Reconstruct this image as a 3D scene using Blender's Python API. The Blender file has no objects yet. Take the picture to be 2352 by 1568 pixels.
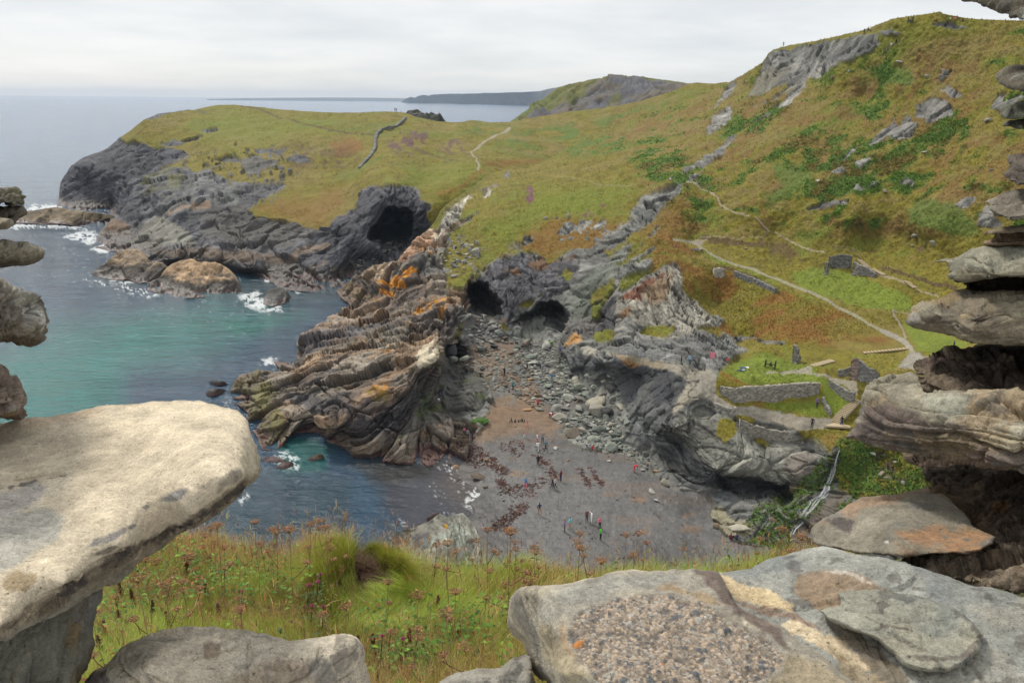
import bpy, bmesh, math, random
import numpy as np
from mathutils import Vector, Matrix, Euler
S = bpy.context.scene
COLL = S.collection
R = math.radians

# ---------------------------------------------------------------- camera
CAMZ = 52.0
PITCH = R(16.32)
ROLL = R(0.45)
FD = 1897.0                      # focal length in units of a 2352 px wide picture
fwd = np.array([0, math.cos(PITCH), -math.sin(PITCH)])
up0 = np.array([0, math.sin(PITCH), math.cos(PITCH)])
rt0 = np.array([1.0, 0, 0])
rgt = rt0 * math.cos(ROLL) + up0 * math.sin(ROLL)
upv = -rt0 * math.sin(ROLL) + up0 * math.cos(ROLL)
CAM = np.array([0, 0, CAMZ])
cd = bpy.data.cameras.new("camera")
cam = bpy.data.objects.new("camera", cd)
COLL.objects.link(cam)
cd.sensor_width = 36.0
cd.lens = 36.0 * FD / 2352.0
cd.clip_start = 0.05
cd.clip_end = 200000
M = Matrix(((rgt[0], upv[0], -fwd[0], 0), (rgt[1], upv[1], -fwd[1], 0), (rgt[2], upv[2], -fwd[2], CAMZ), (0, 0, 0, 1)))
cam.matrix_world = M
S.camera = cam

# ---------------------------------------------------------------- light
SUN_EL, SUN_AZ = R(50), R(322)     # azimuth clockwise from +Y
w = bpy.data.worlds.new("World")
S.world = w
w.use_nodes = True
nt = w.node_tree
nt.nodes.clear()
out = nt.nodes.new("ShaderNodeOutputWorld")
bg = nt.nodes.new("ShaderNodeBackground")
bg.inputs["Strength"].default_value = 0.1
sky = nt.nodes.new("ShaderNodeTexSky")
sky.sky_type = 'NISHITA'
sky.sun_disc = False
sky.sun_elevation = SUN_EL
sky.sun_rotation = SUN_AZ
tc = nt.nodes.new("ShaderNodeTexCoord")
sep = nt.nodes.new("ShaderNodeSeparateXYZ")
nt.links.new(tc.outputs["Generated"], sep.inputs[0])
def mth(op, a, b=None, c=None, tree=nt):
    n = tree.nodes.new("ShaderNodeMath"); n.operation = op
    for i, v in enumerate((a, b, c)):
        if v is None: continue
        if isinstance(v, (int, float)): n.inputs[i].default_value = v
        else: tree.links.new(v, n.inputs[i])
    return n.outputs[0]
# project the cloud deck: direction / (z + k)
zz = mth('ADD', mth('MAXIMUM', sep.outputs[2], 0.0), 0.11)
comb = nt.nodes.new("ShaderNodeCombineXYZ")
nt.links.new(mth('DIVIDE', sep.outputs[0], zz), comb.inputs[0])
nt.links.new(mth('DIVIDE', sep.outputs[1], zz), comb.inputs[1])
def noise(scale, detail, vec, tree=nt, rough=.55):
    n = tree.nodes.new("ShaderNodeTexNoise")
    n.inputs["Scale"].default_value = scale; n.inputs["Detail"].default_value = detail
    n.inputs["Roughness"].default_value = rough
    tree.links.new(vec, n.inputs["Vector"])
    return n.outputs["Fac"]
n1 = noise(0.42, 6, comb.outputs[0])
n2 = noise(1.3, 5, comb.outputs[0])
def ramp(fac, stops, tree=nt):
    n = tree.nodes.new("ShaderNodeValToRGB")
    while len(n.color_ramp.elements) < len(stops): n.color_ramp.elements.new(.5)
    for e, (p, col) in zip(n.color_ramp.elements, stops):
        e.position = p; e.color = (*col, 1)
    tree.links.new(fac, n.inputs[0])
    return n.outputs[0]
dens = mth('ADD', mth('MULTIPLY', n1, .7), mth('MULTIPLY', n2, .3))
deck = ramp(dens, [(.34, (.66, .69, .72)), (.45, (.75, .77, .785)), (.53, (.83, .835, .84)), (.63, (.89, .89, .885))])
# brighter towards the zenith, as an overcast deck is
gain = mth('MULTIPLY', mth('ADD', mth('MULTIPLY', mth('MAXIMUM', sep.outputs[2], 0.0), 0.25), .92), 8.2)
vm = nt.nodes.new("ShaderNodeVectorMath"); vm.operation = 'SCALE'
nt.links.new(deck, vm.inputs[0]); nt.links.new(gain, vm.inputs["Scale"])
mix = nt.nodes.new("ShaderNodeMix"); mix.data_type = 'RGBA'
cover = ramp(sep.outputs[2], [(0.0, (.70, .70, .70)), (.05, (.90, .90, .90)), (.12, (.97, .97, .97)), (1, (.95, .95, .95))])
nt.links.new(cover, mix.inputs["Factor"])
nt.links.new(sky.outputs[0], mix.inputs["A"])
nt.links.new(vm.outputs[0], mix.inputs["B"])
nt.links.new(mix.outputs["Result"], bg.inputs["Color"])
nt.links.new(bg.outputs[0], out.inputs["Surface"])

sl = bpy.data.lights.new("sun", 'SUN')
sl.energy = 2.2
sl.angle = R(10)
sl.color = (1.0, .95, .86)
so = bpy.data.objects.new("sun", sl)
COLL.objects.link(so)
sd = Vector((math.sin(SUN_AZ) * math.cos(SUN_EL), math.cos(SUN_AZ) * math.cos(SUN_EL), math.sin(SUN_EL)))
so.rotation_euler = sd.to_track_quat('Z', 'Y').to_euler()
S.view_settings.view_transform = 'Standard'
S.view_settings.look = 'None'
S.view_settings.exposure = 0.52
S.view_settings.gamma = 1.0
# ---------------------------------------------------------------- helpers
# reading frames: regions of the picture that measurements were read from -> one common picture frame (2352 wide)
K = {'d': (0, 0, 1), '1': (0, 153.7, 1/2.9676), '2': (768.6, 153.7, 1/2.9676), '3': (1537.3, 0, 1/2.8867), '4': (1537.3, 518.8, 1/2.8867),
     '5': (480.4, 518.8, 1/2.914), '6': (960.8, 518.8, 1/2.914), 'm': (0, 1037.6, 1/2.956), 'n': (576.5, 1037.6, 1/2.956),
     'o': (1152.9, 1037.6, 1/1.9615), 'p': (1825.5, 518.8, 1/1.943), 'q': (0, 403.5, 1/2.55), 'r': (1008.8, 816.7, 1/3.472),
     's': (1537.3, 768.6, 1/3.139), 't': (588, 392, .25), 'u': (1176, 392, .25), 'v': (1470, 980, .25)}
def c(k, x, y):
    a = K[k]; return (a[0] + x * a[2], a[1] + y * a[2])
def pts(s):
    """'1: 390,945 400,880 | 2: 10,20' -> list of points in the common frame"""
    o = []
    for seg in s.split('|'):
        k, body = seg.split(':')
        for t in body.split():
            x, y = t.split(','); o.append(c(k.strip(), float(x), float(y)))
    return o
def ctl(s):
    """'1: 390,945,z.5 410,790,D430' -> control points (x, y, mode, value)"""
    o = []
    for seg in s.split('|'):
        k, body = seg.split(':')
        for t in body.split():
            x, y, m = t.split(','); o.append((*c(k.strip(), float(x), float(y)), m[0], float(m[1:])))
    return o
def rays(x, y):
    dx = (np.asarray(x, float) - 1176) / FD; dy = (784 - np.asarray(y, float)) / FD
    return dx[..., None] * rgt + dy[..., None] * upv + fwd
def inv_t(x, y, mode, v):
    d = rays(x, y)
    return d[1] / v if mode == 'D' else d[2] / (v - CAMZ)

# --- noise -------------------------------------------------------
U = np.uint32
def _h(ix, iy, iz, seed):
    n = ix.astype(np.int64).astype(U) * U(374761393) + iy.astype(np.int64).astype(U) * U(668265263) + iz.astype(np.int64).astype(U) * U(2147483629) + U(seed * 1274126177 & 0xffffffff)
    return _mixh(n)
def _mixh(n):
    n = (n ^ (n >> U(13))) * U(1274126177)
    n = (n ^ (n >> U(15))) * U(2246822519)
    n ^= n >> U(16)
    return (n & U(0xffffff)).astype(np.float32) * np.float32(1 / 0xffffff)
def vn(P, seed=0):
    P = np.asarray(P)
    fl = np.floor(P); f = (P - fl).astype(np.float32)
    i = fl.astype(np.int32).astype(U)
    f = f * f * f * (f * (f * 6 - 15) + 10)
    x0 = i[:, 0] * U(374761393) + U(seed * 1274126177 & 0xffffffff); x1 = x0 + U(374761393)
    y0 = i[:, 1] * U(668265263); y1 = y0 + U(668265263)
    z0 = i[:, 2] * U(2147483629); z1 = z0 + U(2147483629)
    fx, fy, fz = f[:, 0], f[:, 1], f[:, 2]
    def row(yz):
        a = _mixh(x0 + yz); return a + (_mixh(x1 + yz) - a) * fx
    a = row(y0 + z0); a += (row(y1 + z0) - a) * fy
    b = row(y0 + z1); b += (row(y1 + z1) - b) * fy
    return (a + (b - a) * fz) * 2 - 1
ROT = np.array([[.36, .48, -.8], [-.8, .6, 0], [.48, .64, .6]])
def fbm(P, octs=4, seed=0, rough=.5):
    P = np.asarray(P, np.float64); a = 1.0; o = 0; tot = 0
    for k in range(octs):
        o = o + a * vn(P, seed + k * 17); tot += a; a *= rough
        P = (P @ ROT.T) * 2.03 + 11.7
    return o / tot * 1.5
def sst(a, b, x):
    t = np.clip((x - a) / (b - a), 0, 1); return t * t * (3 - 2 * t)
def axes(nb):
    nb = np.array(nb, float); nb /= np.linalg.norm(nb)
    a = np.cross(nb, [.2, 1, .1]); a /= np.linalg.norm(a)
    return a, np.cross(nb, a), nb
def strata(P, nb, ths=(2.6, .9, .32), seed=0, joint=2.2, warp=1.2, wscale=.05, crack=.38, step=1.15):
    """bedded, jointed rock: returns displacement (m) and a block tone in -1..1"""
    a, b, nb = axes(nb)
    s = P @ nb + warp * fbm(P * wscale, 3, seed + 5) * 2
    pa, pb = P @ a, P @ b
    w2 = fbm(P * (.3 / ths[0]), 3, seed + 9)
    o = np.zeros(len(P), np.float32); tone = np.zeros(len(P), np.float32)
    for j, th in enumerate(ths):
        q = s / th + w2 * .3; k = np.floor(q); f = q - k
        z0 = np.zeros_like(k)
        ja = pa / (th * joint * 2.6) + _h(k, z0, z0, seed + 31 + j) * 7 + w2 * .3 + pb / (th * joint * 6)
        jb = pb / (th * joint * 1.3) + _h(k, z0, z0, seed + 57 + j) * 5 + w2 * .3
        ka, kb = np.floor(ja), np.floor(jb)
        h = _h(k, z0, z0, seed + 3 + j) * .55 + _h(k, ka, kb, seed + 5 + j) * .45
        e = np.minimum(f, 1 - f)
        ea = np.minimum(ja - ka, 1 - ja + ka); eb = np.minimum(jb - kb, 1 - jb + kb)
        cr = sst(0, .13, e) * sst(0, .035, ea) * sst(0, .045, eb)
        o += (th * (step * (h - .5) + .35 * (f - .5)) - th * crack * (1 - cr)).astype(np.float32)
        tone += (_h(k, ka, kb, seed + 77 + j) - .5) * (.8, .8, .7, .5)[j] + (_h(k, z0, z0, seed + 99 + j) - .5) * .7
    lam = fbm(np.stack([pa * .10, pb * .10, s * 1.5], 1), 4, seed + 41, .6)
    lam2 = fbm(np.stack([pa * .3, pb * .3, s * 4.5], 1), 2, seed + 43, .6)
    o += (lam * .22 + lam2 * .08) * ths[1]
    tone += lam * .9 + lam2 * .5
    return o, tone

def facets(P, nb, size, seed, tilt=.85, warp=.08):
    """fractured rock: bedding-aligned cells, each a tilted plane at its own level. returns displacement (in units of size[0]), crack mask, cell hash"""
    a, b, nb = axes(nb)
    q = np.stack([(P @ nb) / size[0], (P @ a) / size[1], (P @ b) / size[2]], 1)
    q += warp * np.stack([fbm(q * .5, 2, seed + 1), fbm(q * .5, 2, seed + 2), fbm(q * .5, 2, seed + 3)], 1)
    i0 = np.floor(q); n = len(P)
    b1 = np.full(n, 9., np.float32); b2 = np.full(n, 9., np.float32)
    bo = np.zeros((n, 3), np.float32); bh = np.zeros(n, np.float32); bk = np.zeros(n, np.float32)
    fr = (q - i0).astype(np.float32); iu = i0.astype(np.int32)
    for dx in (-1, 0, 1):
        for dy in (-1, 0, 1):
            for dz in (-1, 0, 1):
                cx, cy, cz = iu[:, 0] + dx, iu[:, 1] + dy, iu[:, 2] + dz
                h0 = _h(cx, cy, cz, seed)
                h1 = np.modf(h0 * 97.13)[0]; h2 = np.modf(h0 * 811.7)[0]
                ox = fr[:, 0] - dx - h0; oy = fr[:, 1] - dy - h1; oz = fr[:, 2] - dz - h2
                d = ox * ox + oy * oy + oz * oz
                m1 = d < b1; m2 = ~m1 & (d < b2)
                b2 = np.where(m1, b1, np.where(m2, d, b2)); b1 = np.where(m1, d, b1)
                bo[m1, 0] = ox[m1]; bo[m1, 1] = oy[m1]; bo[m1, 2] = oz[m1]
                bh = np.where(m1, np.modf(h0 * 3571.3)[0], bh); bk = np.where(m1, np.modf(h0 * 173.9)[0], bk)
    e = np.sqrt(b2) - np.sqrt(b1)
    t1 = np.modf(bh * 57.3)[0] - .5; t2 = np.modf(bh * 419.1)[0] - .5; t3 = np.modf(bh * 1013.)[0] - .3
    disp = (bh - .5) + tilt * (t1 * bo[:, 1] + t2 * bo[:, 2] + t3 * bo[:, 0])
    return disp, sst(.0, .07, e), bk
def crag(P, nb, seed, k=1.0):
    """three sizes of fractured, bedded blocks: displacement in metres, tone in -1..1"""
    o = 0; tone = 0; ck = 1
    for j, (th, la, lb, am) in enumerate(((2.4, 13., 8., 1.25), (.95, 5.5, 3.4, .62), (.40, 2.0, 1.3, .30))):
        d, cr, hk = facets(P, nb, (th * k, la * k, lb * k), seed + j * 31)
        o = o + am * k * 1.08 * (d - .34 * (1 - cr)); tone = tone + (hk - .5) * (.75, .9, .8)[j]
    a, b, nb = axes(nb)
    s_ = P @ nb; pa, pb = P @ a, P @ b
    lam = fbm(np.stack([pa * .10, pb * .10, s_ * 1.3 / k], 1), 4, seed + 41, .6)
    o = o + lam * .22 * k
    return o.astype(np.float32), (tone + lam * .8).astype(np.float32)

# --- polygons ----------------------------------------------------
def inside(px, py, poly):
    r = np.zeros(px.shape, bool); n = len(poly)
    for i in range(n):
        x1, y1 = poly[i]; x2, y2 = poly[(i + 1) % n]
        if y1 == y2: continue
        cnd = (y1 > py) != (y2 > py)
        r ^= cnd & (px < (x2 - x1) * (py - y1) / (y2 - y1) + x1)
    return r
def segdist(px, py, poly, closed=True, nearest=False):
    best = np.full(px.shape, 1e18); bx = px.copy() if nearest else None; by = py.copy() if nearest else None
    n = len(poly)
    for i in range(n if closed else n - 1):
        x1, y1 = poly[i]; x2, y2 = poly[(i + 1) % n]
        dx, dy = x2 - x1, y2 - y1
        t = np.clip(((px - x1) * dx + (py - y1) * dy) / (dx * dx + dy * dy + 1e-12), 0, 1)
        qx, qy = x1 + t * dx, y1 + t * dy
        d = (px - qx) ** 2 + (py - qy) ** 2
        m = d < best
        best = np.where(m, d, best)
        if nearest: bx = np.where(m, qx, bx); by = np.where(m, qy, by)
    return (np.sqrt(best), bx, by) if nearest else np.sqrt(best)
def rbf(xc, yc, v, px, py):
    xc = np.asarray(xc) / 300.; yc = np.asarray(yc) / 300.; n = len(xc)
    ker = lambda r2: np.sqrt(r2 + .0016)
    A = np.zeros((n + 3, n + 3)); A[:n, :n] = ker((xc[:, None] - xc) ** 2 + (yc[:, None] - yc) ** 2) + 1e-9 * np.eye(n)
    A[:n, n] = 1; A[:n, n + 1] = xc; A[:n, n + 2] = yc; A[n:, :n] = A[:n, n:].T
    w = np.linalg.solve(A, np.r_[v, 0, 0, 0])
    o = np.empty(len(px))
    for i in range(0, len(px), 60000):
        X = px[i:i+60000] / 300.; Y = py[i:i+60000] / 300.
        o[i:i+60000] = ker((X[:, None] - xc) ** 2 + (Y[:, None] - yc) ** 2) @ w[:n] + w[n] + w[n + 1] * X + w[n + 2] * Y
    return o

class Patch:
    """A surface seen along the rays of one region of the picture, set out in metres by measured distances and heights."""
    def __init__(s, outline, controls, step, rough_edge=0):
        s.outline = outline; s.step = step
        o = np.array(outline); x0, y0 = o.min(0) - step * 2; x1, y1 = o.max(0) + step * 2
        xs = np.arange(x0, x1, step); ys = np.arange(y0, y1, step)
        s.x0, s.y0 = x0, y0
        X, Y = np.meshgrid(xs, ys)
        ins = inside(X, Y, outline)
        nb = np.zeros_like(ins)
        nb[1:] |= ins[:-1]; nb[:-1] |= ins[1:]; nb[:, 1:] |= ins[:, :-1]; nb[:, :-1] |= ins[:, 1:]
        nb[1:, 1:] |= ins[:-1, :-1]; nb[:-1, :-1] |= ins[1:, 1:]; nb[1:, :-1] |= ins[:-1, 1:]; nb[:-1, 1:] |= ins[1:, :-1]
        ring = nb & ~ins
        if ring.any():
            d, bx, by = segdist(X[ring], Y[ring], outline, nearest=True)
            X[ring] = bx; Y[ring] = by
        act = ins | ring
        s.idx = np.full(X.shape, -1, np.int64); s.idx[act] = np.arange(act.sum())
        s.px = X[act]; s.py = Y[act]
        q = act[:-1, :-1] & act[1:, :-1] & act[1:, 1:] & act[:-1, 1:]
        I = s.idx
        s.quads = np.stack([I[:-1, :-1][q], I[1:, :-1][q], I[1:, 1:][q], I[:-1, 1:][q]], 1)
        cx = [k[0] for k in controls]; cy = [k[1] for k in controls]
        cv = [inv_t(*k) for k in controls]
        s.it = np.maximum(rbf(cx, cy, np.array(cv), s.px, s.py), 1e-6)
        s.ray = rays(s.px, s.py)
        s.n = len(s.px)
        s.place()
        s.edge = None
    def place(s, keep=False):
        s.P = CAM + s.ray / s.it[:, None]
        if not keep: s.N = s.normals(s.P)
    def normals(s, P):
        a, b, c_, d = (P[s.quads[:, k]] for k in range(4))
        fn = np.cross(c_ - a, d - b)
        N = np.zeros_like(P)
        for k in range(4):
            for j in range(3): N[:, j] += np.bincount(s.quads[:, k], fn[:, j], s.n)
        N /= np.linalg.norm(N, axis=1)[:, None] + 1e-12
        fl = (N * s.ray).sum(1) > 0
        N[fl] *= -1
        return N
    def dist_edge(s):
        if s.edge is None: s.edge = segdist(s.px, s.py, s.outline)
        return s.edge
    # masks ------------------------------------------------------
    def poly(s, p, soft=8, rag=6, seed=1, fs=None):
        if isinstance(p, str): p = pts(p)
        o = np.array(p); m = soft + rag * 2 + 4
        sel = np.where((s.px > o[:, 0].min() - m) & (s.px < o[:, 0].max() + m) & (s.py > o[:, 1].min() - m) & (s.py < o[:, 1].max() + m))[0]
        w = np.zeros(s.n, np.float32)
        if len(sel) == 0: return w
        px, py = s.px[sel], s.py[sel]
        d = segdist(px, py, p); d = np.where(inside(px, py, p), d, -d)
        if rag:
            q = np.stack([px, py, np.zeros_like(px)], 1)
            d = d + rag * (fbm(q / (rag * 3.2), 4, seed, .6))
        w[sel] = sst(-soft / 2, soft / 2, d)
        return w
    def line(s, p, width, soft=2, rag=1.5, seed=2):
        if isinstance(p, str): p = pts(p)
        o = np.array(p); m = width + soft + rag * 2 + 4
        sel = np.where((s.px > o[:, 0].min() - m) & (s.px < o[:, 0].max() + m) & (s.py > o[:, 1].min() - m) & (s.py < o[:, 1].max() + m))[0]
        w = np.zeros(s.n, np.float32)
        if len(sel) == 0: return w
        px, py = s.px[sel], s.py[sel]
        d = width - segdist(px, py, p, closed=False)
        if rag: d = d + rag * fbm(np.stack([px, py, np.zeros_like(px)], 1) / 7., 3, seed)
        w[sel] = sst(-soft / 2, soft / 2, d)
        return w
    def at(s, x, y):
        """nearest finished surface point to a picture position"""
        j = int(round((x - s.x0) / s.step)); i = int(round((y - s.y0) / s.step))
        for r in range(0, 6):
            sub = s.idx[max(0, i - r):i + r + 1, max(0, j - r):j + r + 1]
            k = sub[sub >= 0]
            if len(k): 
                kk = k[len(k) // 2]
                return s.P[kk]
        return None
    def build(s, name, mat, col, parent=None, back=(0, 5, -5), backs=None, smooth=True, extra=None):
        """mesh with a folded-back rim, so that it has body from the side too"""
        V = s.P; F = s.quads
        e = np.concatenate([F[:, [0, 1]], F[:, [1, 2]], F[:, [2, 3]], F[:, [3, 0]]])
        key = np.sort(e, 1); kk = key[:, 0] * (s.n + 1) + key[:, 1]
        u, inv, cnt = np.unique(kk, return_inverse=True, return_counts=True)
        be = e[cnt[inv] == 1]
        bv = np.unique(be); mp = np.full(s.n, -1); mp[bv] = np.arange(len(bv)) + s.n
        if backs is not None:
            NV = backs(bv)
        else:
            NV = V[bv] + np.array(back)
        V2 = np.concatenate([V, NV]); col2 = np.concatenate([col, col[bv]])
        F2 = np.stack([be[:, 1], be[:, 0], mp[be[:, 0]], mp[be[:, 1]]], 1)
        Q = np.concatenate([F, F2])
        if extra is not None:
            pass
        return quadmesh(name, V2, Q, mat, col2, parent, smooth)
def quadmesh(name, V, Q, mat, col=None, parent=None, smooth=True):
    me = bpy.data.meshes.new(name)
    V = np.asarray(V, np.float32); Q = np.asarray(Q, np.int32); k = Q.shape[1]
    me.vertices.add(len(V)); me.vertices.foreach_set('co', V.ravel())
    me.loops.add(Q.size); me.loops.foreach_set('vertex_index', Q.ravel())
    me.polygons.add(len(Q)); me.polygons.foreach_set('loop_start', np.arange(0, Q.size, k, dtype=np.int32))
    if smooth: me.polygons.foreach_set('use_smooth', np.ones(len(Q), bool))
    if col is not None:
        a = me.attributes.new('Col', 'FLOAT_COLOR', 'POINT')
        cc = np.asarray(col, np.float32)
        if cc.shape[1] == 3: cc = np.concatenate([cc, np.zeros((len(cc), 1), np.float32)], 1)
        a.data.foreach_set('color', cc.ravel())
    me.update(calc_edges=True); me.validate()
    if mat: me.materials.append(mat)
    o = bpy.data.objects.new(name, me); COLL.objects.link(o)
    if parent:
        o.parent = parent; o.location = -parent.location
    return o
def lerp(a, b, w):
    if np.ndim(a) == 2 or np.ndim(b) == 2: return a + (np.asarray(b) - a) * np.asarray(w)[:, None]
    return a + (b - a) * w
def tag(o, label=None, cat=None, group=None, kind=None):
    if label: o['label'] = label
    if cat: o['category'] = cat
    if group: o['group'] = group
    if kind: o['kind'] = kind
    return o
def empty(name, loc, rz=0.0):
    o = bpy.data.objects.new(name, None); COLL.objects.link(o)
    o.location = loc; o.rotation_euler = (0, 0, rz); o.empty_display_size = .2
    return o

# --- materials ---------------------------------------------------
def newmat(name):
    m = bpy.data.materials.new(name); m.use_nodes = True
    b = m.node_tree.nodes["Principled BSDF"]
    return m, m.node_tree, b
def colmat(name, scales, amp=.35, rough=.9, bump=.5, bdist=.05, bscales=None, sat_noise=.0, wet=True, spec=.35, uni=None, grain=None):
    """surface colour from the Col attribute, broken up by several sizes of noise, with bump; Col alpha is wetness"""
    m, t, b = newmat(name)
    N, Lk = t.nodes, t.links
    geo = N.new("ShaderNodeTexCoord")
    vec = geo.outputs["Object"]
    if uni is None:
        at = N.new("ShaderNodeAttribute"); at.attribute_name = "Col"; base = at.outputs["Color"]; alpha = at.outputs["Alpha"]
    else:
        rgb = N.new("ShaderNodeRGB"); rgb.outputs[0].default_value = (*uni, 1); base = rgb.outputs[0]; alpha = None; wet = False
    f = None
    for i, sc in enumerate(scales):
        n = noise(sc, 6, vec, t, .7)
        x = mth('MULTIPLY', mth('SUBTRACT', n, .5, tree=t), amp * 2 * (1 if i == 0 else 1.3), tree=t)
        f = x if f is None else mth('ADD', f, x, tree=t)
    if grain:
        g_ = noise(grain[0], 3, vec, t, .75)
        f = mth('ADD', f, mth('MULTIPLY', mth('SUBTRACT', g_, .5, tree=t), grain[1] * 2, tree=t), tree=t)
        pit = ramp(noise(grain[0] * .38, 2, vec, t, .5), [(.27, (1, 1, 1)), (.34, (0, 0, 0))], t)
        f = mth('SUBTRACT', f, mth('MULTIPLY', pit, grain[2], tree=t), tree=t)
    fac = mth('MAXIMUM', mth('ADD', f, 1.0, tree=t), .15, tree=t)
    sc_ = N.new("ShaderNodeVectorMath"); sc_.operation = 'SCALE'
    Lk.new(base, sc_.inputs[0]); Lk.new(fac, sc_.inputs["Scale"])
    Lk.new(sc_.outputs[0], b.inputs["Base Color"])
    b.inputs["Specular IOR Level"].default_value = spec
    if wet:
        Lk.new(mth('SUBTRACT', rough, mth('MULTIPLY', alpha, rough - .25, tree=t), tree=t), b.inputs["Roughness"])
    else:
        b.inputs["Roughness"].default_value = rough
    h = None
    for i, sc in enumerate(bscales or scales):
        n = noise(sc, 6, vec, t, .65)
        x = mth('MULTIPLY', n, 1.0 / (i + 1), tree=t)
        h = x if h is None else mth('ADD', h, x, tree=t)
    bp = N.new("ShaderNodeBump"); bp.inputs["Strength"].default_value = bump; bp.inputs["Distance"].default_value = bdist
    Lk.new(h, bp.inputs["Height"]); Lk.new(bp.outputs[0], b.inputs["Normal"])
    return m
def plain(name, colr, rough=.8, spec=.3, metal=0, var=.0, vscale=20):
    m, t, b = newmat(name)
    if var:
        tcn = t.nodes.new("ShaderNodeTexCoord")
        n = noise(vscale, 4, tcn.outputs["Object"], t)
        fac = mth('ADD', mth('MULTIPLY', mth('SUBTRACT', n, .5, tree=t), var * 2, tree=t), 1.0, tree=t)
        s_ = t.nodes.new("ShaderNodeVectorMath"); s_.operation = 'SCALE'
        s_.inputs[0].default_value = colr; t.links.new(fac, s_.inputs["Scale"])
        t.links.new(s_.outputs[0], b.inputs["Base Color"])
    else: b.inputs["Base Color"].default_value = (*colr, 1)
    b.inputs["Roughness"].default_value = rough; b.inputs["Specular IOR Level"].default_value = spec
    b.inputs["Metallic"].default_value = metal
    return m
# ---------------------------------------------------------------- terrain colours (real surface colours)
OLIVE = (.140, .118, .012); LIME = (.122, .148, .011); GREEN = (.066, .122, .018); DKGREEN = (.048, .092, .014)
STRAW = (.165, .125, .042); RUST = (.165, .078, .016); BROWN = (.075, .045, .022); HEATHER = (.095, .045, .055)
SLATE = (.050, .050, .057); SLATE2 = (.085, .085, .092); GREY = (.125, .125, .114); PALE = (.30, .285, .245); CREAM = (.40, .36, .27)
GREENGREY = (.155, .165, .135); TAN = (.25, .175, .115); TANLT = (.32, .24, .165); ORANGE = (.38, .175, .028); RED = (.15, .06, .035)
TIDE = (.042, .034, .026); WEED = (.105, .034, .024); SAND = (.100, .096, .092); SANDTAN = (.185, .118, .068); PATHC = (.27, .24, .19)
BLACK = (.022, .022, .024)
mat_land = colmat("land", (.9, 3.6), amp=.42, rough=.92, bump=.8, bdist=.16, bscales=(1.3, 4.0), spec=.3)
mat_far = colmat("far_land", (.02, .1), amp=.25, rough=.95, bump=.3, bdist=1.0, spec=.1)

def shade_rock(P, tone, base, seed, s=.25):
    n = fbm(P * .12, 4, seed); n2 = fbm(P * .9, 3, seed + 3)
    return np.clip(np.asarray(base) * np.exp(.52 * tone + .30 * n + .22 * n2)[:, None], .006, .8)
def grassy(P, base, seed):
    n = fbm(P * .05, 4, seed); n2 = fbm(P * .35, 4, seed + 4); n3 = fbm(P * 1.6, 3, seed + 8)
    colr = np.array(base) * (1 + .30 * n2 + .22 * n3)[:, None]
    colr = lerp(colr, STRAW, sst(.15, .55, n + .5 * n2) * .45)
    colr = lerp(colr, GREEN, sst(.2, .6, -n + .6 * n2) * .35)
    return np.clip(colr, .006, .8)

# ================================================================ headland across the cove
A = Patch(
 pts("1: 385,960 390,940 400,880 410,790 440,740 490,670 560,620 640,590 720,550 800,490 880,440 950,385 1000,345 1100,312 1200,300 1282,295 1330,293 1400,275 1480,262 1600,258 1700,265 1800,278 1900,290 2050,300 2200,312"
     "|2: 0,312 200,310 350,305 480,312 560,340 700,372 800,378 870,375 930,362 1000,366 1060,378 1200,375 1350,345 1600,310 1900,270 2100,230 2338,155"
     "|3: 120,560 180,548 300,557 380,545 430,560 430,800|2: 2200,520 1900,620 1600,700 1350,830 1150,880 1000,930 900,1000 800,1150 740,1250 620,1330 480,1500 330,1568"
     "|5: 1000,400 880,480 700,440 600,440 520,425 470,405 430,385|1: 1910,1510 1860,1470 1700,1410 1560,1385 1450,1365 1200,1350 1000,1345 880,1262 800,1255 750,1256 690,1235 620,1220 640,1190 680,1130 720,1080 700,1005 540,990"),
 ctl("1: 390,945,z.5 540,985,z.4 700,990,z.5 640,1215,z.3 760,1250,z.3 880,1240,z.5 1000,1338,z.4 1200,1345,z.4 1450,1358,z.4 1700,1400,z.4 1910,1500,z.3 2100,1520,z.3 1700,1375,z2.5 1450,1330,z2.5 1200,1320,z2.5 "
     "410,790,D430 560,620,D440 720,550,D445 990,335,D450 1280,295,D470 1600,258,D490 1900,290,D470 2200,312,D445 600,800,D413 560,640,D428 700,850,D404 750,950,D397 900,780,D372 900,950,D345 800,1080,D325 1000,950,D350 1090,930,D330 "
     "890,1180,D299 1200,1000,D302 1100,850,D342 1300,700,D368 1250,580,D402 1000,700,D395 1550,400,D435 1500,600,D378 1500,800,D337 1700,700,D347 1900,800,D320 1450,920,D304 1700,920,D300 2000,1000,D284 1700,1050,D286 1700,1200,D274 1300,1230,D276 1050,1180,D290 2200,1030,D272 2100,1200,D262 2300,1150,D257 2300,1300,D247 2050,1400,D240 1900,500,D392 2200,600,D350"
     "|2: 0,312,D443 480,314,D432 800,380,D420 1000,366,D425 1200,377,D420 1600,312,D430 2100,232,D420 2338,157,D412 0,450,D396 100,700,D330 100,900,D290 400,790,D276 300,850,D268 620,950,D264 200,1050,D256 250,1250,D250 600,800,D287 700,650,D322 980,700,D302 950,550,D350 900,420,D392 1200,420,D397 1400,550,D362 1700,500,D372 1300,660,D326 1600,640,D345 2000,450,D382 850,800,D282 700,900,D272 800,1000,D272 650,1100,D262 "
     "400,1200,z5.5 200,1340,z2.5 450,1270,z4.5 120,1380,z1.2 650,1250,z4.5|3: 430,560,D400 300,557,D405|5: 600,438,z.2 850,345,z.8 980,300,z1.5 880,470,z-.5"), 1.8)
cave = A.poly("2: 262,1150 268,1080 285,1010 320,965 370,945 430,950 490,985 520,1040 528,1110 510,1165 440,1190 350,1185", 12, 22, 3)
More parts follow.
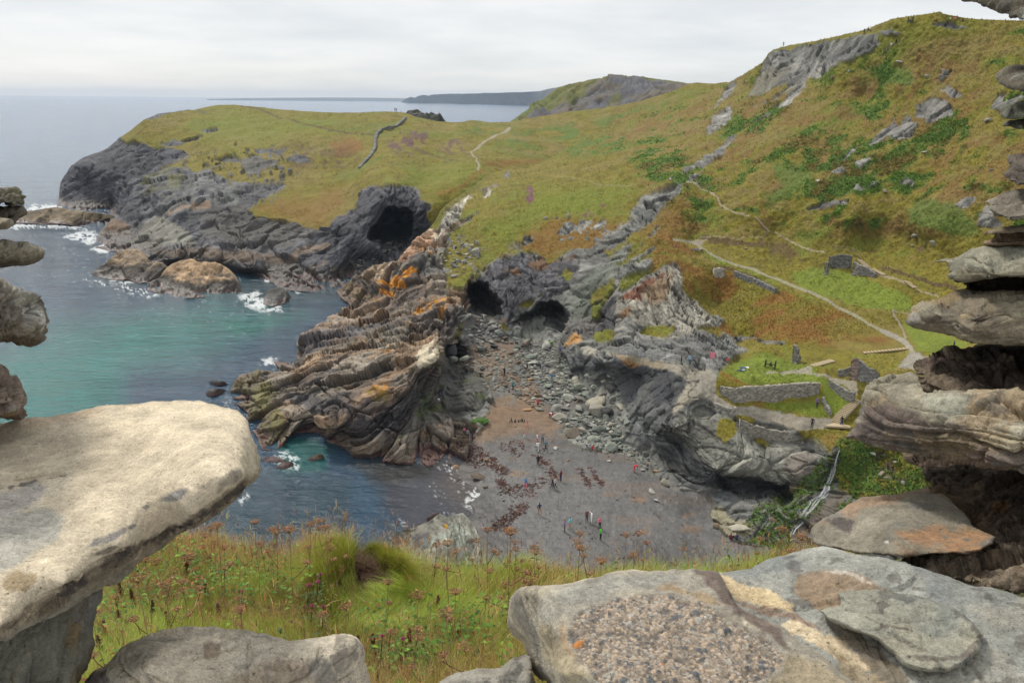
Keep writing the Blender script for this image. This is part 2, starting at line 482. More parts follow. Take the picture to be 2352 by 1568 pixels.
A.it = np.where(cave > .01, np.maximum(A.it / (1 + cave * .2), A.ray[:, 2] / (5.5 - CAMZ)), A.it)
A.place(True)
rock = A.poly("1: 300,1000 380,900 400,700 560,560 700,500 800,480 900,515 1000,545 1100,540 1250,590 1290,600 1230,640 1180,680 1120,700 1160,720 1260,690 1340,720 1420,690 1500,740 1560,800 1700,780 1900,790 1940,800 1880,860 1760,900 1700,980 1760,1020 1900,1020 2050,1080 2150,1100 2230,1090 2320,1020|2: 60,1010 130,960 170,870 260,820 350,800 450,810 540,810 570,850 600,900 660,950 640,1020 680,1200 600,1600|1: 2400,1700 1200,1600 500,1400", 8, 7, 5)
rock = np.maximum(rock, A.poly("1: 1470,630 1540,600 1600,600 1650,640 1600,650 1540,640", 6, 5, 6))
rock = np.maximum(rock, A.poly("1: 1640,640 1720,610 1850,640 1890,660 1800,700 1760,740 1690,730 1660,690", 6, 8, 7) * .85)
rock = np.maximum(rock, A.poly("1: 990,355 988,325 1005,298 1090,288 1275,272 1285,296 1200,310 1100,330 1040,350", 5, 3, 7))
for pstr in ("1: 1100,525 1150,505 1250,500 1360,460 1380,475 1300,500 1220,530 1130,540", "1: 1380,440 1440,415 1480,425 1420,445", "1: 1730,555 1800,545 1880,570 1930,550 1960,575 1850,600 1760,580",
             "1: 1960,640 2050,610 2110,640 2040,655", "1: 1340,300 1390,300 1400,320 1350,322"):
    rock = np.maximum(rock, A.poly(pstr, 5, 5, 8))
nz = fbm(np.stack([A.px, A.py, 0 * A.px], 1) / 9., 4, 12)
scatter = A.poly("1: 1200,650 1500,560 1800,540 2100,560 2050,700 1900,900 1600,900 1400,850", 60, 10, 9)
rock = np.maximum(rock, scatter * sst(.42, .55, nz))
def on(mask, fn, n):
    """evaluate fn only where mask"""
    o_ = np.zeros(n, np.float32); t_ = np.zeros(n, np.float32); i_ = np.where(mask)[0]
    if len(i_): o_[i_], t_[i_] = fn(i_)
    return o_, t_
wr = sst(740, 860, A.px)
d1, t1 = on((rock > .02) & (wr < .99), lambda i: crag(A.P[i], (-.36, -.25, .9), 3, 1.7), A.n)
d2, t2 = on((rock > .02) & (wr > .01), lambda i: crag(A.P[i], (-.62, -.3, .72), 5, 1.4), A.n)
dr = lerp(d1, d2, wr); tn = lerp(t1, t2, wr)
def outward(F, m):
    v = F.ray * np.array([-1., -1, 0]); v /= np.linalg.norm(v, axis=1)[:, None]; v = v + [0, 0, .45]
    N_ = F.N * (1 - .6 * m)[:, None] + v * (.6 * m)[:, None]
    return N_ / (np.linalg.norm(N_, axis=1)[:, None] + 1e-6)
big = fbm(A.P * .045, 3, 21) * 2.4 + (-np.abs(fbm(A.P * .07, 2, 25)) + .3) * 2.0
land = fbm(A.P * .06, 4, 33) * .9 + fbm(A.P * .5, 3, 34) * .25
fade = sst(0, 14, A.dist_edge()) * .7 + .3
A.P = A.P + outward(A, rock) * (lerp(land, big * .8 + dr * 1.1, rock) * fade)[:, None]
gr = grassy(A.P, OLIVE, 40)
gr = lerp(gr, LIME, A.poly("1: 1500,290 1700,300 2100,330 2300,350 2200,430 1900,500 1600,530 1400,500 1300,400", 60, 14, 11) * .55)
gr = lerp(gr, LIME, A.poly("2: 550,700 800,680 950,660 960,760 700,800 500,800", 40, 14, 11) * .6)
gr = lerp(gr, RUST, A.poly("2: 0,500 60,490 180,505 200,560 100,590 0,600|1: 2240,520 2338,500", 10, 7, 12) * .8)
gr = lerp(gr, RUST, A.poly("1: 1900,900 2338,850|2: 60,930 0,1000|1: 2200,1090 1950,1020 1700,950", 40, 14, 13) * .55)
gr = lerp(gr, BROWN, A.poly("1: 1900,560 2100,520 2300,560|2: 150,640 50,700|1: 2250,690 2000,680", 60, 10, 14) * sst(0, .35, fbm(A.P * .13, 4, 44)) * .8)
gr = lerp(gr, HEATHER, np.maximum(A.poly("2: 350,530 440,450 560,440 620,470 600,520 500,600 420,600", 20, 9, 15), A.poly("2: 720,570 760,500 830,480 900,620 850,600 760,590", 18, 8, 16)) * sst(-.2, .3, nz) * .8)
gr = lerp(gr, GREEN, A.poly("2: 820,430 1000,410 1200,440 1400,400 1700,390 2100,280 2338,200 2000,500 1600,560 1300,560 1000,500", 40, 14, 17) * sst(-.1, .25, fbm(A.P * .12, 4, 47)) * .75)
gr = lerp(gr, STRAW, A.poly("2: 1050,480 1400,380 1900,290 2338,160 2338,300 1900,380 1500,560 1100,640 1000,600", 40, 12, 18) * sst(.0, .3, fbm(A.P * .1, 4, 49)) * .6)
gr = lerp(gr, BROWN, A.line("2: 560,560 660,590 760,620 830,640", 3, 3, 2) * .6)
gr = lerp(gr, RUST, A.line("2: 1050,660 1200,650 1400,640", 5, 4, 2) * .6)
gr = lerp(gr, RUST, A.line("2: 1000,715 900,800 820,840 700,870", 5, 5, 3) * .55)
gr = lerp(gr, BROWN, A.line("1: 1640,262 1760,285 1850,320 1900,345 2000,370 2100,395 2250,430|2: 0,430 90,450 180,460 270,465", 1.6, 1.5, 1) * .75)
gr = lerp(gr, PATHC, A.line("2: 975,708 985,680 965,650 970,620 940,590 930,575 960,555 985,530 1030,505 1100,465 1160,440 1195,420", 2.0, 1.6, 1) * .85)
rk = shade_rock(A.P, tn, SLATE2, 60)
rk = lerp(rk, shade_rock(A.P, tn, SLATE, 61), A.poly("1: 380,960 400,760 560,600 760,560 1000,560 1250,590 1150,690 1050,720 900,820 900,960 1000,1000 800,1090 700,1010", 20, 10, 19) * .9)
rk = lerp(rk, shade_rock(A.P, tn, SLATE, 62), A.poly("2: -100,1150 60,1020 170,880 350,800 540,810 660,950 640,1200 300,1400|1: 2100,1500 1900,1480 2200,1250", 20, 10, 20) * .85)
rk = lerp(rk, GREY * (1 + .3 * tn[:, None]), (A.poly("1: 900,830 1050,720 1250,690 1560,600 1900,640 1950,800 1700,920 1450,960 1300,1010 1100,1030 1080,960 1000,830", 20, 8, 21) * sst(-.25, .25, nz + .3 * tn)) * .75)
rk = lerp(rk, np.array((.215, .205, .17)) * (1 + .3 * tn[:, None]), A.poly("1: 880,1240 890,1180 980,1060 1080,1010 1180,1060 1280,1100 1330,1200 1180,1220 1000,1230", 12, 8, 22) * .8)
rk = lerp(rk, (.085, .078, .066), A.poly("1: 1400,960 1700,930 2000,1030 2200,1110 2100,1200 1900,1240 1500,1230 1350,1150", 20, 8, 23) * .7)
rk = lerp(rk, (.135, .095, .06), A.poly("1: 1000,1240 1300,1240 1560,1250 1900,1270 2000,1300 1850,1340 1500,1330 1100,1300", 14, 6, 24) * .75)
rk = lerp(rk, TAN, A.line("1: 1150,1000 1230,955 1330,950 1420,930", 4, 5, 3) * .8)
rk = lerp(rk, TAN, A.line("1: 2010,1290 2120,1230 2230,1200", 6, 5, 4) * .55)
rk = lerp(rk, TAN, A.line("1: 1990,1420 2100,1370 2220,1330", 5, 5, 4) * .45)
rk = lerp(rk, (.19, .12, .07), A.poly("1: 640,1200 690,1090 780,1060 880,1080 860,1150 740,1190", 12, 6, 26) * .75)
rk = lerp(rk, ORANGE, A.poly("1: 2190,1040 2215,1020 2240,1035 2220,1050|2: 20,960 0,1030", 8, 5, 27) * sst(-.1, .3, nz) * .7)
moss = A.poly("1: 900,820 1050,740 1180,700 1300,720 1250,800 1100,850 950,880", 16, 8, 28) * sst(-.1, .25, fbm(A.P * .2, 3, 71)) * .7
rk = lerp(rk, (.11, .105, .03), moss)
z = A.P[:, 2] + fbm(A.P * .3, 3, 66) * 1.1
rk = lerp(rk, TIDE, sst(4.2, 2.0, z) * .85)
rk = lerp(rk, (.085, .045, .038), sst(1.1, .4, z) * .6)
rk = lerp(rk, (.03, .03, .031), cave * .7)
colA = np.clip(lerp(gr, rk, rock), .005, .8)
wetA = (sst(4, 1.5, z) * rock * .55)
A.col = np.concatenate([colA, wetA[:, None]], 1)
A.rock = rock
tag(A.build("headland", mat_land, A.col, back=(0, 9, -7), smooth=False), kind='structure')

# ================================================================ hill above the cove, spit, cliffs and beach
B = Patch(
 pts("3: 430,530|2: 2338,270 2150,320 1900,400 1700,480 1550,570 1435,640 1300,692 1150,705 1040,735 960,800 900,845 830,890 760,940 715,985 690,1040|t: 1600,520 1530,580 1440,650 1370,740 1290,820 1200,840 1090,860 960,950 900,980 730,1105 790,1170 870,1240 760,1290 700,1310 650,1340 660,1380 560,1420 450,1490 390,1568"
     "|5: 590,830 580,870 540,900 430,905 480,960 330,970 200,1000 160,1070 125,1140 180,1190 260,1250 255,1330 330,1420 350,1490 440,1500 510,1470 520,1410 560,1388 650,1378 740,1390 760,1440 850,1460 930,1500 960,1545 1050,1568"
     "|d: 850,1062 950,1085 990,1150 990,1260 900,1330 2900,1330|3: 3800,170 2780,150 2352,137 2100,130 1990,122 1900,106 1850,97 1815,88 1800,78 1780,78 1700,92 1600,108 1520,120 1480,128 1290,198 1000,266 800,302 755,312 690,330 660,352 620,410 560,455"),
 ctl("3: 430,530,D335 620,410,D300 690,332,D296 755,312,D300 1000,266,D272 1290,200,D246 1500,125,D225 1700,93,D215 1790,80,D212 1900,106,D210 2100,130,D205 2352,137,D200 2700,150,D190 3800,170,D165 3800,1400,D125 "
     "300,700,D302 50,707,D335 350,900,D258 700,600,D267 1100,450,D238 1400,330,D227 1300,650,D225 2000,400,D197 2300,700,D172 1700,750,D195 1200,1000,D197 700,1000,D216 1700,1200,D171 2200,1200,D153 600,1400,D192 1200,1450,D172 1700,1500,D156 2000,1500,D150 2700,700,D165 2700,1300,D142 50,1200,D216 "
     "700,345,D292 1000,400,D258 850,500,D268 650,600,D278 1300,250,D238 1100,420,D240"
     "|2: 2150,320,D345 1900,400,D340 1700,480,D330 1550,570,D322 1435,640,D312 1300,692,D303 1150,705,D303 1040,735,D292 960,800,D272 900,845,D260 830,890,D247 760,940,D234 715,985,D226 690,1040,D220 2000,600,D262 1700,700,D262 1500,800,D245 1200,850,D243 1300,950,D224 1700,900,D220 2100,850,D217 1050,1000,D216 1900,1050,D198"
     "|t: 1530,580,D211 1440,650,D205 1370,740,D200 1290,820,D204 1200,840,D210 1090,860,D214 960,950,D218 730,1110,z.2 870,1235,z.3 830,1150,z1 1000,1010,D210 1100,1150,D199 1000,1230,D195 760,1290,D190 660,1340,D186 560,1420,D178 390,1568,D166 1300,1000,D190 1600,800,D194 1800,700,D200 2000,550,D207 1750,950,D184 1950,1000,D178 1500,1250,D172 1800,1250,D163 1500,1450,D158 1100,1400,D168"
     "|5: 580,870,z.2 540,895,z.2 430,900,z.2 330,970,z.2 160,1070,z.2 125,1140,z.1 260,1300,z.2 350,1490,z.2 440,1500,z.1 520,1410,z.2 650,1378,z.4 740,1390,z.3 850,1460,z.3 930,1500,z.3 1050,1565,z.1 480,1000,z2.6 640,885,D153 500,1380,z1.3 520,1250,z3.5 "
     "1480,760,D140 1550,850,D134 900,900,D140 700,1050,D132 900,1100,D126 1050,900,D137 1080,960,D132 1100,1000,D127 1100,1200,D120 1000,1400,D116 1300,1250,D119 1400,1150,D122 1450,1300,z3 1300,1450,z1.6 1550,1330,z2 640,1200,D126 800,1300,D118 1250,1530,z.5 1200,720,D150 1000,780,D148 1350,650,D157 1500,650,D152"
     "|6: 140,760,D136 152,880,D131 130,960,D129 100,1190,D128.5 180,850,z4 180,1000,z3.2 160,1120,z3.4 60,1210,z3 350,1100,z4 300,1200,z3.4 420,1180,z3 "
     "400,660,z7 300,800,z4.8 600,760,z5 800,800,z4.8 550,900,z3.7 900,930,z3.4 700,1050,z2.7 600,1300,z2 400,1450,z1.4 900,1450,z1.7 1100,1500,z1.7 "
     "560,665,D164 650,450,D173 800,300,D183 700,190,D191 1000,150,D192 500,100,D199 300,100,D204 330,430,D173 400,320,D180 200,700,D153 280,560,D163 850,500,D168 960,530,D166 800,680,D167 1000,600,D161 900,780,z5.5 "
     "1050,600,D157 1150,450,D163 1250,250,D175 1200,700,D149 1320,350,D157 1330,600,D145 1310,830,z12 1700,250,D168 1500,400,D156 1750,400,D158 1700,650,D143 1500,750,D136.5 1900,800,z13.6 2000,900,z13 1800,925,z13 1720,920,z13 1400,865,z13 1290,850,z12.5 "
     "1040,710,D147 960,800,D149 1000,950,z4.7 1150,950,D134 1200,1100,z5 1300,1300,z3.2 1400,1000,D128 1500,1200,D119 1600,1400,D110 1500,1500,z2.2 1400,1530,z1.8 1700,1370,D106 1250,1000,D133 1600,1000,D123 1750,1100,D115 1650,1250,D112"
     "|4: 150,110,D190 600,300,D169 1000,470,D152 1500,740,D132 1700,900,D120 1100,250,D166 1500,400,D149 1900,250,D148 1900,450,D138 700,100,D186 1300,100,D172 1600,80,D164 300,310,D172 300,500,D166 700,600,D148 1000,700,D138 500,750,D148 600,850,z12.3 800,900,z12 400,1000,z12 1000,1000,z12 500,1040,z11.8 750,1065,z11.6 1000,1060,z11.6 500,1172,z9.6 620,1165,z9.6 700,1152,z9.7 900,1135,z10 990,1130,z10.4 350,1090,z10.4 250,960,z12.3 "
     "800,1210,z9 640,1230,z8.8 700,1290,z8 1000,1330,z7.6 1130,1340,z7.5 1240,1140,z10.7 1100,1000,z12 1050,1200,z9.3 480,1275,z8 860,1365,z7.6 600,1410,z5.9 900,1445,z5.9 210,1120,z10.6 400,1230,z8.9 1300,950,z12.8 1500,930,D120 1900,800,D123 2200,900,D115"
     "|p: 400,1050,z4.5 350,1180,D98 250,1300,z1 600,1100,D97 900,1100,D98 900,1400,D90"
     "|s: 20,700,D107 200,560,D112.5 330,830,D103 300,950,D101 350,1010,D100.5 360,1060,D103.5 380,1110,z1 600,700,D109.5 600,850,D104.5 620,960,D102 640,1010,D102.5 640,1100,D104 620,1200,z1 900,850,D106.5 900,1000,D102.5 900,1100,D102 850,1170,D102.5 1210,830,z7 1150,1000,D102.5 1080,1180,D99 960,1300,D95 870,1440,z.5 0,1090,z1.1 150,1130,z1 500,1300,z1.4 400,1400,z1 700,1400,z1.2 700,1250,z2 1350,1000,D103 300,1300,z.8"
     "|d: 1060,1040,z.4 1120,1110,z.5 1150,1150,z.5 1130,1200,z.3 1110,1250,z.2 1000,1100,z-.7 1050,1200,z-.5 900,1070,z-1 1000,1260,z-.6 900,1330,z-1 1300,1200,z1 1500,1200,z1 1300,1330,z.8 1700,1330,z.6 2000,1330,D85 2400,1330,D84 1250,1080,z1.3 1450,1100,z1.3"), 1.75)
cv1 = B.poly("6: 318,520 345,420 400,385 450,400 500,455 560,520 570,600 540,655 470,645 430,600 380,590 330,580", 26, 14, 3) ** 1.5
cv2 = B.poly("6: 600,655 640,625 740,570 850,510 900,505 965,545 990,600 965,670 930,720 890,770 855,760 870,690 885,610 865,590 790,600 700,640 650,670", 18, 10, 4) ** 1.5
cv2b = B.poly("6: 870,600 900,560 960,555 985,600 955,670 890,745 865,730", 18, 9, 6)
cv3 = B.poly("s: 345,1025 420,1040 520,1030 640,1040 760,1080 850,1090 900,1200 840,1240 740,1190 640,1190 520,1160 430,1110 360,1080", 10, 5, 6)
cv4 = B.poly("6: 1140,1210 1270,1240 1275,1270 1200,1262 1120,1235", 5, 3, 7)
den = 1 + cv1 * .2 + cv2 * .09 + cv2b * .12 + cv3 * .03
cvm = np.maximum(cv1, np.maximum(cv2, cv2b)) > .01
B.it = np.where(cvm, np.maximum(B.it / den, np.minimum(B.it, B.ray[:, 2] / (6.6 - CAMZ))), B.it / den)
B.place(True)
P = B.P
nz = fbm(np.stack([B.px, B.py, 0 * B.px], 1) / 9., 4, 12)
nz2 = fbm(np.stack([B.px, B.py, 0 * B.px], 1) / 26., 4, 14)
# ---- where it is bare rock / beach / turf
spit = B.poly("2: 1170,790 1110,800 1010,830 900,890 780,960 740,1010 720,1080|t: 1680,530 1640,560 1540,570 1400,660 1200,800 680,1080 700,1300 300,1568|d: 450,900 600,1080 1060,1070 1100,980 1040,950 1012,900 1015,790|t: 1800,1500 1950,1250 1960,1040 2010,950 2350,770 2250,800 2100,900 2000,950 1950,1010 1830,1030 1760,1080 1750,900 1720,870 1700,750 1790,670 1740,640 1800,560 1880,500 1990,400 2030,380 1920,430 1830,470 1900,330 1950,280 1990,250 1950,230 2050,190 2120,150 2190,160 2300,110", 8, 5, 31)
cliff = B.poly("6: 330,400 480,260 690,180 740,160 800,200 880,250 980,190 1060,160 1160,150 1260,60 1440,-60|u: 1090,370 1200,250 1400,160 1600,90 1540,240 1350,360 1300,450 1150,560 1000,650 860,740 900,780 1090,650 1110,680 1040,800 950,880 1000,900 1300,680 1320,700 1170,800 1100,880 1280,800 1290,870 1250,930 1010,1000 1000,1110 1380,880 1500,850 1560,930 1580,1080 1680,1190 1800,1290 1960,1370 1900,1420 1680,1470 1880,1540 2000,1500|s: 480,100 600,130 480,150 420,220 360,270 340,330 330,470 480,520 600,560 900,690 960,740 850,800 1000,830 1130,850 1180,1000 1100,1180 960,1330 870,1500 600,1400 620,1200 400,1130 0,1110|6: 1520,1540 1100,1490 960,1400 1010,1250 1150,1100 1000,1030 930,900 870,760 700,800 600,700 560,660 300,640 150,860 150,760 290,560", 8, 5, 32)
slabs = np.zeros(B.n, np.float32)
for pstr in ("3: 510,655 560,560 620,420 670,340 800,330 900,300 1000,280 1150,245 1300,228 1390,222 1385,290 1330,350 1200,400 1090,440 1060,475 960,530 940,500 870,560 780,600 700,670 690,640 780,570 760,540 650,610",
             "3: 430,545 445,570 400,630 330,690 290,740 300,700 350,620 390,565", "3: 410,690 412,760 380,820 320,860 255,885 250,850 290,780 350,730",
             "3: 920,505 900,580 850,620 790,690 720,730 690,725 760,660 800,600", "3: 700,650 640,690 580,720 560,715 640,670", "3: 690,735 640,790 560,825 555,815 620,765",
             "3: 450,880 420,930 380,1000 320,1050 240,1100 150,1130 80,1150 100,1120 200,1060 290,1010 360,950 380,910", "3: 210,1140 180,1190 120,1200 140,1170"):
    slabs = np.maximum(slabs, B.poly(pstr, 5, 4, 33))
for k, pstr in enumerate(("3: 1630,780 1650,710 1700,660 1770,640 1830,665 1880,710 1880,765 1800,800 1720,830 1690,790", "3: 1800,600 1840,565 1900,590 1945,615 1940,640 1860,640",
             "3: 1330,945 1380,890 1470,840 1500,800 1520,840 1590,770 1610,820 1660,815 1650,860 1600,930 1500,930 1440,900 1380,940", "3: 1140,1045 1200,980 1240,965 1230,1000 1180,1040",
             "3: 1230,1080 1300,1040 1340,1010 1330,1060 1270,1115", "3: 1070,1130 1130,1090 1170,1140 1100,1150", "3: 910,1390 960,1355 1060,1330 1200,1315 1190,1340 1060,1380 940,1395", "3: 1210,1260 1240,1230 1320,1240 1390,1195 1370,1240 1280,1270",
             "3: 1790,520 1820,470 1870,465 1850,510 1800,535", "3: 1730,145 1790,150 1900,130 1920,160 1995,175 1970,192 1880,185 1800,165 1740,155", "3: 1400,215 1440,195 1525,220 1500,232 1410,240", "3: 1535,1225 1560,1190 1620,1205 1600,1230",
             "3: 2050,1430 2080,1380 2110,1370 2160,1430 2200,1480 2150,1500 2050,1490", "3: 1890,1380 1940,1330 2050,1305 2030,1340 1960,1380", "3: 2130,700 2180,620 2220,620 2210,670 2350,600 2352,640 2200,720")):
    slabs = np.maximum(slabs, B.poly(pstr, 4, 5, 40 + k))
for pstr in ("4: 590,760 660,750 780,770 760,800 640,790", "4: 440,740 360,730 340,760 460,770 560,740 550,730", "u: 420,570 440,520 530,480 590,490 560,540 470,580", "u: 600,490 620,460 720,440 740,460", "u: 80,690 110,620 200,600 180,660",
             "u: 1240,620 1300,560 1345,520 1310,580", "u: 440,630 560,600 540,630", "2: 1000,900 1030,840 1090,830 1050,880", "2: 1130,745 1180,735 1190,755"):
    slabs = np.maximum(slabs, B.poly(pstr, 4, 5, 60))
beach = B.poly("6: 400,560 480,600 560,690 620,740 700,770 860,770 880,750 920,800 940,920 1000,1040 1120,1090 1060,1200 1000,1280 960,1400 1100,1500 1400,1530|s: 0,1095 160,1130 290,1140 340,1220 300,1260 310,1340 400,1460 500,1500 870,1560|d: 1850,1340 850,1340 850,1062 1030,1060 1110,985|6: 440,1290 500,1180 480,1050 380,980 280,930 190,850 270,740 310,650", 6, 5, 34)
ledge = B.poly("6: 150,860 260,920 300,980 380,970 470,1040 480,1120 450,1190 380,1240 260,1290 100,1340 -80,1400 -200,1480 40,1160 120,1000", 8, 5, 35)
beach = np.where((spit > .5) & (ledge < .4), 0, beach) * (1 - ledge * .9)
rocky = np.maximum(np.maximum(spit, cliff), slabs); rocky = np.maximum(rocky, ledge)
turf_on = np.zeros(B.n, np.float32)
for pstr in ("u: 440,1000 430,950 500,890 560,930 555,1010 500,1030", "u: 960,1090 1000,1000 1120,930 1250,930 1150,1020 1060,1070", "u: 720,1520 800,1490 900,1455 940,1490 935,1560 760,1568", "u: 700,1160 780,1080 900,980 940,960 930,1090 850,1150 720,1220",
             "u: 1180,1480 1250,1420 1400,1410 1480,1420 1480,1480 1380,1540 1250,1500", "s: 340,640 380,600 470,600 490,650 470,730 420,770 350,720", "s: 470,570 560,570 620,610 590,640 500,600", "u: 30,1270 150,1200 280,1150 240,1200 120,1260", "u: 740,1240 850,1180 820,1260 760,1380 730,1340",
             "s: 600,740 680,750 740,800 700,810", "t: 1790,1040 1850,1000 1940,1000 1950,1020 1900,1070 1830,1080", "t: 1840,640 1900,560 1980,480 2040,430 2020,560 2100,760 2020,900 1960,950 1880,860 1860,760"):
    turf_on = np.maximum(turf_on, B.poly(pstr, 6, 5, 36))
rocky = rocky * (1 - turf_on) * (1 - .96 * sst(.2, .6, beach))
scat = B.poly("t: 1680,560 1800,560 2050,640 2120,760 2000,930 1720,950 1700,720", 20, 8, 37) * sst(.15, .3, nz)
rocky = np.maximum(rocky, scat)
patchy = B.poly("u: 0,700 200,560 600,380 900,420 1100,300 1300,600 1000,1000 500,700", 40, 10, 38) * (1 - rocky)
rocky = np.maximum(rocky, patchy * sst(.33, .5, nz2 + .3 * nz))
green_side = B.poly("s: 1190,760 1500,700 2300,760 2300,1300 1400,1300 1340,1150 1240,1120 1210,1000", 10, 6, 39)
rocky = np.maximum(rocky, sst(7.0, 6.0, P[:, 2]) * (1 - sst(.2, .6, beach)) * (1 - turf_on) * (1 - green_side) * (B.py > 700) * (1 - B.poly("4: 200,1100 1300,1100 1300,1400 900,1400 480,1260", 10, 4, 38)))
fallz = B.line("s: 1212,830 1180,940 1135,1060 1122,1110 1055,1180 1000,1270 930,1345 872,1420", 11, 10, 5)
rocky = np.maximum(rocky, fallz)
rocky = np.clip(rocky, 0, 1)
# ---- shape
w1 = np.clip(spit + ledge, 0, 1)
w3 = np.maximum(B.poly("6: 1640,1180 1800,980 1850,1050|s: 330,400 480,540 960,760 1300,820 1300,1500 300,1300 100,1130 -60,1100|6: 1560,1470 1560,1300", 40, 4, 39), 0)
e1, k1 = on((rocky > .02) & (w1 > .01), lambda i: crag(P[i], (-.42, -.32, .85), 13, 1.15), B.n)
e2, k2 = on((rocky > .02) & (w1 < .99) & (w3 < .99), lambda i: crag(P[i], (-.64, -.25, .72), 15, 1.0), B.n)
e3, k3 = on((rocky > .02) & (w3 > .01), lambda i: crag(P[i], (-.14, -.20, .97), 17, .8), B.n)
de = lerp(lerp(e2, e1 * 1.9, w1), e3 * 1.1, w3) * (1 - .6 * ledge); tn = lerp(lerp(k2, k1, w1), k3, w3)
bigs = (fbm(P * .08, 2, 71) * 1.1 + (.3 - np.abs(fbm(P * .13, 2, 75))) * .8) * (1 - .7 * ledge)
soft = B.poly("u: 150,850 560,650 600,900 470,1090 300,1000", 40, 6, 40)
land = fbm(P * .08, 4, 83) * .7 + fbm(P * .45, 4, 84) * .36 + fbm(P * 1.3, 3, 85) * .20
hill = B.poly("3: 0,1553 2352,1553 2700,100 430,500 -400,900", 60, 4, 41)
land = land + hill * (fbm(P * .18, 4, 86) * .5)
lawn = B.poly("4: 350,960 480,880 800,900 1100,940 1000,1070 700,1070 480,1045|4: 800,1330 560,1180 800,1170 1070,1250|4: 1240,860 1600,850 2300,830 2300,700 1550,650", 20, 2, 42)
land *= 1 - .85 * lawn
sandz = fbm(P * .25, 4, 87) * (.06 + .22 * sst(1.3, .5, P[:, 2])) + sst(.1, .5, nz) * .05
fade = sst(0, 8, B.dist_edge()) * .7 + .3
dsp = lerp(lerp(land, sandz, sst(.3, .7, beach)), (bigs * .8 * (1 - .4 * w1) + de), rocky) * fade
dsp *= 1 - .8 * np.maximum(B.line("4: 30,90 150,110 600,300 1000,470 1500,740 1700,900", 8, 6, 0), 0)
walls = B.poly("4: 200,960 320,960 480,1040 1000,1060 1260,1130 1130,1340 900,1350 500,1290 380,1240 200,1110", 10, 0, 1)
dsp *= 1 - .8 * walls
dsp *= 1 - .65 * B.poly('5: 1350,940 1390,850 1430,750 1510,735 1570,780 1580,870 1520,940 1450,980', 40, 4, 5)
fall = B.poly("6: 940,930 1130,1000 1290,1000 1340,1100 1420,1250 1400,1400 1300,1500 1100,1480 960,1400 1000,1200", 40, 6, 5)
dsp *= 1 - .75 * fall
dsp *= 1 - .75 * B.line("6: 1290,850 1400,866 1560,905 1720,925", 14, 12, 0)
B.P = P + outward(B, rocky) * dsp[:, None]
P = B.P
# ---- colour
gr = grassy(P, OLIVE, 140)
upslope = B.poly("3: 0,1553 2352,1553 2700,100 430,500 -400,900", 40, 4, 41)
gp = .75 * fbm(P * np.array([.07, .07, .11]), 5, 151, .6) + .5 * fbm(P * .26, 4, 152, .6)
gr = lerp(gr, GREEN, upslope * sst(.02, .28, gp) * .9)
gr = lerp(gr, DKGREEN, upslope * sst(.3, .55, gp) * .5)
gr = lerp(gr, STRAW, upslope * sst(-.12, -.4, gp) * .55)
gr = lerp(gr, (.15, .082, .026), upslope * sst(.0, .35, .7 * fbm(P * .12, 4, 155) + .5 * fbm(P * .4, 3, 158)) * .6)
gr = lerp(gr, LIME, B.poly("3: 1000,300 1350,200 1600,130 2100,150 2000,200 1700,250 1400,420 1100,520 900,560", 40, 10, 43) * .45)
gr = lerp(gr, GREEN, B.poly("3: 1300,460 1500,450 1640,520 1600,560 1450,560 1380,510", 14, 10, 44) * .7)
gr = lerp(gr, GREEN, B.poly("3: 680,1100 900,1080 950,1180 800,1330 640,1370 620,1320 760,1240", 14, 10, 45) * .7)
gr = lerp(gr, GREEN, B.poly("3: 1600,1400 1750,1300 2000,1420 2060,1520 1900,1553 1650,1500", 20, 12, 46) * .7)
gr = lerp(gr, GREEN, B.poly("2: 1520,560 1700,490 2000,440 2338,320 2338,500 2100,620 1800,660 1600,620", 30, 12, 47) * sst(-.05, .2, gp) * .8)
gr = lerp(gr, LIME, B.poly("2: 1000,1060 1150,1000 1400,850 1700,820 2000,820 1900,980 1500,1020 1250,1130 1150,1200", 50, 12, 48) * .7)
brown_slope = B.poly("u: 1120,700 1400,560 1600,640 1700,760 1900,880 2352,1060|4: 700,420 900,500 1000,520 1300,640 1500,760 1480,800 1200,820 900,760 700,800 560,760 340,740 280,720 200,600", 24, 10, 49)
gr = lerp(gr, RUST, brown_slope * sst(-.35, .3, fbm(P * .16, 4, 156)) * .85)
gr = lerp(gr, OLIVE, brown_slope * sst(.05, .4, fbm(P * .2, 4, 157)) * .5)
gr = lerp(gr, RUST, B.poly("u: 0,720 200,540 400,400 560,410 800,440 1000,440 1080,480 900,760 700,800 540,720 400,800 200,760", 30, 10, 50) * .75)
gr = lerp(gr, RUST, B.poly("u: 1090,600 1300,420 1500,260 1560,300 1700,560 1500,620 1330,700", 30, 10, 51) * .5)
gr = lerp(gr, BROWN, B.poly("4: 650,120 760,110 860,180 800,210 680,190", 14, 8, 52) * .7)
gr = lerp(gr, BROWN, B.line("4: 230,80 300,100 480,110 620,130", 6, 4, 3) * .8)
gr = lerp(gr, BROWN, B.line("4: 1410,270 1560,330 1700,370 1900,410", 5, 4, 3) * .8)
gr = lerp(gr, BROWN, B.line("4: 290,290 390,285 480,315 600,370 700,440", 5, 5, 3) * .7)
for q, pstr in enumerate(("u: 130,270 150,170 190,170 205,240 170,300", "u: 620,400 700,370 760,380 740,410 660,420", "u: 800,320 860,300 840,360", "4: 590,95 625,95 620,120", "4: 1630,140 1680,140 1670,165", "2: 1300,900 1320,830 1360,850 1355,910", "4: 15,140 40,125 55,155")):
    gr = lerp(gr, (.13, .05, .075), B.poly(pstr, 6, 5, 53 + q) * sst(-.4, .2, nz) * .85)
lawncol = np.array((.125, .165, .017)) * (1 + .16 * fbm(P * .6, 4, 160) + .1 * fbm(P * 2.5, 2, 161))[:, None]
